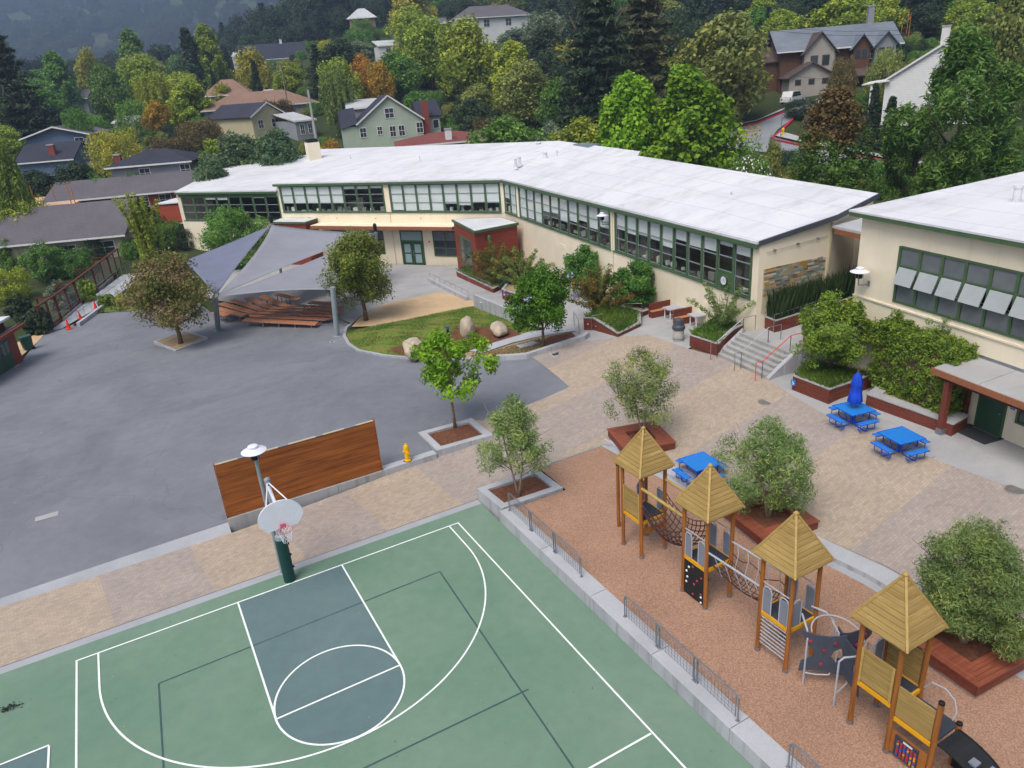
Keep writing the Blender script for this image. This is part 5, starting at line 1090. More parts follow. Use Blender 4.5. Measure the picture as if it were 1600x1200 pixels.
boxes('canopy_fascia', 'fascia_wood', FB, [(4.9, -1.82, 2.52, 21.9, -1.76, 2.84)]); boxes('canopy_soffit', 'dark_redwood', FB, [(4.9, -1.75, 2.6, 21.9, -.01, 2.68)])
for k in range(5): u_ = 5.3+k*4.0; boxes('canopy_bracket', 'dark_redwood', FB, [(u_, -1.7, 2.45, u_+.1, -.01, 2.6)])
for u_ in (6.2, 10.0): 
    boxes('entry_window', 'green_trim', FB, [(u_, -.06, -.4, u_+.1, 0, 2.0), (u_+2.6, -.06, -.4, u_+2.7, 0, 2.0), (u_+.1, -.06, 1.9, u_+2.6, 0, 2.0), (u_+.1, -.06, -.4, u_+2.6, 0, -.3), (u_+1.3, -.06, -.3, u_+1.4, 0, 1.9)])
    boxes('pane', 'dark_glass', FB, [(u_+.1, -.03, -.3, u_+2.6, -.02, 1.9)])
for u_ in (7.2, 12.1, 17.5, 3.6): MB(FB).tube([(u_, -.001, 3.35), (u_, -.12, 3.37), (u_, -.2, 3.3)], .03, 6).obj('wall_light', 'galv', school)
for u_ in (13.8,): MB(FB).tube([(u_+.05, -.08, 3.8), (u_+.05, -.08, -1.4)], .045, 6).obj('downspout', 'stucco', school)
MB(FC).tube([(20.7, -.08, 6.6), (20.7, -.08, .9)], .05, 6).obj('downspout', 'stucco', school)
for u_, z_ in ((11.8, 2.6), (31.5, 2.5)): boxes('wall_vent', 'stucco', FC, [(u_, -.03, z_, u_+1.1, -.001, z_+.35)])
# red bays in front of the school wall
def siding_box(pts, z0, z1, n, roofpts, tag_):
    MB().prism(pts, z0, z1-.02).obj('bay_wall', 'brick_siding', school)
    for i in range(len(pts)):
        a = Vector((*pts[i], 0)); b = Vector((*pts[(i+1) % len(pts)], 0)); d = (b-a).normalized(); nn = Vector((d.y, -d.x, 0))
        ar = sum(pts[k][0]*pts[(k+1) % len(pts)][1]-pts[(k+1) % len(pts)][0]*pts[k][1] for k in range(len(pts)))
        if ar < 0: nn = -nn
        if i not in tag_: continue
        for k in range(n):
            za, zb = z0+(z1-z0-.25)*k/n, z0+(z1-z0-.25)*(k+1)/n-.012; a2 = a+nn*.022; b2 = b+nn*.022; MB().hexa([(a.x, a.y, za), (b.x, b.y, za), (b2.x, b2.y, za), (a2.x, a2.y, za), (a.x, a.y, zb), (b.x, b.y, zb), (b2.x, b2.y, zb), (a2.x, a2.y, zb)]).obj('siding_board', 'brick_siding', school)
    MB().prism(roofpts, z1-.22, z1).obj('bay_fascia', 'green_trim', school); c = (sum(p[0] for p in roofpts)/len(roofpts), sum(p[1] for p in roofpts)/len(roofpts))
    MB().prism([(c[0]+(p[0]-c[0])*.95, c[1]+(p[1]-c[1])*.95) for p in roofpts], z1-.1, z1+.004).obj('bay_roof', 'roof_white', school)
siding_box([(26.2, 42.2), (25.05, 35.4), (29.45, 35.7), (29.9, 39.2)], -1.4, 3.65, 16, [(26.05, 42.35), (24.9, 35.15), (29.55, 35.5), (29.9, 39.2)], (0, 1))
FX = frame((26.2, 42.2), (25.05-26.2, 35.4-42.2)); boxes('bay_window', 'green_trim', FX, [(1.6, -.06, -.3, 1.75, .0, 2.5), (5.3, -.06, -.3, 5.45, 0, 2.5), (1.75, -.06, 2.35, 5.3, 0, 2.5), (1.75, -.06, -.3, 5.3, 0, -.15), (3.5, -.06, -.15, 3.62, 0, 2.35), (1.75, -.055, 1.0, 5.3, 0, 1.1)])
boxes('pane', 'dark_glass', FX, [(1.75, -.035, -.15, 5.3, -.03, 2.35)])
FX2 = frame((25.05, 35.4), (29.45-25.05, .3)); MB(FX2).lathe([(.05, 0), (.16, .05), (.16, .45), (.08, .55)], 10, (1.3, -.2, 2.5)).obj('bay_lamp', 'green_trim', school)
p0 = PB+dB*.2-iB*2.0; siding_box([tuple(PB+dB*-.3), tuple(p0), tuple(PB+dB*4.5-iB*2.0), tuple(PB+dB*4.5)], -1.6, 3.3, 15, [tuple(PB+dB*-.4), tuple(PB+dB*0-iB*2.15), tuple(PB+dB*4.65-iB*2.15), tuple(PB+dB*4.6)], (1, 2))
# end wall with the slate mosaic, breezeway
MB().prism([(25.98, 3.98), (30.7, 3.45), (30.7, 3.8), (26.05, 4.4)], .9, [6.97, 7.65, 7.65, 6.97]).obj('wall', 'stucco', school); MB().prism([(30.7, 3.45), (35.2, 4.5), (35.2, 4.8), (30.7, 3.8)], 1., [7.65, 8.02, 8.02, 7.65]).obj('wall', 'stucco', school)
FE = frame((25.98, 3.98), (30.7-25.98, 3.45-3.98)); MB(FE).bx(4.55, -.1, 2.5, 4.65, -.002, 7.5).obj('downspout', 'wall_yellow', school)
MB(FE).bx(-.15, -.4, 6.9, 4.75, -.34, 7.0).obj('cable_rail', 'galv', school) if False else None
MB(FE).tube([(.4, -.06, 6.45), (4.4, -.06, 6.75)], .012, 4).obj('cable', 'galv', school)
for u_ in (.9, 2.4, 3.7): MB(FE).tube([(u_, -.001, 6.45+.07*u_), (u_, -.14, 6.45+.07*u_)], .06, 8).obj('wall_light', 'galv', school)
e_ = MB(); e_.prism([(CRr[0]+.1, CRr[1]-.03), (30.6, 3.12), (35.3, 4.22), (35.28, 4.3), (30.6, 3.2), (CRr[0]+.1, CRr[1]+.05)], [6.85, 7.58, 7.95, 7.95, 7.58, 6.85], [7.11, 7.84, 8.21, 8.21, 7.84, 7.11]); e_.obj('roof_edge', 'trash_grey', school)
MB().prism([(33.4, 1.0), (35.2, 1.0), (35.2, 4.6), (33.4, 4.2)], 1., 7.2).obj('wall', 'stucco', school)
mp_ = MB(FE).bx(.3, -.03, 3.2, 4.4, -.002, 5.6).obj('mosaic_panel', 'tile_cream', school); rg = random.Random(12)
tm = ['tile_teal', 'tile_tan', 'tile_ochre', 'tile_grey', 'tile_cream', 'tile_brown', 'tile_teal', 'tile_tan', 'tile_grey']
nr_ = 22
for r in range(nr_):
    z = 3.3+r*.105+.0; u_ = .32+rg.uniform(0, .1)
    while u_ < 4.1:
        L = rg.choice([.26, .34, .44, .30]); mt = rg.choice(tm); L = min(L, 4.38-u_)
        if z > 4.1: 
            me = _umesh(('tile', L, mt), lambda: MB().bx(0, 0, 0, L, .035, .09).mesh('tile', mt)); o = link('tile', me, mp_); o.matrix_local = Matrix.Translation(-Vector(SO)) @ FE @ Matrix.Translation(Vector((u_, -.055-rg.uniform(0, .012), z+.02*u_)))
        u_ += L+.012
bz_ = thing('breezeway_roof', 'grey flat breezeway roof on a red post between the two buildings', 'canopy', (31, 1.5, 2.8), world=True)
MB().prism([(30.4, 3.3), (29.8, -.3), (36, -1), (36, 3.6)], 7.16, 7.28).obj('roof', 'roof_pale', bz_); MB().prism([(30.35, 3.1), (29.75, -.3), (29.85, -.3), (30.45, 3.1)], 6.9, 7.155).obj('fascia', 'fascia_wood', bz_)
for k in range(5): MB().beam((30.6, 2.9-k*.7, 7.05), (35.6, 2.9-k*.7, 7.05), .07, .18).obj('joist', 'fascia_wood', bz_)
MB().bx(31.2, 1.9, 2.6, 31.42, 2.12, 6.95).obj('post', 'redwood', bz_)
# planter with reeds along the end wall
pts = [(26.35, 3.0), (33., 1.9), (33.1, 2.6), (26.5, 3.85)]; t, ins = board_planter('board_planter', pts, [2.3, 2.9, 2.9, 2.3], [3.0, 3.65, 3.65, 3.0], 'dark red planter with tall reeds below the slate mosaic', nb=4)
rd = grass('reeds', ins, lambda x, y: 2.95+.09*(x-26.3), 4200, 1.35, 'leaf_reed', 21, .02, .25); rd['kind'] = 'thing'; tag(rd, 'tall dark green reeds growing before the slate mosaic wall', 'plant')
# lamp on wing C
def wall_lamp(F, u, z, label, arm=.55):
    p = F @ Vector((u, -arm, z)); t = thing('wall_lamp', label, 'lamp', tuple(p), world=True); a = F @ Vector((u, 0, z-.35)); b = F @ Vector((u, -arm, z-.3)); 
    MB().tube([tuple(a), tuple((a+b)/2+Vector((0, 0, -.03))), tuple(b), tuple(p)], .03, 7).obj('bracket', 'galv', t); MB(F).bx(u-.06, -.03, z-.45, u+.06, -.001, z-.2).obj('wall_plate', 'galv', t)
    lamp_head(None, tuple(p), t); return t
lamp_head_z = 0
wall_lamp(FC, 20.2, 6.05, 'grey wall lamp with wide white shade on the school window pier')
# ------------------------------------------------------------------ right hand building
RP = np.array([27.2, 0.]); RD = np.array([-.17, -.985])/np.linalg.norm([-.17, -.985]); FR = frame(RP, RD)
rb = thing('cream_building', 'cream stucco building cut by the right edge with open awning windows', 'building', (27.5, -7, .9), world=True)
def rbx(name, mat, *b, parent=None): 
    m = MB(FR)
    for q in b: m.bx(*q)
    return m.obj(name, mat, parent or rb)
U0 = .9
rbx('wall', 'stucco', (U0, 0, -.3, 16, .3, 5.34)); rbx('wall', 'stucco', (U0, 0, 5.34, 3.2, .3, 7.82)); rbx('wall', 'stucco', (U0, 0, 7.82, 16, .3, 8.72)); rbx('wall', 'stucco', (U0, .3, -.3, U0+.3, 17, 8.72))
rbx('ledge', 'stucco', (U0-.04, -.06, 5.08, 16, -.001, 5.16)); rbx('room_wall', 'interior_dark', (3.2, 4, 4, 16, 4.1, 8.6)); rbx('room_floor', 'interior_dark', (3.2, .31, 4.6, 16, 4, 4.7))
rbx('fascia', 'green_trim', (U0-.4, -.4, 8.76, 16, -.32, 8.935), (U0-.4, -.32, 8.76, U0-.32, 17, 8.935)); rbx('soffit', 'green_trim', (U0-.32, -.32, 8.78, 16, .0, 8.82))
MB(FR).hexa([(U0-.42, -.42, 8.94), (16, -.42, 8.94), (16, 17, 9.9), (U0-.42, 17, 9.9), (U0-.42, -.42, 9.02), (16, -.42, 9.02), (16, 17, 9.98), (U0-.42, 17, 9.98)]).obj('roof', 'roof_white_long', rb)
p = FR @ Vector((4.6, 4.4, 9.25)); MB().lathe([(.3, -.1), (.26, .05), (.16, .06), (.16, .6), (.2, .62), (.2, .72)], 14, tuple(p)).obj('roof_vent', 'roof_white', rb)
pw = 1.075; rh = .81
for k in range(11):
    u = 3.22+k*pw; wf = rbx('window', 'green_trim', (u-.06, -.05, 5.36, u+.06, .08, 7.8), (u+.06, -.045, 5.36, u+pw-.06, .08, 5.44), (u+.06, -.045, 7.74, u+pw-.06, .08, 7.8), (u+.06, -.04, 6.14, u+pw-.06, .06, 6.2), (u+.06, -.04, 6.95, u+pw-.06, .06, 7.01))
    rbx('pane', 'frost_glass', (u+.07, .0, 7.015, u+pw-.07, .01, 7.735), parent=wf); rbx('pane', 'frost_glass', (u+.07, .0, 5.445, u+pw-.07, .01, 6.135), parent=wf)
    a = math.radians(21); A0 = (u+.08, -.05, 6.93); m = MB(FR); dx = pw-.16; L = .74; q = [(u+.08, -.05, 6.93), (u+.08+dx, -.05, 6.93), (u+.08+dx, -.05-L*math.sin(a), 6.93-L*math.cos(a)), (u+.08, -.05-L*math.sin(a), 6.93-L*math.cos(a))]
    m.plate(q, .04); m.obj('awning_sash', 'awning', wf)
    for s in (0, dx): m = MB(FR); m.beam((u+.08+s, -.02, 6.3), (u+.08+s, -.05-L*.75*math.sin(a), 6.93-L*.75*math.cos(a)), .02, .02); m.obj('stay', 'galv', wf)
dr1 = rbx('door', 'door_green', (8.02, -.06, 1.36, 9.05, -.01, 3.42)); rbx('door_frame', 'green_trim', (7.94, -.05, 1.36, 8.015, -.001, 3.5), (9.055, -.05, 1.36, 9.13, -.001, 3.5), (8.015, -.05, 3.425, 9.055, -.001, 3.5)); rbx('door_handle', 'galv', (8.93, -.13, 2.3, 9.0, -.061, 2.34), parent=dr1); rbx('threshold', 'galv', (7.98, -.16, 1.34, 9.1, -.062, 1.372))
wf = rbx('window', 'green_trim', (9.55, -.07, 2.2, 9.65, -.001, 3.4), (9.65, -.07, 2.2, 12, -.001, 2.3), (9.65, -.07, 3.3, 12, -.001, 3.4), (11, -.06, 2.3, 11.08, -.001, 3.3)); rbx('pane', 'dark_glass', (9.65, -.03, 2.3, 11, -.02, 3.3), (11.08, -.03, 2.3, 12, -.02, 3.3), parent=wf)
sgn = thing('door_sign', 'small blue room sign beside the covered green door', 'sign', tuple(FR @ Vector((9.34, -.002, 2.75))), math.atan2(RD[1], RD[0])); MB().bx(-.09, -.02, -.1, .09, 0, .1).obj('plate', 'sign_blue', sgn); MB().bx(-.05, -.0245, -.03, .05, -.0205, .0).obj('text_line', 'white_metal', sgn)
wall_lamp(FR, 1.7, 6.15, 'grey wall lamp with wide white shade on the cream building corner', .6)
cn = thing('door_canopy', 'shed roofed timber canopy over the green door of the cream building', 'canopy', tuple(FR @ Vector((9, -1, 1.35))), world=True)
def cbx(name, mat, *b):
    m = MB(FR)
    for q in b: m.bx(*q)
    return m.obj(name, mat, cn)
for k in range(4):
    u = 7.25+k*1.95; MB(FR).hexa([(u, -1.85, 3.95), (u+1.93, -1.85, 3.95), (u+1.93, -.01, 4.15), (u, -.01, 4.15), (u, -1.85, 4.0), (u+1.93, -1.85, 4.0), (u+1.93, -.01, 4.2), (u, -.01, 4.2)]).obj('roof_sheet', 'concrete', cn)
cbx('fascia', 'fascia_wood', (7.2, -1.92, 3.76, 15.0, -1.86, 4.0)); cbx('fascia', 'fascia_wood', (7.18, -1.85, 3.8, 7.24, -.01, 3.96)); cbx('flashing', 'galv', (7.2, -.03, 4.2, 15.0, -.002, 4.32))
cbx('beam', 'dark_redwood', (7.4, -1.75, 3.6, 15, -1.6, 3.8)); cbx('post', 'redwood', (7.75, -1.78, 1.6, 7.97, -1.56, 3.6)); cbx('post_shoe', 'galv', (7.73, -1.8, 1.3, 7.99, -1.54, 1.61)); cbx('post', 'dark_redwood', (7.45, -.35, 1.65, 7.67, -.12, 3.9)); cbx('post_shoe', 'galv', (7.43, -.37, 1.3, 7.69, -.1, 1.66)); cbx('post', 'redwood', (13.6, -1.78, 1.3, 13.82, -1.56, 3.6))
t = thing('door_mat', 'dark grey door mat lying before the covered green door', 'mat', gp(1527, 678, .006), math.atan2(RD[1], RD[0])); MB().bx(-.75, -.52, 0, .75, .52, .015).obj('mat', 'mat_dark', t); MB().tube([(-.75, -.52, .012), (.75, -.52, .012), (.75, .52, .012), (-.75, .52, .012)], .012, 4, closed=True).obj('mat_border', 'black_plain', t)
# ------------------------------------------------------------------ sun sails and stage benches
PT = Vector((3.1, 35.3, 2.1)); PR_ = Vector((9.95, 27.4, 2.95)); AP = Vector(up(425, 351, 4.1)); RT = Vector(up(587, 364, 3.2)); LT = Vector(up(286, 408, 2.7))
def sail(a, b, c, label, mat, sag=.07, bow=.055):
    t = thing('sun_sail', label, 'sun sail', tuple(PT), group='grey sun sails over the stage benches', world=True); n = 22; cen = (a+b+c)/3; vs = []; ix = {}; mid = [(b, c), (c, a), (a, b)]
    for i in range(n+1):
        for j in range(n+1-i):
            u, v = i/n, j/n; w_ = 1-u-v; p = a*u+b*v+c*w_; L = ((a-b).length+(b-c).length+(c-a).length)/3
            q = p.copy(); e = [4*v*w_, 4*u*w_, 4*u*v]; near = [u, v, w_]
            for k in range(3):
                m = (mid[k][0]+mid[k][1])/2; q += (cen-m).normalized()*bow*L*e[k]*(1-near[k])**3
            q.z -= sag*L*(27*u*v*w_)*.35; ix[(i, j)] = len(vs); vs.append(tuple(q))
    f = []
    for i in range(n):
        for j in range(n-i):
            f.append((ix[(i, j)], ix[(i+1, j)], ix[(i, j+1)]))
            if j < n-i-1: f.append((ix[(i+1, j)], ix[(i+1, j+1)], ix[(i, j+1)]))
    m = MB(); m.add(vs, f); o = m.obj('cloth', mat, t, smooth=True); so = o.modifiers.new('thickness', 'SOLIDIFY'); so.thickness = .012
    for p, q in ((a, b), (b, c), (c, a)): pass
    for p in (a, b, c): m = MB(); d = (p-cen).normalized(); m.tube([tuple(p-d*.15), tuple(p+d*.25)], .03, 6); m.obj('corner_ring', 'galv', t)
sail(PT, Vector(up(524, 453, 2.75)), RT, 'grey sun sail nearest the asphalt, ending at the tree', 'sail', .05, .045)
sail(PT, AP, RT, 'largest grey sun sail, in the middle over the stage benches', 'sail', .06, .035)
sail(PT, AP, LT, 'shaded grey sun sail on the left behind the brown tree', 'sail_shaded', .05, .02)
def sail_post(a, b, r, label, cap=False):
    t = thing('sail_post', label, 'post', tuple(a), group='steel posts of the sun sails', world=True); d = (b-a).normalized(); MB().tube([tuple(a), tuple(b+d*.15)], r, 16).obj('pole', 'pole_grey', t, smooth=False)
    MB().lathe([(r*1.5, -.02), (r*1.5, .03), (r*1.1, .06)], 14, tuple(a)).obj('base_plate', 'pole_grey', t)
    if cap: MB().lathe([(r*1.05, .15), (r*1.2, .2), (r*1.2, .75), (r*.6, .9)], 10, tuple(b)).obj('cap', 'black_plain', t)
a = gp(341, 516); sail_post(Vector(a), PT, .2, 'leaning grey steel sail post between the brown tree and the benches')
a = gp(527, 525); sail_post(Vector(a), Vector((9.95, 27.3, 3.0)), .185, 'upright grey steel sail post in front of the dark green tree')
sail_post(Vector((RT.x-.2, RT.y+.5, -1.2)), RT, .15, 'grey sail post with black cap beside the school canopy', True); sail_post(Vector((AP.x, AP.y+.3, -1.3)), AP, .14, 'tall sail mast at the school wall with black wrapped top', True)
U2 = Vector((.6033, -.7975, 0)); V2 = Vector((.7975, .6033, 0)); O2 = Vector((4.73, 37.47, 0))
def bench_strip(pts, label, k):
    """pts: outline (u, v) front-left, front-right, back-right, back-left"""
    q = [O2+U2*u+V2*v for u, v in pts]; c = sum(q, Vector())/4; g = G(c.x, c.y); zt = -.33; t = thing('stage_bench', label, 'bench', (c.x, c.y, min(g, zt-.4)), group='long slatted benches under the sun sails', world=True)
    for i in range(3):
        f0, f1 = i/3+.012, (i+1)/3-.012; a = q[0].lerp(q[3], f0); b = q[1].lerp(q[2], f0); c_ = q[1].lerp(q[2], f1); d = q[0].lerp(q[3], f1)
        MB().prism([(p.x, p.y) for p in (a, b, c_, d)], zt-.07, zt).obj('plank', 'redwood_bench', t)
    L = (q[1]-q[0]).length; n = max(2, round(L/1.8)+1)
    for i in range(n):
        f = (i+.3)/(n-.4); f = min(.95, max(.05, f)); a = q[0].lerp(q[1], f); b = q[3].lerp(q[2], f); a, b = a.lerp(b, .15), a.lerp(b, .85); MB().beam((a.x, a.y, zt-.11), (b.x, b.y, zt-.11), .07, .075).obj('support', 'galv', t)
        for p in (a, b): MB().bx(p.x-.03, p.y-.03, G(p.x, p.y)-.02, p.x+.03, p.y+.03, zt-.145).obj('leg', 'galv', t)
jt = [(.19, .85), (.52, 1.55), (.92, 2.25), (1.32, 2.98), (1.72, 3.82)]; re = [(8.05, 1.35), (7.95, 2.15), (7.7, 2.9), (7.3, 3.6), (6.9, 4.3)]; le = [(-4.14, 2.12), (-4.85, 3.4), (-4.65, 4.45), (-3.7, 5.3), (-2.75, 6.05)]
bench_strip([(.85, -.72), (7.8, -.4), (7.6, .35), (.75, -.02)], 'front slatted bench under the sun sails, the one nearest the asphalt', 0)
fr = [(.75, .34), (.22, 1.22), (.55, 1.92), (.95, 2.62), (1.35, 3.34)]; fre = [(7.75, .78), (8.0, 1.76), (7.9, 2.54), (7.65, 3.28), (7.25, 3.98)]
for k in range(5): bench_strip([fr[k], fre[k], re[k], jt[k]], 'slatted bench in the right bank of the stage, %s row from the front' % ['second', 'third', 'fourth', 'fifth', 'sixth'][k], k)
bench_strip([(3.2, 4.45), (6.0, 4.45), (6.0, 5.1), (3.1, 5.2)], 'short slatted bench at the back of the right bank', 9)
for k in range(5):
    d = (Vector(le[k])-Vector(jt[k])).normalized(); nn = Vector((-d.y, d.x)); nn = nn if nn.y < 0 else -nn; w_ = .6; a = Vector(jt[k]); b = Vector(le[k]); a2 = a+nn*w_; b2 = b+nn*w_; a = a+d*.12; a2 = a2+d*.12
    bench_strip([tuple(b2), tuple(a2), tuple(a), tuple(b)], 'slatted bench in the slanting left bank of the stage, %s row from the front' % ['first', 'second', 'third', 'fourth', 'fifth'][k], k)
bench_strip([(-1.86, 6.2), (1.5, 5.15), (1.55, 5.72), (-1.8, 6.8)], 'short slatted bench at the back of the left bank', 11)
bench_strip([(-3.6, .6), (-1.55, .0), (-1.35, .55), (-3.4, 1.2)], 'short slatted bench behind the leaning sail post', 12)
# boulders
def boulder(px, py, r, label, seed, tall=1.):
    p = gp(px, py, .3); t = thing('boulder', label, 'boulder', p, seed); bm = bmesh.new(); bmesh.ops.create_icosphere(bm, subdivisions=4, radius=1); from mathutils import noise
    for v in bm.verts:
        d = v.co.normalized(); k = 1+.28*noise.noise(d*1.1+Vector((seed, 0, 0)))+.09*noise.noise(d*3+Vector((0, seed, 0)))+.03*noise.noise(d*8); v.co = Vector((d.x*r[0]*k, d.y*r[1]*k, max(-.1, d.z*k+.55)*r[2]*tall))
    me = bpy.data.meshes.new('boulder'); bm.to_mesh(me); bm.free(); me.polygons.foreach_set('use_smooth', [True]*len(me.polygons)); me.materials.append(MATS['boulder']); link('stone', me, t)
boulder(650, 553, (1.1, .75, .62), 'broad grey white boulder at the kerb of the planted mound', 1.3); boulder(731, 523, (.55, .5, .62), 'tall tan boulder in the middle of the planted mound', 4.1, 1.3); boulder(780, 519, (.75, .55, .45), 'rounded pale boulder on the right of the planted mound', 7.7)
for px, py, lab in ((701, 528, 'short dark bollard light between the two boulders'), (811, 516, 'short dark bollard light left of the purple flowering tree')):
    p = gp(px, py, .2); t = thing('bollard_light', lab, 'bollard', p); MB().lathe([(.08, -.3), (.08, .6)], 12).obj('post', 'black_plain', t); MB().lathe([(.085, .6), (.085, .72), (.09, .74), (.09, .78)], 12).obj('light_head', 'blue_plain' if px == 701 else 'trash_grey', t)
for i, (px, py, k) in enumerate(((818, 541, 0), (831, 538, .3))): p = gp(px, py, .05); t = thing('stepping_stone', ('flat grey stepping stone in the dry bed, farther from the tree', 'flat grey stepping stone in the dry bed, nearer the tree')[i], 'stone', p, k); MB().bx(-.35, -.3, 0, .35, .3, .06).obj('slab', 'concrete', t)
# tree square in the asphalt
q = PL(((241, 538), (275, 549), (326, 530), (292, 523)))
rim('tree_surround', [f2(a) for a in q], .1, -.7, -.66, 'flush concrete square with dry soil round the browning tree', 'tree surround', 'concrete_pale', 'dry_soil', zs=-.70)
# ------------------------------------------------------------------ left side: ramp, garden fence, shed, cones, bin
strip = [gp(*p) for p in ((152, 489), (200, 487), (250, 480), (315, 470), (330, 440), (245, 418), (228, 428), (180, 462))]
sheet('planted_strip', [f2(a) for a in strip], 'lawn', G, .05, .8); grass('grass', [f2(a) for a in strip], lambda x, y: G(x, y)+.05, 9000, .3, 'leaf_grass', 31, .03, .7, patch=.2)
rp = PL(((68, 521), (98, 513), (150, 483), (232, 425), (205, 420), (120, 482))); sheet('garden_ramp', [f2(a) for a in rp], 'concrete_pale', G, .03, 1.)
a, b = gp(143, 492), gp(238, 424); t = thing('ramp_kerb', 'low pale concrete kerb wall along the garden ramp', 'wall', a, world=True); d = Vector((b[0]-a[0], b[1]-a[1], 0)).normalized(); nn = Vector((d.y, -d.x, 0))
k = 0.
c0 = Vector(gp(110, 513)); 
MB().prism([(c0.x+.5, c0.y+.2), (b[0], b[1]), (b[0]+nn.x*.28, b[1]+nn.y*.28), (c0.x+.5+nn.x*.28, c0.y+.2+nn.y*.28)], a[2]-.2, a[2]+.32).obj('wall_section', 'concrete_pale', t)
rail('thin steel railing along the kerb wall of the garden ramp', [(c0.x+.7, c0.y+.7, a[2]+.02), (b[0]-.1, b[1], b[2]+.02)], 1.05, r=.015)
a, b = gp(74, 520), gp(205, 423); rail('thin steel handrail on the garden side of the ramp', [(a[0]+.25, a[1], a[2]), (b[0], b[1], b[2])], 1.0, r=.02)
MB().bx(0, 0, 0, 1.6, .14, .16).obj('timber_block', 'dark_redwood', tag(bpy.data.objects.new('ramp_timber', None), 'dark timber lying on the ramp between two orange cones', 'timber') if False else thing('timber', 'dark timber lying on the ramp between two orange cones', 'timber', gp(118, 509, .03), math.radians(68)))
fl = [gp(*p) for p in ((70, 521), (97, 502), (126, 477), (153, 454), (176, 434), (192, 420))]
for i in range(5):
    a, b = Vector(fl[i]), Vector(fl[i+1]); d = (b-a); L = d.length; rz = math.atan2(d.y, d.x); t = thing('garden_fence', ['redwood framed wire fence panel of the garden, nearest the shed', 'second redwood wire fence panel of the garden from the shed', 'middle redwood wire fence panel of the garden', 'fourth redwood wire fence panel of the garden from the shed', 'last redwood wire fence panel of the garden before the red gate'][i], 'fence', tuple(a), rz, 'redwood wire fence panels along the garden ramp'); h = 2.3
    for x in (0, L*.5-.05, L-.2): MB().bx(x, -.06, -.1, x+.13, .07, h).obj('post', 'dark_redwood', t)
    MB().bx(-.05, -.12, h+.001, L+.02, .14, h+.09).obj('top_rail', 'dark_redwood', t); MB().bx(.13, -.03, .25, L-.2, .03, .38).obj('bottom_rail', 'dark_redwood', t); MB().bx(.1, -.14, -.1, L-.1, -.08, .22).obj('kick_wall', 'concrete_pale' if i % 2 else 'dark_redwood', t)
    g = MB(); n = int(L/.14)
    for k in range(n): g.beam((.13+k*(L-.33)/n, .0, .38), (.13+k*(L-.33)/n, 0, h-.02), .008, .008)
    for k in range(13): g.beam((.13, .0, .42+k*.145), (L-.2, 0, .42+k*.145), .008, .008)
    g.obj('wire_mesh', 'galv', t)
    if i < 4: MB().bx(L-.2, .1, h-.02, L-.08, 1.5, h+.09).obj('return_rail', 'dark_redwood', t); MB().bx(L-.19, 1.35, -.1, L-.07, 1.48, h-.02).obj('post', 'dark_redwood', t)
for px, py, dx, lab in ((181, 412, 1.9, 'solid red board gate panel beside the bamboo'), (228, 408, 1.7, 'solid red board gate panel before the dark green tree')):
    p = gp(px, py); t = thing('board_gate', lab, 'gate', p, math.radians(-22))
    for k in range(5): MB().bx(0, 0, .08+k*.22, dx, .05, .295+k*.22).obj('board', 'brick_siding', t)
    for x in (0, dx-.12): MB().bx(x, .051, 0, x+.12, .15, 1.22).obj('post', 'redwood', t)
for i, (px, py) in enumerate(((108, 514), (126, 498), (150, 482))):
    p = gp(px, py, .03); t = thing('traffic_cone', ['orange traffic cone at the foot of the garden ramp', 'orange traffic cone in the middle of the dark timber', 'orange traffic cone highest up the garden ramp'][i], 'traffic cone', p, i, 'orange cones on the garden ramp'); s_ = (1.15, .95, 1.)[i]
    MB().bx(-.2*s_, -.2*s_, 0, .2*s_, .2*s_, .04).obj('base', 'cone_orange', t); MB().lathe([(.15*s_, .04), (.13*s_, .1), (.035*s_, .74*s_), (.02*s_, .75*s_)], 14).obj('cone_body', 'cone_orange', t)
# shed
SA, SB = Vector((*f2(gp(36, 564)), 0)), Vector((*f2(gp(-45, 614)), 0)); gz = G(SA.x, SA.y); FS = frame((SB.x, SB.y), (SA.x-SB.x, SA.y-SB.y)); L = (SA-SB).length
t = thing('shed', 'brown shed with green double doors cut by the left edge', 'shed', (SA.x, SA.y, gz), world=True)
def sbx(name, mat, *b, parent=None):
    m = MB(FS)
    for q in b: m.bx(*q)
    return m.obj(name, mat, parent or t)
sbx('wall', 'dark_redwood', (0, 0, gz-.3, L, 4, gz+2.45)); 
for k in range(11): sbx('wall_board', 'brick_siding', (L-1.05, -.025, gz+.02+k*.22, L+.02, -.001, gz+.235+k*.22))
d1 = sbx('door', 'door_green', (L-3.7, -.05, gz+.08, L-2.42, -.001, gz+2.2)); d2 = sbx('door', 'door_green', (L-2.38, -.05, gz+.08, L-1.1, -.001, gz+2.2))
for a, dd in ((L-3.7, d1), (L-2.38, d2)): sbx('door_pane', 'dark_glass', (a+.18, -.062, gz+1.15, a+.58, -.051, gz+2.0), (a+.70, -.062, gz+1.15, a+1.1, -.051, gz+2.0), parent=dd)
sbx('threshold', 'concrete_pale', (L-3.8, -.25, gz-.05, L-1.0, -.06, gz+.07)); sbx('eave_beam', 'brick_siding', (-.5, -.7, gz+2.5, L+.6, -.55, gz+2.72)); sbx('lower_roof', 'roof_brown_dark', (-.5, -.55, gz+2.5, L+.6, 4.2, gz+2.6)); sbx('conduit', 'galv', (0, -.35, gz+2.62, L+.2, -.25, gz+2.72)); sbx('roof', 'roof_white', (-.5, -.1, gz+3.3, L+.15, 4.6, gz+3.45)); sbx('upper_wall', 'dark_redwood', (0, .3, gz+2.6, L-.2, 4, gz+3.295))
p = gp(37, 549); t = thing('wheelie_bin', 'green wheelie bin beside the brown shed', 'bin', (p[0]+.35, p[1]+.2, p[2]), math.radians(-70))
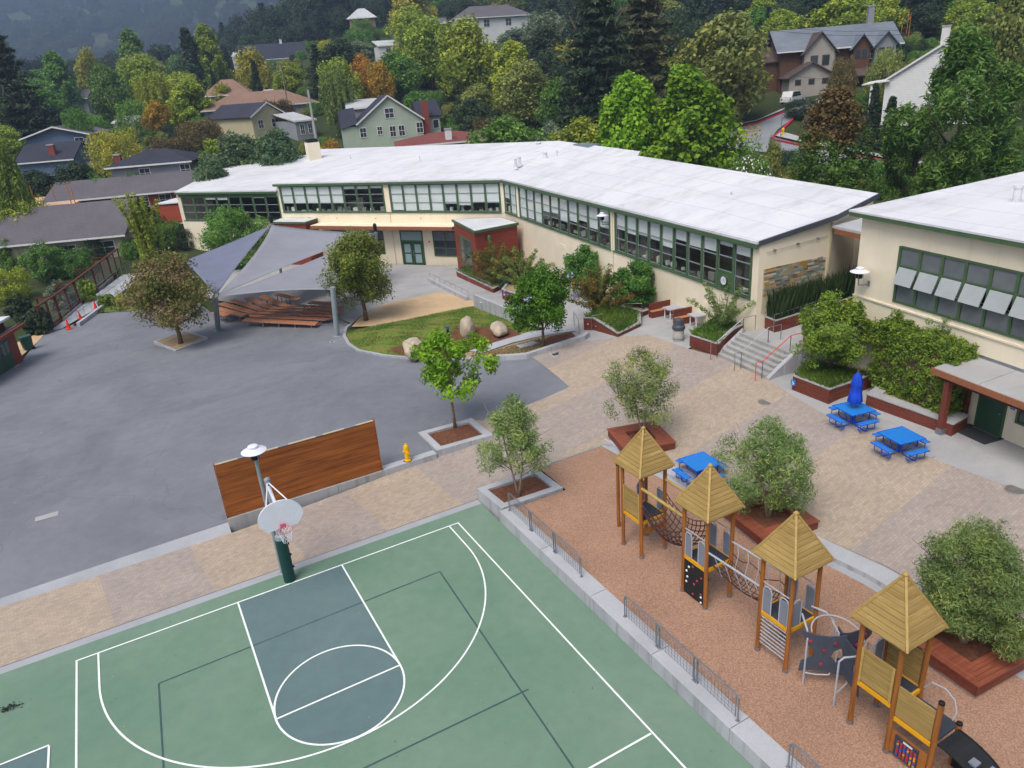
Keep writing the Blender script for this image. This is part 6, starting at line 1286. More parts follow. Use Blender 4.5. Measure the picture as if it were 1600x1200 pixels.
MB().hexa([(-.25, -.3, .06), (.25, -.3, .06), (.25, .3, .06), (-.25, .3, .06), (-.31, -.38, 1.05), (.31, -.38, 1.05), (.31, .38, 1.05), (-.31, .38, 1.05)]).obj('body', 'bin_green', t); MB().hexa([(-.33, -.41, 1.052), (.33, -.41, 1.052), (.33, .42, 1.052), (-.33, .42, 1.052), (-.31, -.38, 1.11), (.31, -.38, 1.11), (.31, .4, 1.16), (-.31, .4, 1.16)]).obj('lid', 'bin_green', t)
for s in (-.22, .22): MB().tube([(s, .3, .12), (s+.07, .3, .12)], .12, 12).obj('wheel', 'tyre', t)
sheet('dirt_patch', [f2(gp(*p)) for p in ((30, 560), (70, 522), (60, 515), (20, 540))], 'sand', G, .02, 1.)
# ------------------------------------------------------------------ houses and buildings beyond the school
def house(name, label, cx, s, wpx, yb, ye, yr, kind, dep, ang, wall, rf, wins=(), over=.5, chim=None, cat='house', trim='trim_white', skirt=5., zoff=0):
    P = at(cx, (yb+ye)/2, s); x, y = float(P[0]), float(P[1]); zg = T(x, y); ze, zr = float(at(cx, ye, s)[2]), float(at(cx, yr, s+(dep/2 if kind in ('hip', 'gable_side') else dep if kind == 'flat' else 0))[2]); w_ = wpx/FPX*depth((x, y, ze)); rz = math.radians(-27.4+ang)
    zb = min(zg, ze-2.3); t = thing(name, label, cat, (x, y, zb), rz); he = ze-zb; hr = max(zr-zb, he+.3); a = w_/2; d = dep
    MB().bx(-a, 0, -skirt, a, d, he).obj('wall', wall, t)
    if kind == 'gable_front':                 # ridge runs away from us
        rw = MB(); 
        for sgn in (-1, 1): rw.hexa([(sgn*(a+over), -over, he-.25*over), (0, -over, hr), (0, d+over, hr), (sgn*(a+over), d+over, he-.25*over), (sgn*(a+over), -over, he+.12-.25*over), (0, -over, hr+.14), (0, d+over, hr+.14), (sgn*(a+over), d+over, he+.12-.25*over)])
        r = rw.obj('roof', rf, t); MB().add([(-a, 0, he), (a, 0, he), (0, 0, hr-.02), (-a, .2, he), (a, .2, he), (0, .2, hr-.02)], [(0, 1, 2), (5, 4, 3), (0, 2, 5, 3), (1, 4, 5, 2), (0, 3, 4, 1)]).obj('gable', wall, t)
        for sgn in (-1, 1): MB().beam((sgn*(a+over), -over-.03, he+.02-.25*over), (0, -over-.03, hr+.03), .05, .22).obj('barge_board', trim, r)
    elif kind == 'gable_side':                # ridge runs across
        r = MB().hexa([(-a-over, -over, he-.1), (a+over, -over, he-.1), (a+over, d/2, hr), (-a-over, d/2, hr), (-a-over, -over, he+.05), (a+over, -over, he+.05), (a+over, d/2, hr+.15), (-a-over, d/2, hr+.15)]).hexa([(-a-over, d/2, hr), (a+over, d/2, hr), (a+over, d+over, he-.1), (-a-over, d+over, he-.1), (-a-over, d/2, hr+.15), (a+over, d/2, hr+.15), (a+over, d+over, he+.05), (-a-over, d+over, he+.05)]).obj('roof', rf, t)
        for sgn in (-1, 1): MB().add([(sgn*a, 0, he), (sgn*a, d, he), (sgn*a, d/2, hr), (sgn*(a-.2), 0, he), (sgn*(a-.2), d, he), (sgn*(a-.2), d/2, hr)], [(0, 1, 2), (5, 4, 3), (0, 2, 5, 3), (1, 4, 5, 2)]).obj('gable', wall, t)
        MB().bx(-a-over, -over-.06, he-.14, a+over, -over-.005, he+.06).obj('gutter', trim, r)
    elif kind == 'hip':
        k = min(a*.75, d/2); r = MB().add([(-a-over, -over, he), (a+over, -over, he), (a+over, d+over, he), (-a-over, d+over, he), (-a+k, d/2, hr), (a-k, d/2, hr), (-a-over, -over, he-.15), (a+over, -over, he-.15), (a+over, d+over, he-.15), (-a-over, d+over, he-.15)], [(0, 1, 5, 4), (1, 2, 5), (2, 3, 4, 5), (3, 0, 4), (6, 7, 1, 0), (7, 8, 2, 1), (8, 9, 3, 2), (9, 6, 0, 3), (9, 8, 7, 6)]).obj('roof', rf, t)
        MB().bx(-a-over, -over-.05, he-.2, a+over, -over-.003, he+.01).obj('gutter', trim, r)
    else:
        r = MB().hexa([(-a-over, -over, he-.12), (a+over, -over, he-.12), (a+over, d+over, hr-.12), (-a-over, d+over, hr-.12), (-a-over, -over, he+.08), (a+over, -over, he+.08), (a+over, d+over, hr+.08), (-a-over, d+over, hr+.08)]).obj('roof', rf, t); MB().bx(-a-over, -over-.05, he-.16, a+over, -over-.003, he+.1).obj('gutter', trim, r)
    for (fx, z0, ww, hh) in wins:             # windows on the side facing us: centre as a share of the width, sill height below the eave
        cx_ = -a+fx*w_; f = MB().bx(cx_-ww/2-.09, -.07, he+z0-.09, cx_+ww/2+.09, -.004, he+z0).bx(cx_-ww/2-.09, -.07, he+z0+hh, cx_+ww/2+.09, -.004, he+z0+hh+.1).bx(cx_-ww/2-.09, -.065, he+z0, cx_-ww/2, -.004, he+z0+hh).bx(cx_+ww/2, -.065, he+z0, cx_+ww/2+.09, -.004, he+z0+hh).bx(cx_-ww/2, -.06, he+z0+hh/2-.03, cx_+ww/2, -.004, he+z0+hh/2+.03).bx(cx_-.025, -.058, he+z0, cx_+.025, -.004, he+z0+hh).obj('window', trim, t)
        MB().bx(cx_-ww/2, -.035, he+z0, cx_+ww/2, -.005, he+z0+hh).obj('pane', 'dark_glass', f)
    if chim: fx, fy, h0, h1, m = chim; MB().bx(-a+fx*w_-.45, fy-.35, h0-zb if False else he-1+h0, -a+fx*w_+.45, fy+.35, he+h1).obj('chimney', m, t); MB().bx(-a+fx*w_-.52, fy-.42, he+h1+.001, -a+fx*w_+.52, fy+.42, he+h1+.18).obj('chimney_cap', 'concrete', t)
    return t, a, d, he, hr
t, a, d, he, hr = house('sage_house', 'pale sage green gabled house with white sash windows behind the school', 612, 122, 100, 222, 190, 149, 'gable_front', 9, 14, 'wall_sage', 'shingle_dark', [(.5, .6, 1.3, 1.35), (.06, -1.9, .9, 1.3), (.32, -1.7, .7, 1.1), (.52, -2.2, .85, 1.5), (.66, -2.2, .85, 1.5), (.95, -2.0, .95, 1.5)], .35)
MB().hexa([(-a-2.6, 1, he-.5), (-a, 1, he+.1), (-a, 8, he+.1), (-a-2.6, 8, he-.5), (-a-2.6, 1.3, he-.3), (-a, 1.3, he+.3), (-a, 4.5, he+2.4), (-a-2.6, 4.5, he+2.2)]).obj('wing_roof', 'shingle_dark', t); MB().bx(-a-2.3, 1.3, -5, -a, 7.5, he-.3).obj('wing_wall', 'wall_sage', t)
MB().bx(a, 2, -5, a+3.2, 8, he+.3).obj('wing_wall', 'wall_sage', t); MB().hexa([(a-.5, 1.6, he+.15), (a+3.6, 1.6, he+.15), (a+3.6, 8.4, he+.15), (a-.5, 8.4, he+.15), (a-.5, 1.6, he+.3), (a+3.6, 1.6, he+.3), (a+3.4, 5, he+2.6), (a-.5, 5, he+2.6)]).obj('wing_roof', 'shingle_dark', t); MB().bx(a+.25, .4, -4, a+1.25, 1.4, he+2.6).obj('chimney', 'brick_red', t)
w2 = MB().bx(a+2.0, 1.92, he-1.7, a+3.0, 1.99, he-.3).obj('window', 'trim_white', t); MB().bx(a+2.1, 1.9, he-1.6, a+2.9, 1.919, he-.4).obj('pane', 'dark_glass', w2)
house('tiled_house', 'low house with red tiled roof just behind the school roof edge', 700, 108, 150, 232, 222, 205, 'hip', 10, 8, 'wall_cream', 'tile_red', (), .6, (.52, 1, .3, 1.6, 'trim_white'))
house('brown_roof_house', 'house with brown hipped roof standing behind the pale flat roofs', 355, 172, 70, 160, 148, 124, 'hip', 9, 10, 'wall_cream', 'shingle_brown', [(.3, -1.8, 1, 1.2)], .5)
house('brown_roof_house', 'wide house with long brown shingle roof behind the yellow house', 410, 162, 170, 188, 166, 142, 'hip', 12, 18, 'wall_grey', 'shingle_brown', [(.1, -2, 1.2, 1.3), (.25, -2, 1.2, 1.3)], .6)
house('yellow_house', 'yellow gabled house with black roof before the brown roofed one', 420, 142, 60, 205, 180, 160, 'gable_front', 13, 52, 'wall_yellow', 'shingle_dark', [(.25, -2, 1.0, 1.3), (.7, -2, 1.4, 1.3)], .5)
house('flat_roof_house', 'grey flat roofed house between the two brown roofs', 382, 176, 110, 168, 150, 143, 'flat', 9, 12, 'wall_grey', 'roof_pale', [(.35, -1.3, 1.6, .8)], .3)
house('grey_annex', 'pale grey flat roofed annex right of the yellow house', 478, 138, 34, 206, 188, 174, 'flat', 8, 40, 'wall_grey', 'roof_pale', [(.3, -2.2, .7, 1.6), (.7, -2.2, .7, 1.6)], .25)
house('blue_house', 'blue grey house with shallow gable among trees on the left', 92, 132, 90, 240, 212, 198, 'gable_front', 10, 8, 'wall_blue', 'shingle_grey', [(.85, -1.9, 1.3, 1.3)], .8)
house('dark_roof_house', 'house with dark blue roof and brick chimney below the blue house', 72, 120, 80, 262, 252, 225, 'gable_side', 9, 5, 'wall_blue', 'shingle_dark', (), .5, (.62, 1.2, -.6, 2.2, 'brick_red'))
t, a, d, he, hr = house('black_roof_house', 'low house with wide black hipped roof and white windows', 236, 106, 118, 278, 256, 233, 'hip', 9, 6, 'wall_grey', 'shingle_dark', [(.42, -1.75, 1.3, 1.2), (.94, -1.75, 1.2, 1.3)], .6, (.02, 3, -1., 1.3, 'brick_red'))
house('orange_house', 'long low rust orange building with grey shingle roof behind the garden', 195, 99, 215, 335, 305, 277, 'gable_side', 11, 8, 'orange_siding', 'shingle_grey', [(.35, -1.8, 1.3, 1.1), (.63, -1.6, 1.4, 1.2), (.79, -1.6, 1.4, 1.2)], .7, cat='building')
house('plywood_building', 'unfinished building with peach plywood roof at the left edge', 40, 94, 130, 360, 331, 311, 'flat', 7, 2, 'wall_brown', 'plywood', (), .4, cat='building')
t, a, d, he, hr = house('garden_classroom', 'low cream garden building with wide grey shingle roof on the left', 88, 86, 205, 420, 376, 322, 'gable_side', 12, 6, 'wall_cream', 'shingle_grey', [(.12, -2.2, 1.6, 1.5), (.86, -2.0, 2.3, 1.4), (.6, -2, 1.6, 1.3)], .8, cat='building')
MB().bx(a, 2., -2, a+.25, 10, he+1.2).obj('end_wall', 'wall_cream', t); dd = MB().bx(a+.251, 3.2, .2, a+.30, 4.3, 2.3).obj('end_door', 'black_plain', t); MB().bx(a+.301, 3.35, .9, a+.31, 4.15, 2.15).obj('door_pane', 'pale_glass', dd)
house('flat_roof_house', 'small white flat roofed house behind the yellow green round tree', 206, 165, 52, 205, 190, 181, 'flat', 7, 12, 'wall_white', 'roof_pale', [(.7, -1.3, 1.2, .8)], .3)
house('grey_roof_building', 'building with big pale grey flat roof left of the sage house', 572, 132, 55, 185, 168, 155, 'flat', 9, 10, 'wall_grey', 'roof_pale', (), .3, cat='building')
house('far_house', 'distant house with blue grey roof between the poplars on the left', 118, 215, 35, 165, 155, 141, 'gable_side', 8, 5, 'wall_grey', 'shingle_grey', (), .5)
t, a, d, he, hr = house('white_house', 'white house with steep dark roof and gable dormer on the far hillside', 432, 290, 92, 106, 92, 68, 'gable_side', 10, 12, 'wall_white', 'shingle_dark', [(.15, -2, 1.2, 1.4), (.4, -2, 1.2, 1.4)], .5, (.62, 5, 1.5, 6.5, 'wall_white'))
MB().add([(-a+1, -.8, he), (-a+5, -.8, he), (-a+3, -.8, he+3.4), (-a+1, 4, he), (-a+5, 4, he), (-a+3, 4, he+3.4)], [(0, 1, 2), (1, 4, 5, 2), (0, 2, 5, 3)]).obj('dormer', 'wall_white', t)
house('white_house', 'long low white building beside the steep dark roof on the far hillside', 395, 300, 60, 100, 86, 80, 'flat', 9, 12, 'wall_white', 'roof_pale', [(.3, -1.8, 1.5, 1.1)], .2)
house('hilltop_house', 'white house with grey hipped roof and big windows at the photo top', 772, 228, 118, 50, 26, 8, 'hip', 10, 14, 'wall_white', 'shingle_grey', [(.16, -2.6, 2.6, 2.2), (.4, -2.4, 1.6, 1.8), (.7, -2.4, 1.6, 1.8)], .7)
house('hilltop_house', 'smaller pale house left of the white one at the photo top', 668, 235, 62, 58, 38, 30, 'gable_side', 9, 10, 'wall_cream', 'shingle_grey', [(.3, -2, 1.6, 1.3), (.7, -2, 1.6, 1.3)], .5, (.5, 3, .3, 2.4, 'trim_white'))
house('hillside_house', 'pinkish white house half hidden by the orange trees', 622, 215, 58, 95, 70, 62, 'flat', 9, 16, 'wall_white', 'roof_pale', [(.25, -2.4, 1.2, 1.7), (.55, -2.4, 1.2, 1.7)], .4)
house('hilltop_house', 'small house with pale hipped roof on the skyline above the round tree', 566, 300, 40, 40, 28, 13, 'hip', 8, 5, 'wall_pink', 'roof_pale', (), .8)
# craftsman house on the right
t, a, d, he, hr = house('craftsman_house', 'brown and grey craftsman house with metal roof above the road', 1308, 122, 175, 128, 75, 42, 'gable_side', 9, -6, 'wall_brown', 'metal_roof', [(.45, -1.9, .9, 1.1), (.78, -1.8, 1.3, 1.2), (.9, -1.8, 1.3, 1.2)], .8, (.86, 5.5, 2.5, 5.6, 'wall_grey'))
def gable_bay(x0, x1, y0, z1, zr, wall, rf, wins, par, z0=-5, dep=5, over=.5):
    MB().bx(x0, y0, z0, x1, y0+dep, z1).obj('bay_wall', wall, par); xm = (x0+x1)/2
    MB().add([(x0, y0, z1), (x1, y0, z1), (xm, y0, zr), (x0, y0+.2, z1), (x1, y0+.2, z1), (xm, y0+.2, zr)], [(0, 1, 2), (5, 4, 3), (0, 2, 5, 3), (1, 4, 5, 2)]).obj('bay_gable', wall, par); m = MB()
    for sg, xe in ((-1, x0-over), (1, x1+over)): zz = z1-(zr-z1)/(xm-x0)*over; m.hexa([(xe, y0-over, zz), (xm, y0-over, zr), (xm, y0+dep, zr), (xe, y0+dep, zz), (xe, y0-over, zz+.16), (xm, y0-over, zr+.18), (xm, y0+dep, zr+.18), (xe, y0+dep, zz+.16)])
    m.obj('bay_roof', rf, par)
    for wx, wz, ww, wh in wins: f = MB().bx(wx-ww/2-.1, y0-.05, wz-.1, wx+ww/2+.1, y0-.004, wz+wh+.1).obj('window', 'roof_brown_dark', par); MB().bx(wx-ww/2, y0-.07, wz, wx+ww/2, y0-.051, wz+wh).obj('pane', 'dark_glass', f)
gable_bay(-a*.62, -a*.1, -1.2, he-.2, he+2.3, 'wall_taupe', 'roof_brown_dark', [(-a*.45, he-2.2, .9, 1.3), (-a*.25, he-2.2, .9, 1.3)], t, dep=7)
gable_bay(a*.22, a*.5, -1.0, he+.1, he+1.6, 'wall_brown', 'metal_roof', [(a*.3, he-1.6, .7, 1.1), (a*.42, he-1.6, .7, 1.1)], t, dep=6); gable_bay(a*.6, a*.95, -.9, he+.1, he+1.7, 'wall_grey', 'metal_roof', [(a*.7, he-1.6, .8, 1.1), (a*.85, he-1.6, .8, 1.1)], t, dep=6)
gable_bay(-a*.95, -a*.2, -4.2, he-3.6, he-1.8, 'wall_taupe', 'roof_brown_dark', [(-a*.8, he-4.7, .7, .6), (-a*.57, he-4.7, .7, .6), (-a*.34, he-4.7, .7, .6)], t, dep=6)
MB().hexa([(-a*.2, -3.8, he-4.2), (a*.9, -3.4, he-4.2), (a*.9, 0, he-3.0), (-a*.2, 0, he-3.0), (-a*.2, -3.8, he-4.05), (a*.9, -3.4, he-4.05), (a*.9, 0, he-2.85), (-a*.2, 0, he-2.85)]).obj('porch_roof', 'roof_brown_dark', t)
for x in (-.12, .1, .35, .6, .85): MB().bx(a*x, -3.4, -4, a*x+.25, -3.15, he-4.2).obj('porch_post', 'wall_brown', t)
MB().hexa([(-a-4, 1, he-1.4), (-a+.2, 1, he-1.4), (-a+.2, 9, he-1.4), (-a-4, 9, he-1.4), (-a-4, 1, he-1.2), (-a+.2, 1, he-1.2), (-a+.2, 5, he+.9), (-a-3.4, 5, he+.9)]).obj('wing_roof', 'roof_brown_dark', t); MB().bx(-a-3.5, 1.4, -5, -a, 8.5, he-1.4).obj('wing_wall', 'wall_brown', t)
# white clapboard house on the right
t, a, d, he, hr = house('clapboard_house', 'white clapboard house beside the huge drooping conifer', 1462, 94, 150, 192, 122, 70, 'gable_front', 9, -32, 'wall_white', 'roof_pale', (), .3, (.5, 2.5, 2.5, 5.6, 'wall_white'))
for k in range(24): MB().hexa([(-a, -.03, -1+k*.28), (a, -.03, -1+k*.28), (a, -.001, -1+k*.28), (-a, -.001, -1+k*.28), (-a, -.004, -.74+k*.28), (a, -.004, -.74+k*.28), (a, -.001, -.74+k*.28), (-a, -.001, -.74+k*.28)]).obj('clapboard', 'trim_white', t) if -.74+k*.28 < he else None
MB().hexa([(-a-2.6, -.6, he-.35), (-a+.5, -.6, he-.05), (-a+.5, 8, he-.05), (-a-2.6, 8, he-.35), (-a-2.6, -.6, he-.22), (-a+.5, -.6, he+.1), (-a+.5, 8, he+.1), (-a-2.6, 8, he-.22)]).obj('porch_roof', 'trim_white', t); MB().bx(-a-1.6, -.4, -2, -a-1.3, -.1, he-.35).obj('porch_post', 'trim_white', t)
for k in range(12): hw = a*(1-(k+.6)/13); MB().hexa([(-hw, -.03, he+k*.27), (hw, -.03, he+k*.27), (hw, -.001, he+k*.27), (-hw, -.001, he+k*.27), (-hw, -.004, he+.25+k*.27), (hw, -.004, he+.25+k*.27), (hw, -.001, he+.25+k*.27), (-hw, -.001, he+.25+k*.27)]).obj('clapboard', 'trim_white', t) if he+.3+k*.27 < hr else None
wf = MB().bx(-a+1, -.06, -1.4, a-1.5, -.031, .2).obj('window', 'trim_white', t); MB().bx(-a+1.1, -.08, -1.3, a-1.6, -.061, .1).obj('pane', 'dark_glass', wf)
# ------------------------------------------------------------------ road, kerbs, cars, poles behind the school
def hp(px, py):
    v = CD+(px-800)/FPX*CR-(py-600)/FPX*CU; k = math.hypot(v[0], v[1]); i = 45.
    while i < 900:
        X = CAM+v*(i/k)
        if X[2] < T(X[0], X[1]): return (float(X[0]), float(X[1]))
        i += .4
rd = [hp(*p) for p in ((1128, 206), (1150, 200), (1182, 194), (1222, 178), (1238, 166), (1262, 160), (1300, 150), (1300, 162), (1262, 172), (1240, 186), (1215, 205), (1206, 216), (1262, 230), (1330, 244), (1400, 257), (1480, 269), (1600, 285), (1600, 312), (1470, 297), (1400, 283), (1300, 262), (1200, 240), (1128, 232))]
sheet('road', rd, 'road', T, .12, 1.5)
for i, (lst, sd_w) in enumerate(((((1128, 207), (1150, 201), (1182, 195), (1226, 177)), 0), (((1206, 219), (1217, 210), (1240, 188)), 0), (((1208, 220), (1236, 226), (1290, 237), (1340, 247), (1400, 258), (1480, 270), (1600, 286)), 0))):
    pts = [hp(*p) for p in lst]; struct(kerb('red_kerb', pts, .35, lambda x, y: T(x, y)-.3, lambda x, y: T(x, y)+.28, 'kerb_red'))
pts = [hp(*p) for p in ((1128, 202), (1150, 196), (1182, 190), (1226, 172), (1226, 174), (1182, 192.5), (1150, 198.5), (1128, 204.5))]; sheet('pavement', pts, 'concrete', T, .26, 1.5)
pts = [hp(*p) for p in ((1209, 216), (1236, 222), (1290, 233), (1400, 254), (1480, 266), (1600, 282), (1600, 278), (1480, 262), (1400, 250), (1290, 228), (1236, 214), (1218, 208))]; sheet('pavement', pts, 'concrete', T, .26, 1.5)
mk = MB()
for p, q in (((1146, 212), (1190, 204)), ((1146, 217), (1186, 209)), ((1150, 222), (1180, 216)), ((1170, 198), (1176, 204)), ((1181, 196), (1187, 202))):
    a, b = hp(*p), hp(*q); line_strip(mk, [a, b], .3, 0)
    for i in range(4): v = mk.v[-1-i]; mk.v[-1-i] = (v[0], v[1], T(v[0], v[1])+.16)
struct(mk.obj('road_marking', 'road_yellow'))
def car(px, py, rz, mat, label, big=1., name='parked_car'):
    x, y = hp(px, py); t = thing(name, label, 'car', (x, y, T(x, y)+.1), rz); L, W, H = 2.25*big, .9, 1.
    pr = [(-L, .35), (-L, .85), (-L*.95, .95), (-L*.55, 1.0), (-L*.45, 1.05), (L*.98, .95), (L, .8), (L, .35)]
    m = MB(); m.plate([(x_, -W, z) for x_, z in pr], 2*W); b = m.obj('body', mat, t); m = MB(); c = [(-L*.5, 1.0), (-L*.25, 1.55*big), (L*.75, 1.58*big), (L*.93, 1.0)]; m.plate([(x_, -W*.85, z) for x_, z in c], 1.7*W); m.obj('cabin', mat, t)
    for s in (-1, 1): m = MB(); m.plate([(x_*.94, s*W*.87, 1.04+(z-1)*.85) for x_, z in c], .012*s); m.obj('side_window', 'dark_glass', t)
    m = MB(); m.hexa([(-L*.51, -.66, 1.06), (-L*.51, .66, 1.06), (-L*.48, .66, 1.06), (-L*.48, -.66, 1.06), (-L*.275, -.62, 1.5*big), (-L*.275, .62, 1.5*big), (-L*.25, .62, 1.5*big), (-L*.25, -.62, 1.5*big)]); m.obj('windscreen', 'dark_glass', t)
    for sx in (-.62, .62):
        for s in (-1, 1): w_ = MB(); w_.tube([(sx*L, s*W*.85, .34), (sx*L, s*W*1.03, .34)], .34, 14); wo_ = w_.obj('wheel', 'tyre', t); MB().tube([(sx*L, s*W*1.031, .34), (sx*L, s*W*1.04, .34)], .2, 10).obj('rim', 'car_grey', wo_)
    for s in (-1, 1): MB().bx(-L-.02, s*.62-.15, .62, -L+.001, s*.62+.15, .78).obj('headlight', 'clock_white', t); MB().bx(L-.001, s*.68-.1, .6, L+.02, s*.68+.1, .85).obj('tail_light', 'car_red', t)
car(1238, 163, math.radians(200), 'car_white', 'white off road car parked above the road corner', 1.12); car(562, 158, math.radians(150), 'car_white', 'white car parked above the grey roofed building', 1.); car(583, 157, math.radians(150), 'car_red', 'dark red car parked right of the white one', 1.); car(600, 156, math.radians(150), 'car_red', 'dark red car parked farthest right above the grey roofed building', 1.); car(140, 265, math.radians(120), 'car_white', 'white car half hidden by bushes below the blue house', 1.)
def pole(px, y0, y1, s, label, arms=True, r=.14, name='utility_pole', mat='pole_wood', base=None):
    p = at(px, y0, s); q = at(px, y1, s); zb = min(T(p[0], p[1]), float(q[2])) if base is None else base; t = thing(name, label, 'pole', (float(p[0]), float(p[1]), zb)); h = float(p[2])-zb
    MB().tube([(0, 0, -.3), (0, 0, h)], [r, r*.7], 8).obj('pole', mat, t)
    if arms:
        for k in range(2): MB().beam((-1.1, .1, h-.4-.8*k), (1.1, -.1, h-.4-.8*k), .1, .12).obj('crossarm', mat, t)
        for k in range(4): MB().lathe([(.05, 0), (.06, .1), (.03, .2)], 7, (-.95+.63*k, 0, h-.33)).obj('insulator', 'trash_grey', t)
    return t, h
pole(437, 92, 141, 150, 'tall wooden utility pole in front of the yellowish hillside trees'); pole(481, 140, 222, 104, 'pale bare pole rising behind the school chimney', False, .22, mat='concrete', base=2.4); pole(372, 70, 110, 260, 'distant utility pole with crossarms left of the white hillside house'); pole(490, 72, 120, 190, 'utility pole with crossarms before the dark conifer'); pole(277, 45, 90, 300, 'far pale pole before the misty hill'); pole(1222, 182, 205, 92, 'thin street sign pole at the road corner', False, .05, mat='galv'); pole(42, 130, 190, 160, 'leaning pole among the dark trees on the left', False, .12)
for i, (px, y0, y1, s) in enumerate(((1376, 12, 45, 150), (1387, 20, 52, 148), (1412, 18, 62, 146), (1421, 14, 66, 145), (1424, 20, 70, 140), (1431, 18, 50, 150), (1449, 5, 30, 158), (1343, 26, 38, 150), (46, 290, 311, 96), (79, 288, 312, 96), (102, 286, 316, 93), (108, 285, 318, 92))):
    t, h = pole(px, y0, y1, s, ('thin orange story pole on the slope above the craftsman house', 'orange story pole standing at the peach plywood roof')[i > 7], False, .06, 'story_pole', 'story_pole', base=float(at(px, y1, s)[2])-(0 if i > 7 else 2.)); t['group'] = ('story poles above the craftsman house', 'story poles at the plywood roof')[i > 7]
for i, (pa, pb, z_) in enumerate((((1158, 36, 118), (1600, 25, 100), 0), ((1158, 42, 117), (1600, 33, 100), 0), ((437, 94, 150), (490, 74, 190), 0), ((437, 94, 150), (372, 72, 260), 0), ((1180, 105, 112), (1420, 108, 104), 0))):
    a, b = Vector(at(*pa)), Vector(at(*pb)); t = thing('power_line', ['upper power line crossing before the craftsman house', 'lower power line crossing before the craftsman house', 'power line between the two hillside utility poles on the right', 'power line from the tall wooden pole to the distant one', 'thin cable crossing below the craftsman house'][i], 'power line', tuple(a), world=True); MB().tube([tuple(a.lerp(b, k/14)-Vector((0, 0, 1.4*math.sin(math.pi*k/14)))) for k in range(15)], .022, 4).obj('wire', 'wire', t)
pts = [hp(*p) for p in ((1255, 205), (1300, 213), (1360, 224), (1420, 233), (1500, 246))]; t = thing('board_fence', 'weathered grey board fence along the road behind the maple', 'fence', (*pts[0], T(*pts[0])), world=True); rg = random.Random(4)
for i in range(len(pts)-1):
    a, b = Vector(pts[i]), Vector(pts[i+1]); L = (b-a).length; n = int(L/.32)
    for k in range(n):
        p = a.lerp(b, k/n); q = a.lerp(b, (k+.94)/n); z = T(p.x, p.y); d = (q-p).normalized(); nn = Vector((-d.y, d.x))*.04; MB().prism([(p.x, p.y), (q.x, q.y), (q.x+nn.x, q.y+nn.y), (p.x+nn.x, p.y+nn.y)], z-.4, z+2.1+rg.uniform(-.04, .04)).obj('board', 'fence_grey', t)
x, y = hp(1223, 214); t = thing('fire_hydrant', 'far yellow fire hydrant on the pavement at the road corner', 'hydrant', (x, y, T(x, y)+.26)); MB().lathe([(.2, 0), (.14, .06), (.14, .6), (.2, .64), (.14, .8), (.04, .9)], 10).obj('barrel', 'hydrant_yellow', t); MB().tube([(-.25, 0, .5), (.25, 0, .5)], .07, 8).obj('nozzle', 'hydrant_yellow', t)
# ------------------------------------------------------------------ trees of the school yard
def set_mat(o, mat):
    o.material_slots[0].link = 'OBJECT'; o.material_slots[0].material = MATS[mat]
def yard_tree(name, label, base, H, W, kind, mat, seed, ncl, nlf, size, asp=.5, trunk=.12, fork=.35, top=.8, bf=.25, limbs=6, barkm='bark', cat='tree', group=None, spread=.3, stems=1):
    t = thing(name, label, cat, base, 0, group); 
    for k in range(stems): a = k*2.3; trunk_mb(H, trunk*(1 if stems == 1 else .7), seed+k, top, limbs, spread, W, fork, ((0, 0) if stems == 1 else (math.cos(a)*W*.14, math.sin(a)*W*.14))).obj('trunk', barkm, t, smooth=True)
    link('crown', crown('crown', seed, kind, H, W, ncl, nlf, size, asp, mat, bf), t); return t
def px_tree(px, py, off=0.): return gp(px, py, off)
yard_tree('plane_tree', 'round browning tree in the paved square before the ramp', gp(283, 539), 6.6, 7.0, 'broad', 'leaf_brownplane', 11, 230, 75, .17, .6, .17, .3, .75, .24)
yard_tree('shade_tree', 'dense dark green tree beside the upright sail post', gp(572, 501), 6.9, 6.3, 'broad', 'leaf_shade', 12, 230, 75, .18, .55, .17, .26, .75, .2)
yard_tree('young_tree', 'sparse bright green tree in the concrete planter by the hydrant', (gp(711, 668)[0], gp(711, 668)[1], .45), 5.0, 4.7, 'sparse', 'leaf_bright', 13, 78, 70, .19, .5, .075, .40, .85, .36, 10, 'bark_warm', spread=.40)
jt_ = yard_tree('jacaranda_tree', 'bright green feathery tree with purple flowers at the lower bed', gp(850, 546), 5.0, 4.5, 'broad', 'leaf_jacaranda', 14, 150, 80, .22, .38, .10, .3, .8, .24)
rng = np.random.default_rng(4); n = 5; a = rng.uniform(0, 6.283, n); C_ = np.stack([2.1*np.cos(a), 2.1*np.sin(a), rng.uniform(2.6, 4.6, n)], 1); C_[:2] = [(-2.0, .6, 3.7), (1.6, -.6, 4.3)]; P_ = np.repeat(C_, 14, 0)+rng.normal(0, .1, (n*14, 3)); link('blossom', leaves(rng, P_, P_*0+rng.normal(0, 1, P_.shape), .11, .9, rng.uniform(0, 1, len(P_)), 'blossom', 'blossom_purple'), jt_)
OL = dict(barkm='bark_pale', cat='olive tree')
yard_tree('olive_tree', 'airy olive tree in the mulch planter at the court corner', (8.95, -.28, .42), 4.2, 3.9, 'olive', 'leaf_olivetree', 15, 150, 62, .135, .24, .07, .25, .8, .22, 7, stems=2, spread=.33, **OL)
yard_tree('olive_tree', 'thin wispy olive tree in the bench planter behind the first play tower', (15.35, .1, .75), 4.2, 4.2, 'olive', 'leaf_olivetree', 16, 150, 62, .135, .24, .06, .25, .85, .2, 7, stems=2, spread=.36, **OL)
yard_tree('olive_tree', 'bushy olive tree in the bench planter behind the second play tower', (15.1, -7.2, .7), 3.7, 4.2, 'olive', 'leaf_olivetree', 17, 210, 78, .125, .22, .09, .2, .8, .1, 7, stems=3, **OL)
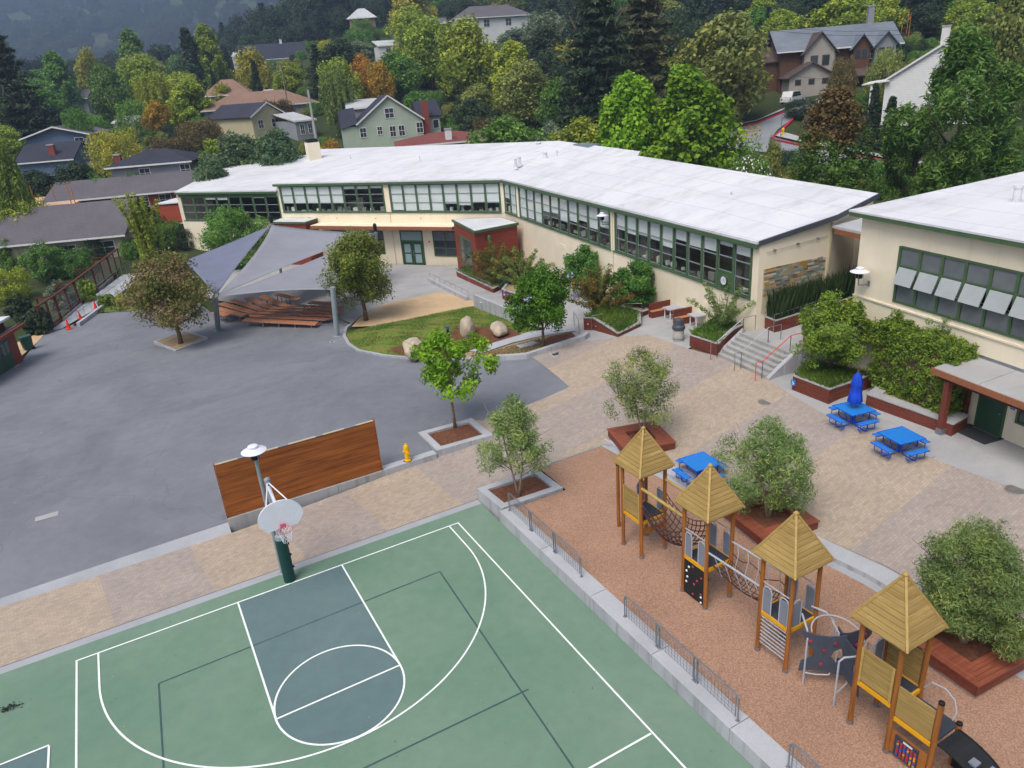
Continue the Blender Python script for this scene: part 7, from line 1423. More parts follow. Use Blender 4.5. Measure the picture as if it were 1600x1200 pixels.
yard_tree('olive_tree', 'largest olive tree, in the bench planter at the right edge of the photo', (14.75, -14.3, .62), 3.8, 3.9, 'olive', 'leaf_olivetree', 18, 330, 110, .11, .2, .1, .2, .8, .06, 7, stems=3, **OL)
sh = lambda *a, **k: yard_tree(*a, cat='shrub', **k)
sh('shrub', 'airy yellow green shrub in the planter left of the stairs', (25.5, 5.9, 2.0), 2.9, 2.9, 'sprays', 'leaf_olivetree', 21, 150, 34, .13, .35, .04, .2, .7, .05, 5, stems=3)
sh('shrub', 'round bright green shrub in the planter right of the stairs', (25.1, -1.5, 1.95), 3.7, 4.3, 'olive', 'leaf_hedge', 22, 260, 75, .12, .5, .06, .2, .7, .08, 5, stems=3)
t = thing('hedge', 'tall clipped green hedge against the cream building', 'hedge', (25.6, -5.35, 1.75), math.atan2(RD[1], RD[0])); link('crown', crown('crown', 23, 'box', 2.8, 3.9, 1800, 36, .11, .30, 'leaf_hedge'), t); MB().bx(-1.75, -.45, -.1, 1.75, .45, 2.5).obj('branches', 'bark', t)
sh('shrub', 'arching shrub with reddish tips before the red entrance box', (*gp(775, 448)[:2], -.4), 3.6, 4.6, 'sprays', 'leaf_redtip', 24, 260, 50, .17, .3, .05, .2, .6, .02, 5, stems=3); sh('shrub', 'second arching shrub right of the one with reddish tips', (*gp(815, 455)[:2], -.1), 3.2, 3.9, 'sprays', 'leaf_olive', 25, 220, 50, .17, .32, .05, .2, .6, .02, 5, stems=2)
sh('shrub', 'dense green shrub against the school wall behind the purple flowering tree', (27.4, 22.2, .2), 3.6, 4.3, 'olive', 'leaf_green', 26, 200, 65, .16, .5, .06, .2, .6, .06, 5, stems=2); sh('shrub', 'dark open shrub in the planter of trailing grass', (*gp(935, 497)[:2], 1.2), 3.0, 4.2, 'sprays', 'leaf_redtip', 27, 230, 46, .15, .4, .05, .2, .6, .04, 5, stems=3); sh('shrub', 'round mid green shrub against the school wall beside the picnic nook', (26.2, 14.2, 1.2), 3.2, 3.7, 'olive', 'leaf_green', 28, 220, 70, .15, .5, .06, .2, .6, .04, 5, stems=2)
sh('shrub', 'dark leafy shrub between the red planter and the school wall', (25.6, 29.5, -.6), 2.6, 3.2, 'dome', 'leaf_dark', 29, 150, 60, .16, .5, .05, .2, .6, .02, 4)
yard_tree('dark_tree', 'dense dark green tree before the low school wing on the left', (8.6, 62.2, -1.35), 6.6, 8.2, 'broad', 'leaf_green', 31, 260, 75, .22, .5, .18, .25, .75, .08); 
t = thing('bamboo', 'tall yellow green bamboo clump beside the garden building', 'bamboo', (0.6, 66.5, -1.3)); link('crown', crown('crown', 32, 'bamboo', 8.6, 2.7, 330, 60, .26, .28, 'leaf_bamboo', 0), t); m = MB()
for k in range(14): a = k*2.4; m.tube([(.35*math.cos(a)*(k % 4), .35*math.sin(a)*(k % 4), 0), (.5*math.cos(a)*(k % 4), .5*math.sin(a)*(k % 4), 6.2)], .03, 5)
m.obj('stem', 'leaf_bamboo', t)
for i, (px, py, H, W, lab, mt) in enumerate(((75, 440, 4.2, 6.0, 'broad leafy garden shrub before the garden building', 'leaf_green'), (15, 470, 4.0, 5.0, 'bright garden shrub at the left edge behind the shed', 'leaf_lime'), (120, 432, 3.4, 5., 'garden shrub beside the wire fence', 'leaf_green'), (40, 505, 2.6, 3.4, 'dark low bush behind the green bin', 'leaf_dark'), (62, 520, 2.2, 2.6, 'dark low bush at the corner of the wire fence', 'leaf_dark'), (100, 478, 2.4, 3.2, 'sage green bush behind the middle fence panel', 'leaf_grey'), (20, 430, 4.2, 6., 'green shrub under the grey shingle roof', 'leaf_green'), (140, 470, 2.2, 1.8, 'lime bush peeping through the wire fence', 'leaf_lime'), (168, 478, 1.1, 1.6, 'small bright tuft on the planted strip', 'leaf_shade'), (195, 478, .9, 2., 'low bright bush on the planted strip', 'leaf_lime'), (255, 455, 1.6, 3., 'olive bush behind the browning tree', 'leaf_olive'))):
    p = gp(px, py); sh('shrub', lab, p, H, W, 'dome' if i % 3 else 'olive', mt, 40+i, 150, 55, .2, .45, .05, .2, .6, .03, 4)
# ------------------------------------------------------------------ hillside trees: one of each kind, then copies
PROTO = {}
PK = {  # kind: list of (crown kind, clumps, leaves per clump, leaf size, aspect, base, trunk radius), modelled 10 m tall
    'broad': [('broad', 330, 30, .42, .6, .14), ('broad', 330, 30, .40, .6, .10)], 'plane': [('plane', 520, 34, .30, .7, .10), ('plane', 520, 34, .30, .7, .08)], 'dome': [('dome', 360, 30, .42, .6, .02)], 'poplar': [('poplar', 300, 30, .42, .55, .05)], 'cypress': [('cypress', 260, 30, .40, .4, .02)],
    'conifer': [('conifer', 900, 12, .55, .25, .08), ('conifer', 800, 12, .6, .25, .05)], 'redwood': [('redwood', 1500, 14, .50, .25, .12)], 'willow': [('willow', 700, 14, .42, .25, .1)], 'maple': [('maple', 900, 24, .17, .7, .08)], 'droop': [('droop', 900, 34, .26, .28, .05)], 'flower': [('dome', 300, 26, .34, .5, .05)]}
PW = {'broad': 9., 'plane': 7., 'dome': 14., 'poplar': 4.2, 'cypress': 2.8, 'conifer': 4.6, 'redwood': 5., 'willow': 6.5, 'maple': 4.4, 'droop': 6., 'flower': 9.}
def proto(kind, v):
    L = PK[kind]; v = v % len(L)
    if (kind, v) not in PROTO:
        k, nc, nl, sz_, asp, bs = L[v]; PROTO[(kind, v)] = (crown('crown_'+kind, 70+v*7+len(kind), k, 10., PW[kind], nc, nl, sz_, asp, 'leaf_green', bs, .5 if k in ('willow', 'droop') else 0), trunk_mb(10., .17 if kind not in ('conifer', 'redwood', 'poplar') else .2, 5+v, .95 if kind in ('conifer', 'redwood', 'poplar', 'cypress') else .75, 5, .28, PW[kind], .3).mesh('trunk', 'bark', smooth=True))
    return PROTO[(kind, v)]
def hill_tree(x, y, H, W, kind, colr, label, group=None, seed=0, name=None):
    cm, tm_ = proto(kind, seed); z = T(x, y); t = thing(name or {'conifer': 'conifer_tree', 'redwood': 'redwood_tree', 'cypress': 'cypress_tree', 'poplar': 'poplar_tree', 'willow': 'willow_tree', 'droop': 'conifer_tree', 'maple': 'maple_tree'}.get(kind, 'tree'), label, 'tree', (x, y, z-.2), seed*2.1, group)
    t.scale = (W/PW[kind], W/PW[kind], H/10.); link('trunk', tm_, t); c = link('crown', cm, t); set_mat(c, 'leaf_'+colr)
    if kind == 'flower':
        rng = np.random.default_rng(seed); P_ = unit(rng, 900)*np.array([4.3, 4.3, 3.4]); P_[:, 2] += 5.; P_ = P_[P_[:, 2] > 2.5]; link('blossom', leaves(rng, P_, P_-np.array([0, 0, 4]), .26, .9, rng.uniform(0, 1, len(P_)), 'blossom', 'blossom_white'), t)
    return t
TR = [
(716,40,74,212,'broad','lime','yellow green tree screening the hilltop white house wall on the left'),
(806,42,80,214,'broad','grey','grey green tree screening the hilltop white house wall on the right'),
(2,48,100,150,'conifer','dark','huge dark conifer cut by the left edge of the photo'),
(0,216,60,92,'broad','shade','yellow green tree at the left edge below the huge dark conifer'),
(70,158,70,150,'broad','dark','dark bushy tree uphill of the blue house'),
(28,165,70,150,'broad','dark','dark broad tree between the huge conifer and the blue house'),
(88,82,46,215,'poplar','green','pointed green tree left of the yellowish one above the valley'),
(138,72,56,235,'broad','yellow','pale yellowish tree standing in front of the misty hill'),
(166,98,72,190,'broad','green','dense green tree below the pale yellowish one'),
(206,48,46,240,'poplar','green','tall narrow bright green tree in front of the misty hill'),
(240,104,72,175,'willow','lime','loose yellow green tree left of the tall cypress pair'),
(294,45,42,225,'cypress','dark','dark half of the tall cypress pair below the misty hill'),
(322,40,46,228,'poplar','lime','yellow green half of the tall cypress pair below the misty hill'),
(296,117,84,160,'plane','lime','bright green tree left of the brown tiled roofs'),
(118,160,50,135,'dome','green','round dark green tree behind the blue house roof'),
(176,194,92,118,'dome','yellow','bright yellow green round tree between blue house and black roofed house'),
(246,154,46,150,'broad','orange','orange brown tree below the bright green one'),
(208,150,62,160,'dome','green','low green dome above the pale flat roofed house'),
(312,182,80,136,'dome','rust','dark rusty spreading tree behind the black roofed house'),
(270,208,90,126,'dome','rust','low brownish tree touching the black roof ridge'),
(335,212,70,112,'plane','lime','fresh green shrubby tree right of the black roof'),
(392,72,70,190,'broad','yellow','broad yellowish tree behind the brown tiled roofs'),
(400,94,20,176,'cypress','dark','small dark cypress spire in front of the yellowish tree'),
(452,92,60,185,'broad','lime','yellow green tree below the white house with dark roof'),
(494,66,44,175,'conifer','dark','dark conifer right of the white house with dark roof'),
(522,92,62,138,'willow','willow','tall drooping birch left of the pale green house'),
(412,2,44,340,'conifer','blue','dark pointed fir first from the left on the skyline'),
(450,6,50,345,'conifer','blue','dark blunt fir second from the left on the skyline'),
(486,-10,40,330,'conifer','blue','dark fir third from the left on the skyline'),
(512,-22,46,325,'conifer','blue','tall dark fir rising out of the photo above the white house'),
(540,-12,40,320,'conifer','blue','dark fir beside the small roof on the skyline'),
(372,36,66,330,'dome','blue','dark flat crowned pine left of the skyline firs'),
(568,82,52,165,'broad','orange','large orange tree behind the parked cars'),
(592,92,54,160,'broad','orange','golden tree right of the large orange one'),
(567,25,46,270,'dome','green','round green tree below the small pinkish roof on the skyline'),
(566,62,56,225,'broad','grey','grey green bush below the round green tree'),
(640,8,90,215,'broad','lime','yellow green tree in front of the upper white houses'),
(668,22,112,180,'broad','lime','big yellow green tree behind the pale green gable'),
(618,78,90,165,'broad','green','mid green tree above the pale green house roof'),
(722,24,122,160,'broad','lime','largest yellow green tree behind the brick chimney'),
(800,58,96,150,'plane','lime','yellow green tree right of the largest one behind the school roof'),
(850,10,92,200,'willow','grey','grey green willow in front of the top white house'),
(880,62,96,165,'broad','yellow','golden green tree below the grey green willow'),
(872,118,80,128,'broad','green','green tree over the middle of the school roof'),
(930,-60,150,118,'redwood','dark','tall dark redwood with a bare trunk behind the school roof'),
(1005,-50,150,130,'redwood','brown','tall brownish redwood right of the one with a bare trunk'),
(985,104,150,88,'plane','bright','bright green sweetgum left of the pair behind the school'),
(1078,90,190,84,'plane','bright','bright green sweetgum right of the pair behind the school'),
(1132,18,165,112,'broad','olive','large loose olive green tree beside the craftsman house'),
(776,174,100,118,'dome','rust','low rusty red dome shaped tree behind the tiled roof'),
(862,188,56,112,'broad','grey','small fresh green tree behind the school roof middle'),
(918,196,50,110,'dome','olive','dark olive shrub left of the bright sweetgums'),
(1306,138,122,66,'maple','maple','maple with red top beside the road'),
(1520,18,215,62,'droop','conif','huge drooping conifer right of the white clapboard house'),
(1440,150,90,64,'droop','conif','smaller drooping conifer before the grey fence'),
(1590,-30,110,90,'broad','olive','tree cut by the right edge above the huge conifer'),
(1254,150,62,109,'dome','dark','dark clipped round tree at the road corner'),
(1172,212,84,70,'flower','green','white flowering oleander bush behind the school roof'),
(1208,214,46,72,'broad','olive','dull olive bush right of the white oleander'),
(1318,80,50,108,'dome','rust','small brownish tree before the craftsman house'),
(1385,66,60,108,'dome','olive','small olive tree right of the craftsman house door'),
(1366,130,26,90,'cypress','dark','narrow dark cypress left of the white clapboard house'),
(1392,150,30,88,'cypress','dark','second narrow dark cypress before the white clapboard house'),
(1445,4,70,150,'broad','dark','dark tree behind the orange story poles'),
(1580,14,60,140,'flower','green','white blossoming tree at the top right corner'),
(372,204,110,108,'broad','olivegrey','olive green grove bush left of the school chimney'),
(430,200,100,104,'broad','olivegrey','olive green bush touching the school chimney'),
(330,238,80,96,'broad','olivegrey','grey green bush left of the lower school roof'),
(60,262,80,104,'broad','dark','dark bush before the dark blue roof'),
(120,250,90,106,'broad','dark','dark bush below the dark blue roof'),
(155,268,50,104,'flower','green','white flowering bush left of the black roofed house'),
(206,262,70,106,'dome','green','clipped green hedge bush before the black roofed house'),
(30,300,100,92,'dome','lime','low bright shrub at the left edge above the garden building'),
(520,215,60,112,'broad','orange','yellowing shrub left of the pale green house'),
(740,150,70,128,'broad','dark','dark tree right of the brick chimney'),
(905,150,70,120,'broad','dark','dark tree beneath the redwoods'),
(436,150,60,150,'dome','rust','brown bush left of the utility pole'),
]
for i, (cx, yt, wpx, s, k, c, lab) in enumerate(TR):
    X = at(cx, yt+30, s); x, y = float(X[0]), float(X[1]); z = T(x, y); H = max(2.5, float(at(cx, yt, s)[2])-z); hill_tree(x, y, H, wpx/FPX*depth((x, y, z+H/2)), k, c, lab, None, i)
FILL = [
(171.3, 136.0, 8.7, 13.1, 'dome', 'yellow'),
(184.5, 82.6, 5.9, 8.9, 'dome', 'yellow'),
(128.0, 90.7, 6.4, 7.0, 'broad', 'yellow'),
(36.7, 285.4, 6.3, 9.5, 'dome', 'lime'),
(-16.6, 163.9, 5.1, 7.6, 'dome', 'green'),
(-26.3, 232.4, 13.7, 14.3, 'broad', 'lime'),
(-29.0, 310.6, 14.5, 16.3, 'broad', 'green'),
(153.8, 171.5, 15.7, 6.6, 'conifer', 'dark'),
(104.4, 123.3, 10.7, 11.1, 'broad', 'lime'),
(169.9, 255.4, 11.8, 13.4, 'broad', 'lime'),
(-10.7, 171.4, 11.5, 12.6, 'broad', 'green'),
(170.8, 65.1, 11.8, 12.9, 'broad', 'green'),
(76.4, 95.2, 6.0, 9.0, 'dome', 'lime'),
(25.1, 308.5, 15.1, 16.0, 'broad', 'green'),
(13.7, 189.6, 6.6, 9.9, 'dome', 'lime'),
(19.9, 248.1, 14.5, 16.6, 'broad', 'lime'),
(188.5, 106.0, 6.5, 9.8, 'dome', 'yellow'),
(146.8, 261.0, 12.8, 13.5, 'broad', 'lime'),
(122.2, 54.6, 6.0, 6.2, 'broad', 'lime'),
(67.1, 97.4, 11.7, 12.4, 'broad', 'olive'),
(179.4, 192.1, 11.6, 4.9, 'conifer', 'dark'),
(-36.3, 330.6, 9.8, 11.1, 'broad', 'olive'),
(163.5, 221.4, 7.2, 10.8, 'dome', 'yellow'),
(118.6, 119.3, 9.6, 9.5, 'broad', 'olive'),
(54.1, 169.9, 7.8, 8.5, 'broad', 'green'),
(9.1, 280.2, 9.0, 10.4, 'broad', 'lime'),
(-22.0, 212.8, 10.7, 12.0, 'broad', 'yellow'),
(142.3, 104.3, 7.8, 9.3, 'broad', 'lime'),
(86.1, 283.6, 12.0, 5.0, 'conifer', 'dark'),
(136.4, 133.7, 14.2, 6.0, 'conifer', 'dark'),
(169.0, 240.6, 10.5, 10.8, 'broad', 'lime'),
(164.4, 167.8, 9.6, 9.4, 'broad', 'lime'),
(142.9, 94.0, 10.5, 12.8, 'broad', 'yellow'),
(65.5, 61.7, 8.1, 8.5, 'broad', 'green'),
(118.0, 92.8, 8.1, 9.3, 'broad', 'green'),
(-16.6, 191.5, 11.5, 14.2, 'broad', 'green'),
(178.8, 148.1, 10.1, 4.3, 'conifer', 'dark'),
(61.2, 104.6, 7.7, 9.0, 'broad', 'olive'),
(157.2, 211.6, 15.6, 15.9, 'broad', 'yellow'),
(126.5, 114.3, 9.9, 11.7, 'broad', 'green'),
(111.8, 79.0, 5.6, 8.4, 'dome', 'olive'),
(90.0, 77.3, 7.7, 9.1, 'broad', 'yellow'),
(14.9, 215.9, 15.9, 18.0, 'broad', 'olive'),
(131.3, 251.0, 12.0, 14.2, 'broad', 'olive'),
(174.5, 92.5, 8.4, 8.6, 'broad', 'green'),
(154.4, 112.7, 10.7, 12.8, 'broad', 'green'),
(-9.8, 258.9, 14.3, 17.7, 'broad', 'green'),
(186.6, 96.3, 4.5, 6.7, 'dome', 'lime'),
(115.9, 71.7, 10.8, 13.3, 'broad', 'lime'),
(37.3, 250.6, 9.4, 11.3, 'broad', 'dark'),
(54.9, 62.2, 9.6, 9.7, 'broad', 'lime'),
(184.2, 147.2, 9.6, 10.7, 'broad', 'yellow'),
(-26.0, 266.1, 8.8, 13.2, 'dome', 'green'),
(197.3, 79.4, 9.2, 11.4, 'broad', 'lime'),
(-29.7, 297.4, 7.6, 11.4, 'dome', 'yellow'),
(-18.6, 238.4, 5.5, 8.3, 'dome', 'lime'),
(152.4, 122.4, 6.8, 7.9, 'broad', 'yellow'),
(43.5, 130.3, 10.9, 10.8, 'broad', 'lime'),
(176.8, 198.8, 11.7, 12.0, 'broad', 'lime'),
(150.3, 143.2, 13.5, 5.7, 'conifer', 'dark'),
(176.4, 156.2, 14.0, 13.5, 'broad', 'yellow'),
(117.1, 37.2, 9.8, 10.9, 'broad', 'lime'),
(48.0, 70.6, 10.1, 11.4, 'broad', 'green'),
(144.6, 151.8, 15.7, 6.6, 'conifer', 'dark'),
(-1.4, 143.5, 5.9, 8.8, 'dome', 'green'),
(162.4, 58.8, 8.5, 8.2, 'broad', 'green'),
(3.1, 269.1, 12.8, 15.9, 'broad', 'dark'),
(26.1, 158.9, 7.5, 8.7, 'broad', 'lime'),
(20.2, 289.2, 13.9, 15.6, 'broad', 'lime'),
(130.6, 151.3, 9.4, 10.4, 'broad', 'lime'),
(9.6, 334.9, 8.2, 12.2, 'dome', 'green'),
(154.8, 238.6, 11.3, 13.4, 'broad', 'green'),
(-23.6, 198.7, 6.4, 9.7, 'dome', 'green'),
(-1.4, 160.4, 5.1, 7.7, 'dome', 'green'),
(72.5, 129.4, 7.1, 7.1, 'broad', 'yellow'),
(65.0, 300.9, 12.7, 5.3, 'conifer', 'dark'),
(155.9, 131.6, 15.1, 6.3, 'conifer', 'dark'),
(22.1, 326.2, 13.4, 14.5, 'broad', 'olive'),
(148.4, 74.7, 7.6, 9.2, 'broad', 'green'),
(38.7, 220.6, 11.0, 4.6, 'conifer', 'dark'),
(69.7, 288.3, 9.7, 4.1, 'conifer', 'dark'),
(165.1, 89.0, 6.3, 6.6, 'broad', 'lime'),
(109.7, 251.3, 10.4, 12.8, 'broad', 'lime'),
(-13.0, 322.5, 9.6, 9.9, 'broad', 'yellow'),
(37.6, 155.6, 3.7, 5.6, 'dome', 'green'),
(174.1, 222.2, 15.5, 16.2, 'broad', 'lime'),
(30.5, 197.3, 9.0, 3.8, 'conifer', 'dark'),
(118.4, 49.1, 6.7, 7.8, 'broad', 'yellow'),
(174.0, 207.8, 11.4, 12.7, 'broad', 'green'),
(196.2, 119.4, 15.4, 6.5, 'conifer', 'dark'),
(135.0, 84.1, 6.4, 8.0, 'broad', 'lime'),
(-16.1, 230.0, 12.5, 13.2, 'broad', 'olive'),
(113.8, 125.2, 6.1, 9.2, 'dome', 'lime'),
(186.9, 73.0, 5.5, 8.2, 'dome', 'green'),
(82.1, 291.5, 12.5, 5.2, 'conifer', 'dark'),
(64.2, 290.4, 6.7, 10.0, 'dome', 'lime'),
(-22.3, 341.2, 15.3, 14.5, 'broad', 'lime'),
(-36.3, 354.3, 12.4, 15.4, 'broad', 'lime'),
(44.1, 250.7, 12.0, 5.0, 'conifer', 'dark'),
(60.3, 163.0, 6.9, 2.9, 'conifer', 'dark'),
(-19.3, 171.3, 10.0, 10.2, 'broad', 'green'),
(180.6, 99.6, 6.9, 8.0, 'broad', 'dark'),
(150.0, 87.9, 7.3, 8.5, 'broad', 'green'),
(118.2, 256.0, 7.6, 11.4, 'dome', 'lime'),
(126.9, 264.1, 8.7, 13.1, 'dome', 'green'),
(25.8, 239.1, 11.9, 11.4, 'broad', 'green'),
(183.7, 170.7, 15.9, 6.7, 'conifer', 'dark'),
(116.5, 286.4, 12.2, 12.7, 'broad', 'green'),
(157.2, 196.3, 15.9, 18.6, 'broad', 'lime'),
(96.1, 215.8, 15.9, 17.3, 'broad', 'yellow'),
(162.5, 82.8, 6.2, 7.4, 'broad', 'green'),
(74.3, 71.1, 6.3, 6.7, 'broad', 'lime'),
(-20.2, 293.4, 15.2, 14.5, 'broad', 'green'),
(45.7, 300.3, 15.5, 18.8, 'broad', 'yellow'),
(150.6, 159.2, 10.4, 12.8, 'broad', 'green'),
(120.2, 141.0, 11.2, 12.2, 'broad', 'green'),
(130.4, 75.9, 9.3, 9.2, 'broad', 'lime'),
(138.2, 51.5, 6.5, 6.9, 'broad', 'lime'),
(174.2, 120.8, 10.6, 4.5, 'conifer', 'dark'),
(103.7, 108.0, 11.3, 12.5, 'broad', 'dark'),
(-5.0, 280.1, 9.6, 11.6, 'broad', 'green'),
(208.6, 90.0, 10.2, 4.3, 'conifer', 'dark'),
(124.0, 282.3, 6.4, 9.6, 'dome', 'green'),
(84.0, 101.7, 10.4, 10.6, 'broad', 'yellow'),
(135.2, 119.0, 4.4, 6.6, 'dome', 'olive'),
(186.5, 160.2, 10.4, 10.7, 'broad', 'green'),
(-2.7, 170.9, 5.5, 8.3, 'dome', 'green'),
(3.3, 254.2, 12.8, 14.0, 'broad', 'lime'),
(92.8, 96.3, 9.9, 10.5, 'broad', 'olive'),
(74.2, 206.3, 8.1, 12.1, 'dome', 'green'),
(92.7, 132.2, 4.3, 6.5, 'dome', 'green'),
(111.9, 135.7, 8.8, 10.4, 'broad', 'yellow'),
(-15.6, 269.0, 6.8, 10.3, 'dome', 'lime'),
(-14.6, 201.9, 7.1, 7.9, 'broad', 'lime'),
(160.9, 231.5, 11.3, 11.0, 'broad', 'lime'),
(13.7, 199.3, 15.6, 15.6, 'broad', 'lime'),
(39.6, 268.7, 6.2, 9.3, 'dome', 'green'),
(-14.7, 138.1, 6.3, 6.4, 'broad', 'lime'),
(59.5, 168.0, 4.8, 7.2, 'dome', 'olive'),
(-9.2, 294.1, 9.6, 11.2, 'broad', 'green'),
(28.5, 278.1, 8.5, 12.7, 'dome', 'dark'),
(179.7, 253.0, 11.4, 11.1, 'broad', 'lime'),
(123.0, 124.9, 6.6, 9.8, 'dome', 'green'),
(123.9, 98.3, 9.1, 9.8, 'broad', 'lime'),
(169.2, 180.4, 12.5, 5.2, 'conifer', 'dark'),
(169.4, 152.3, 10.7, 4.5, 'conifer', 'dark'),
(-14.5, 182.2, 6.5, 9.7, 'dome', 'yellow'),
(171.0, 107.4, 4.2, 6.4, 'dome', 'yellow'),
(158.9, 91.7, 8.3, 9.9, 'broad', 'green'),
(102.4, 79.6, 6.7, 7.8, 'broad', 'green'),
(19.4, 159.7, 7.5, 7.8, 'broad', 'yellow'),
(130.5, 140.5, 14.6, 14.0, 'broad', 'lime'),
(141.6, 123.5, 4.3, 6.4, 'dome', 'lime'),
(150.0, 227.1, 13.2, 13.4, 'broad', 'dark'),
(37.1, 323.2, 13.7, 13.6, 'broad', 'green'),
(26.5, 261.2, 9.1, 11.0, 'broad', 'yellow'),
(119.0, 101.6, 6.2, 6.0, 'broad', 'lime'),
(186.6, 134.0, 11.4, 4.8, 'conifer', 'dark'),
(3.2, 311.1, 7.6, 11.3, 'dome', 'lime'),
(124.7, 40.5, 4.0, 6.0, 'dome', 'green'),
(158.8, 175.1, 9.2, 3.9, 'conifer', 'dark'),
(117.5, 271.1, 12.7, 14.7, 'broad', 'yellow'),
(201.0, 85.1, 6.1, 6.5, 'broad', 'lime'),
(113.6, 111.6, 5.1, 7.6, 'dome', 'green'),
(-8.0, 200.5, 3.9, 5.8, 'dome', 'lime'),
(141.7, 162.6, 11.5, 11.8, 'broad', 'green'),
(51.2, 108.8, 7.0, 8.7, 'broad', 'green'),
(84.6, 93.8, 10.2, 10.7, 'broad', 'dark'),
(134.1, 45.8, 8.0, 8.7, 'broad', 'yellow'),
(192.4, 112.9, 6.7, 10.1, 'dome', 'lime'),
(185.8, 125.1, 8.4, 12.6, 'dome', 'dark'),
(140.7, 236.8, 15.7, 16.4, 'broad', 'olive'),
(140.3, 65.2, 7.6, 9.5, 'broad', 'lime'),
(147.7, 165.5, 14.5, 6.1, 'conifer', 'dark'),
(172.2, 190.8, 10.2, 4.3, 'conifer', 'dark'),
(206.8, 104.7, 12.0, 5.0, 'conifer', 'dark'),
(-27.7, 332.3, 9.5, 10.2, 'broad', 'green'),
(165.7, 95.2, 7.2, 7.4, 'broad', 'yellow'),
(213.4, 91.3, 10.8, 4.6, 'conifer', 'dark'),
(35.2, 75.6, 6.1, 6.0, 'broad', 'lime'),
(-31.2, 280.7, 14.7, 16.4, 'broad', 'green'),
(79.0, 137.8, 8.6, 9.5, 'broad', 'lime'),
(64.8, 51.6, 6.8, 6.9, 'broad', 'dark'),
(177.1, 125.0, 10.0, 4.2, 'conifer', 'dark'),
(22.1, 190.2, 10.4, 12.6, 'broad', 'lime'),
(147.0, 179.8, 12.8, 13.2, 'broad', 'green'),
(170.2, 101.2, 8.1, 7.8, 'broad', 'green'),
(83.3, 145.6, 8.7, 8.8, 'broad', 'lime'),
(26.9, 297.4, 13.0, 12.7, 'broad', 'yellow'),
(65.1, 207.3, 7.1, 10.6, 'dome', 'yellow'),
(179.2, 74.0, 7.5, 8.9, 'broad', 'green'),
(145.2, 137.2, 15.3, 6.4, 'conifer', 'dark'),
(53.0, 156.9, 11.6, 11.2, 'broad', 'dark'),
(0.7, 326.5, 9.4, 11.5, 'broad', 'green'),
(199.5, 96.5, 6.8, 7.8, 'broad', 'green'),
(148.9, 53.5, 6.6, 6.9, 'broad', 'olive'),
(154.6, 249.1, 7.3, 11.0, 'dome', 'lime'),
(158.3, 73.1, 6.6, 7.7, 'broad', 'green'),
(199.1, 135.3, 7.4, 11.1, 'dome', 'dark'),
(90.7, 90.3, 6.2, 6.9, 'broad', 'lime'),
(157.0, 63.8, 5.7, 8.6, 'dome', 'yellow'),
(200.0, 113.0, 10.3, 4.3, 'conifer', 'dark'),
(115.1, 84.7, 8.4, 9.4, 'broad', 'lime'),
(178.7, 168.2, 14.2, 6.0, 'conifer', 'dark'),
(70.9, 232.3, 12.5, 5.3, 'conifer', 'dark'),
]

KL = {'conifer': 'dark conifer', 'broad': 'leafy tree', 'dome': 'low bushy tree'}; CL_ = {'yellow': 'yellowish', 'green': 'mid green', 'dark': 'dark green', 'olive': 'dull olive', 'lime': 'yellow green'}
for i, (x, y, H, W, k, c) in enumerate(FILL):
    lab = '%s crowded among the hillside trees beyond the school' % ((CL_[c]+' '+KL[k]) if k != 'conifer' else KL[k]); hill_tree(x, y, H, W, k, c if k != 'conifer' else 'blue', lab, ('%s %ss on the hillside' % (CL_[c], KL[k])) if k != 'conifer' else 'dark conifers on the hillside', i)
# hedge along the road behind the school
for i, (px, py, H, W) in enumerate(((1330, 292, 2.2, 3.6), (1356, 298, 2.4, 3.6), (1384, 304, 2.6, 3.8), (1412, 309, 2.6, 3.8), (1440, 314, 2.4, 3.6))):
    x, y = hp(px, py); hill_tree(x, y, H+1.2, W+.6, 'dome', 'green', 'dark clipped hedge bush in the row behind the breezeway roof', 'hedge bushes behind the breezeway', i, 'hedge_bush')
# far woods and scrub: too many to count
def scatter(name, pts, scales, meshes, mat):
    cc = bpy.data.collections.new(name+'_kinds')
    for i, (me, mt) in enumerate(zip(meshes, mat)):
        o = bpy.data.objects.new(name+'_kind', me); cc.objects.link(o); o.material_slots[0].link = 'OBJECT'; o.material_slots[0].material = MATS[mt]
    me = bpy.data.meshes.new(name); me.from_pydata([tuple(p) for p in pts], [], []); a = me.attributes.new('size', 'FLOAT', 'POINT'); a.data.foreach_set('value', np.array(scales, dtype=np.float32)); ob = link(name, me); stuff(ob)
    g = bpy.data.node_groups.new(name, 'GeometryNodeTree'); g.interface.new_socket('Geometry', in_out='INPUT', socket_type='NodeSocketGeometry'); g.interface.new_socket('Geometry', in_out='OUTPUT', socket_type='NodeSocketGeometry'); N = g.nodes; i_ = N.new('NodeGroupInput'); o_ = N.new('NodeGroupOutput'); ins = N.new('GeometryNodeInstanceOnPoints'); ci = N.new('GeometryNodeCollectionInfo'); ci.inputs['Collection'].default_value = cc; ci.inputs['Separate Children'].default_value = True; ci.inputs['Reset Children'].default_value = True
    na = N.new('GeometryNodeInputNamedAttribute'); na.data_type = 'FLOAT'; na.inputs['Name'].default_value = 'size'; rr = N.new('FunctionNodeRandomValue'); rr.data_type = 'FLOAT_VECTOR'; rr.inputs['Min'].default_value = (0, 0, 0); rr.inputs['Max'].default_value = (0, 0, 6.283); ins.inputs['Pick Instance'].default_value = True
    g.links.new(i_.outputs[0], ins.inputs['Points']); g.links.new(ci.outputs[0], ins.inputs['Instance']); g.links.new(na.outputs['Attribute'], ins.inputs['Scale']); g.links.new(rr.outputs['Value'], ins.inputs['Rotation']); g.links.new(ins.outputs[0], o_.inputs[0]); md = ob.modifiers.new('scatter', 'NODES'); md.node_group = g; return ob
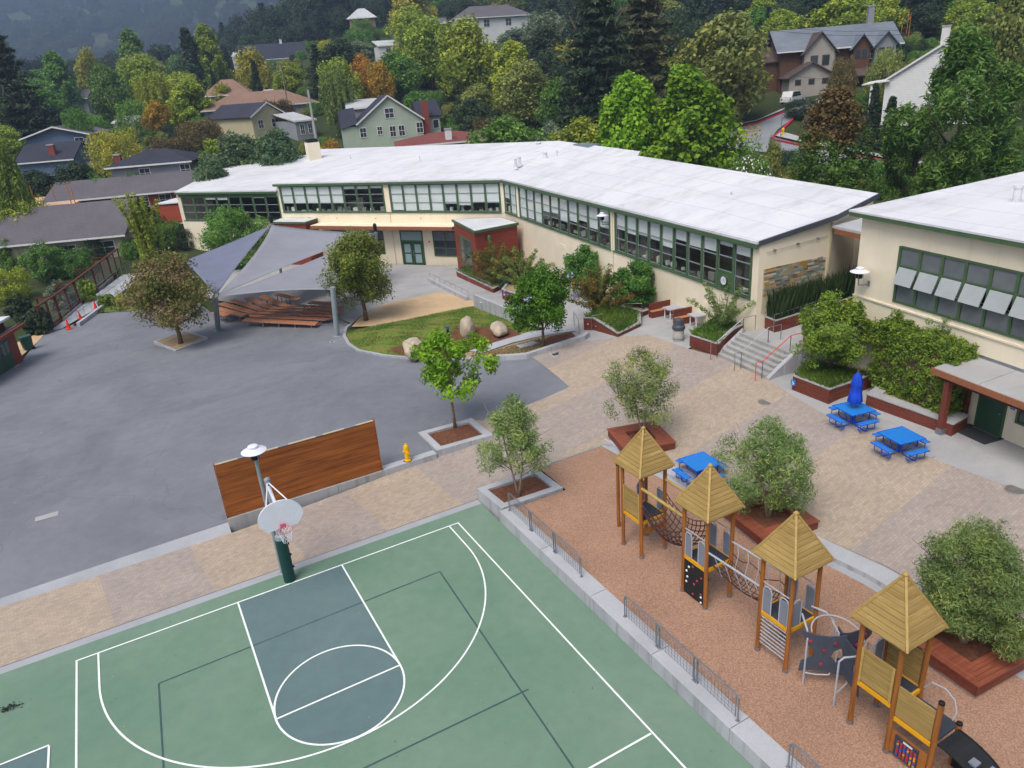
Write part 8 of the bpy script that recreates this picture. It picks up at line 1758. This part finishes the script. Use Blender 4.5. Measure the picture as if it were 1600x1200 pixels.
rng = random.Random(77); pts = []; scl = []
for lo, hi, sa, sb, n in ((850, 1720, 150, 330, 330), (-120, 340, 235, 330, 150), (340, 850, 300, 335, 60)):
    for _ in range(n): X = at(rng.uniform(lo, hi), 120, rng.uniform(sa, sb)); pts.append((float(X[0]), float(X[1]), T(X[0], X[1])-.4)); scl.append(rng.uniform(.75, 1.35))
while len(pts) < 5200:
    s = 330+1850*rng.random()**1.15; a = rng.uniform(-.85, .85); x, y = CAM[0]+s*FH[0]+a*s*RH[0], CAM[1]+s*FH[1]+a*s*RH[1]; pts.append((x, y, T(x, y)-.5)); scl.append(rng.uniform(.8, 1.5)*(1+s/1100))
scatter('far_wood', pts, scl, [proto('broad', 0)[0], proto('conifer', 0)[0], proto('dome', 0)[0], proto('broad', 1)[0]], ['leaf_dark', 'leaf_blue', 'leaf_dark', 'leaf_blue'])
HOUSES = [(float(o.location.x), float(o.location.y)) for o in COL.objects if o.parent is None and o.get('category') in ('house', 'car')]
ROADP = rd; pts = []; scl = []; k = 0
while len(pts) < 2600 and k < 60000:
    k += 1; s = rng.uniform(62, 340); a = rng.uniform(-.85, .85); x, y = CAM[0]+s*FH[0]+a*s*RH[0], CAM[1]+s*FH[1]+a*s*RH[1]; _, t_ = st(x, y)
    if s < s0(t_)+6: continue
    if any((x-h[0])**2+(y-h[1])**2 < 11**2 for h in HOUSES): continue
    if 70 < x < 96 and 10 < y < 72 and (inside(x, y, ROADP) or min(_seg(x, y, ROADP[i-1], ROADP[i]) for i in range(len(ROADP))) < 2.2): continue
    if x < 34 and y < 82 and x > 8: continue
    pts.append((x, y, T(x, y)-.2)); scl.append(rng.uniform(.16, .36))
scatter('hillside_scrub', pts, scl, [proto('dome', 0)[0], proto('broad', 0)[0], proto('dome', 0)[0]], ['leaf_green', 'leaf_olive', 'leaf_dark'])
# ------------------------------------------------------------------ air: one box of thin haze round the whole scene
m = bpy.data.materials.new('haze'); m.use_nodes = True; nt = m.node_tree; nt.nodes.clear(); vo = nt.nodes.new('ShaderNodeVolumePrincipled'); ou = nt.nodes.new('ShaderNodeOutputMaterial'); vo.inputs['Color'].default_value = (.50, .68, 1., 1); vo.inputs['Density'].default_value = .00040; vo.inputs['Anisotropy'].default_value = .1; nt.links.new(vo.outputs[0], ou.inputs['Volume'])
zmax = max([T(CAM[0]+2240*FH[0]+t_*RH[0], CAM[1]+2240*FH[1]+t_*RH[1]) for t_ in (-2800, -1400, 0, 1400, 2800)])+75
MATS['haze'] = m; hb = MB().bx(-3400, -2500, -45, 4800, 4600, zmax).obj('haze', 'haze'); hb['kind'] = 'stuff'
for o in COL.objects:
    if '_o' in o: del o['_o']
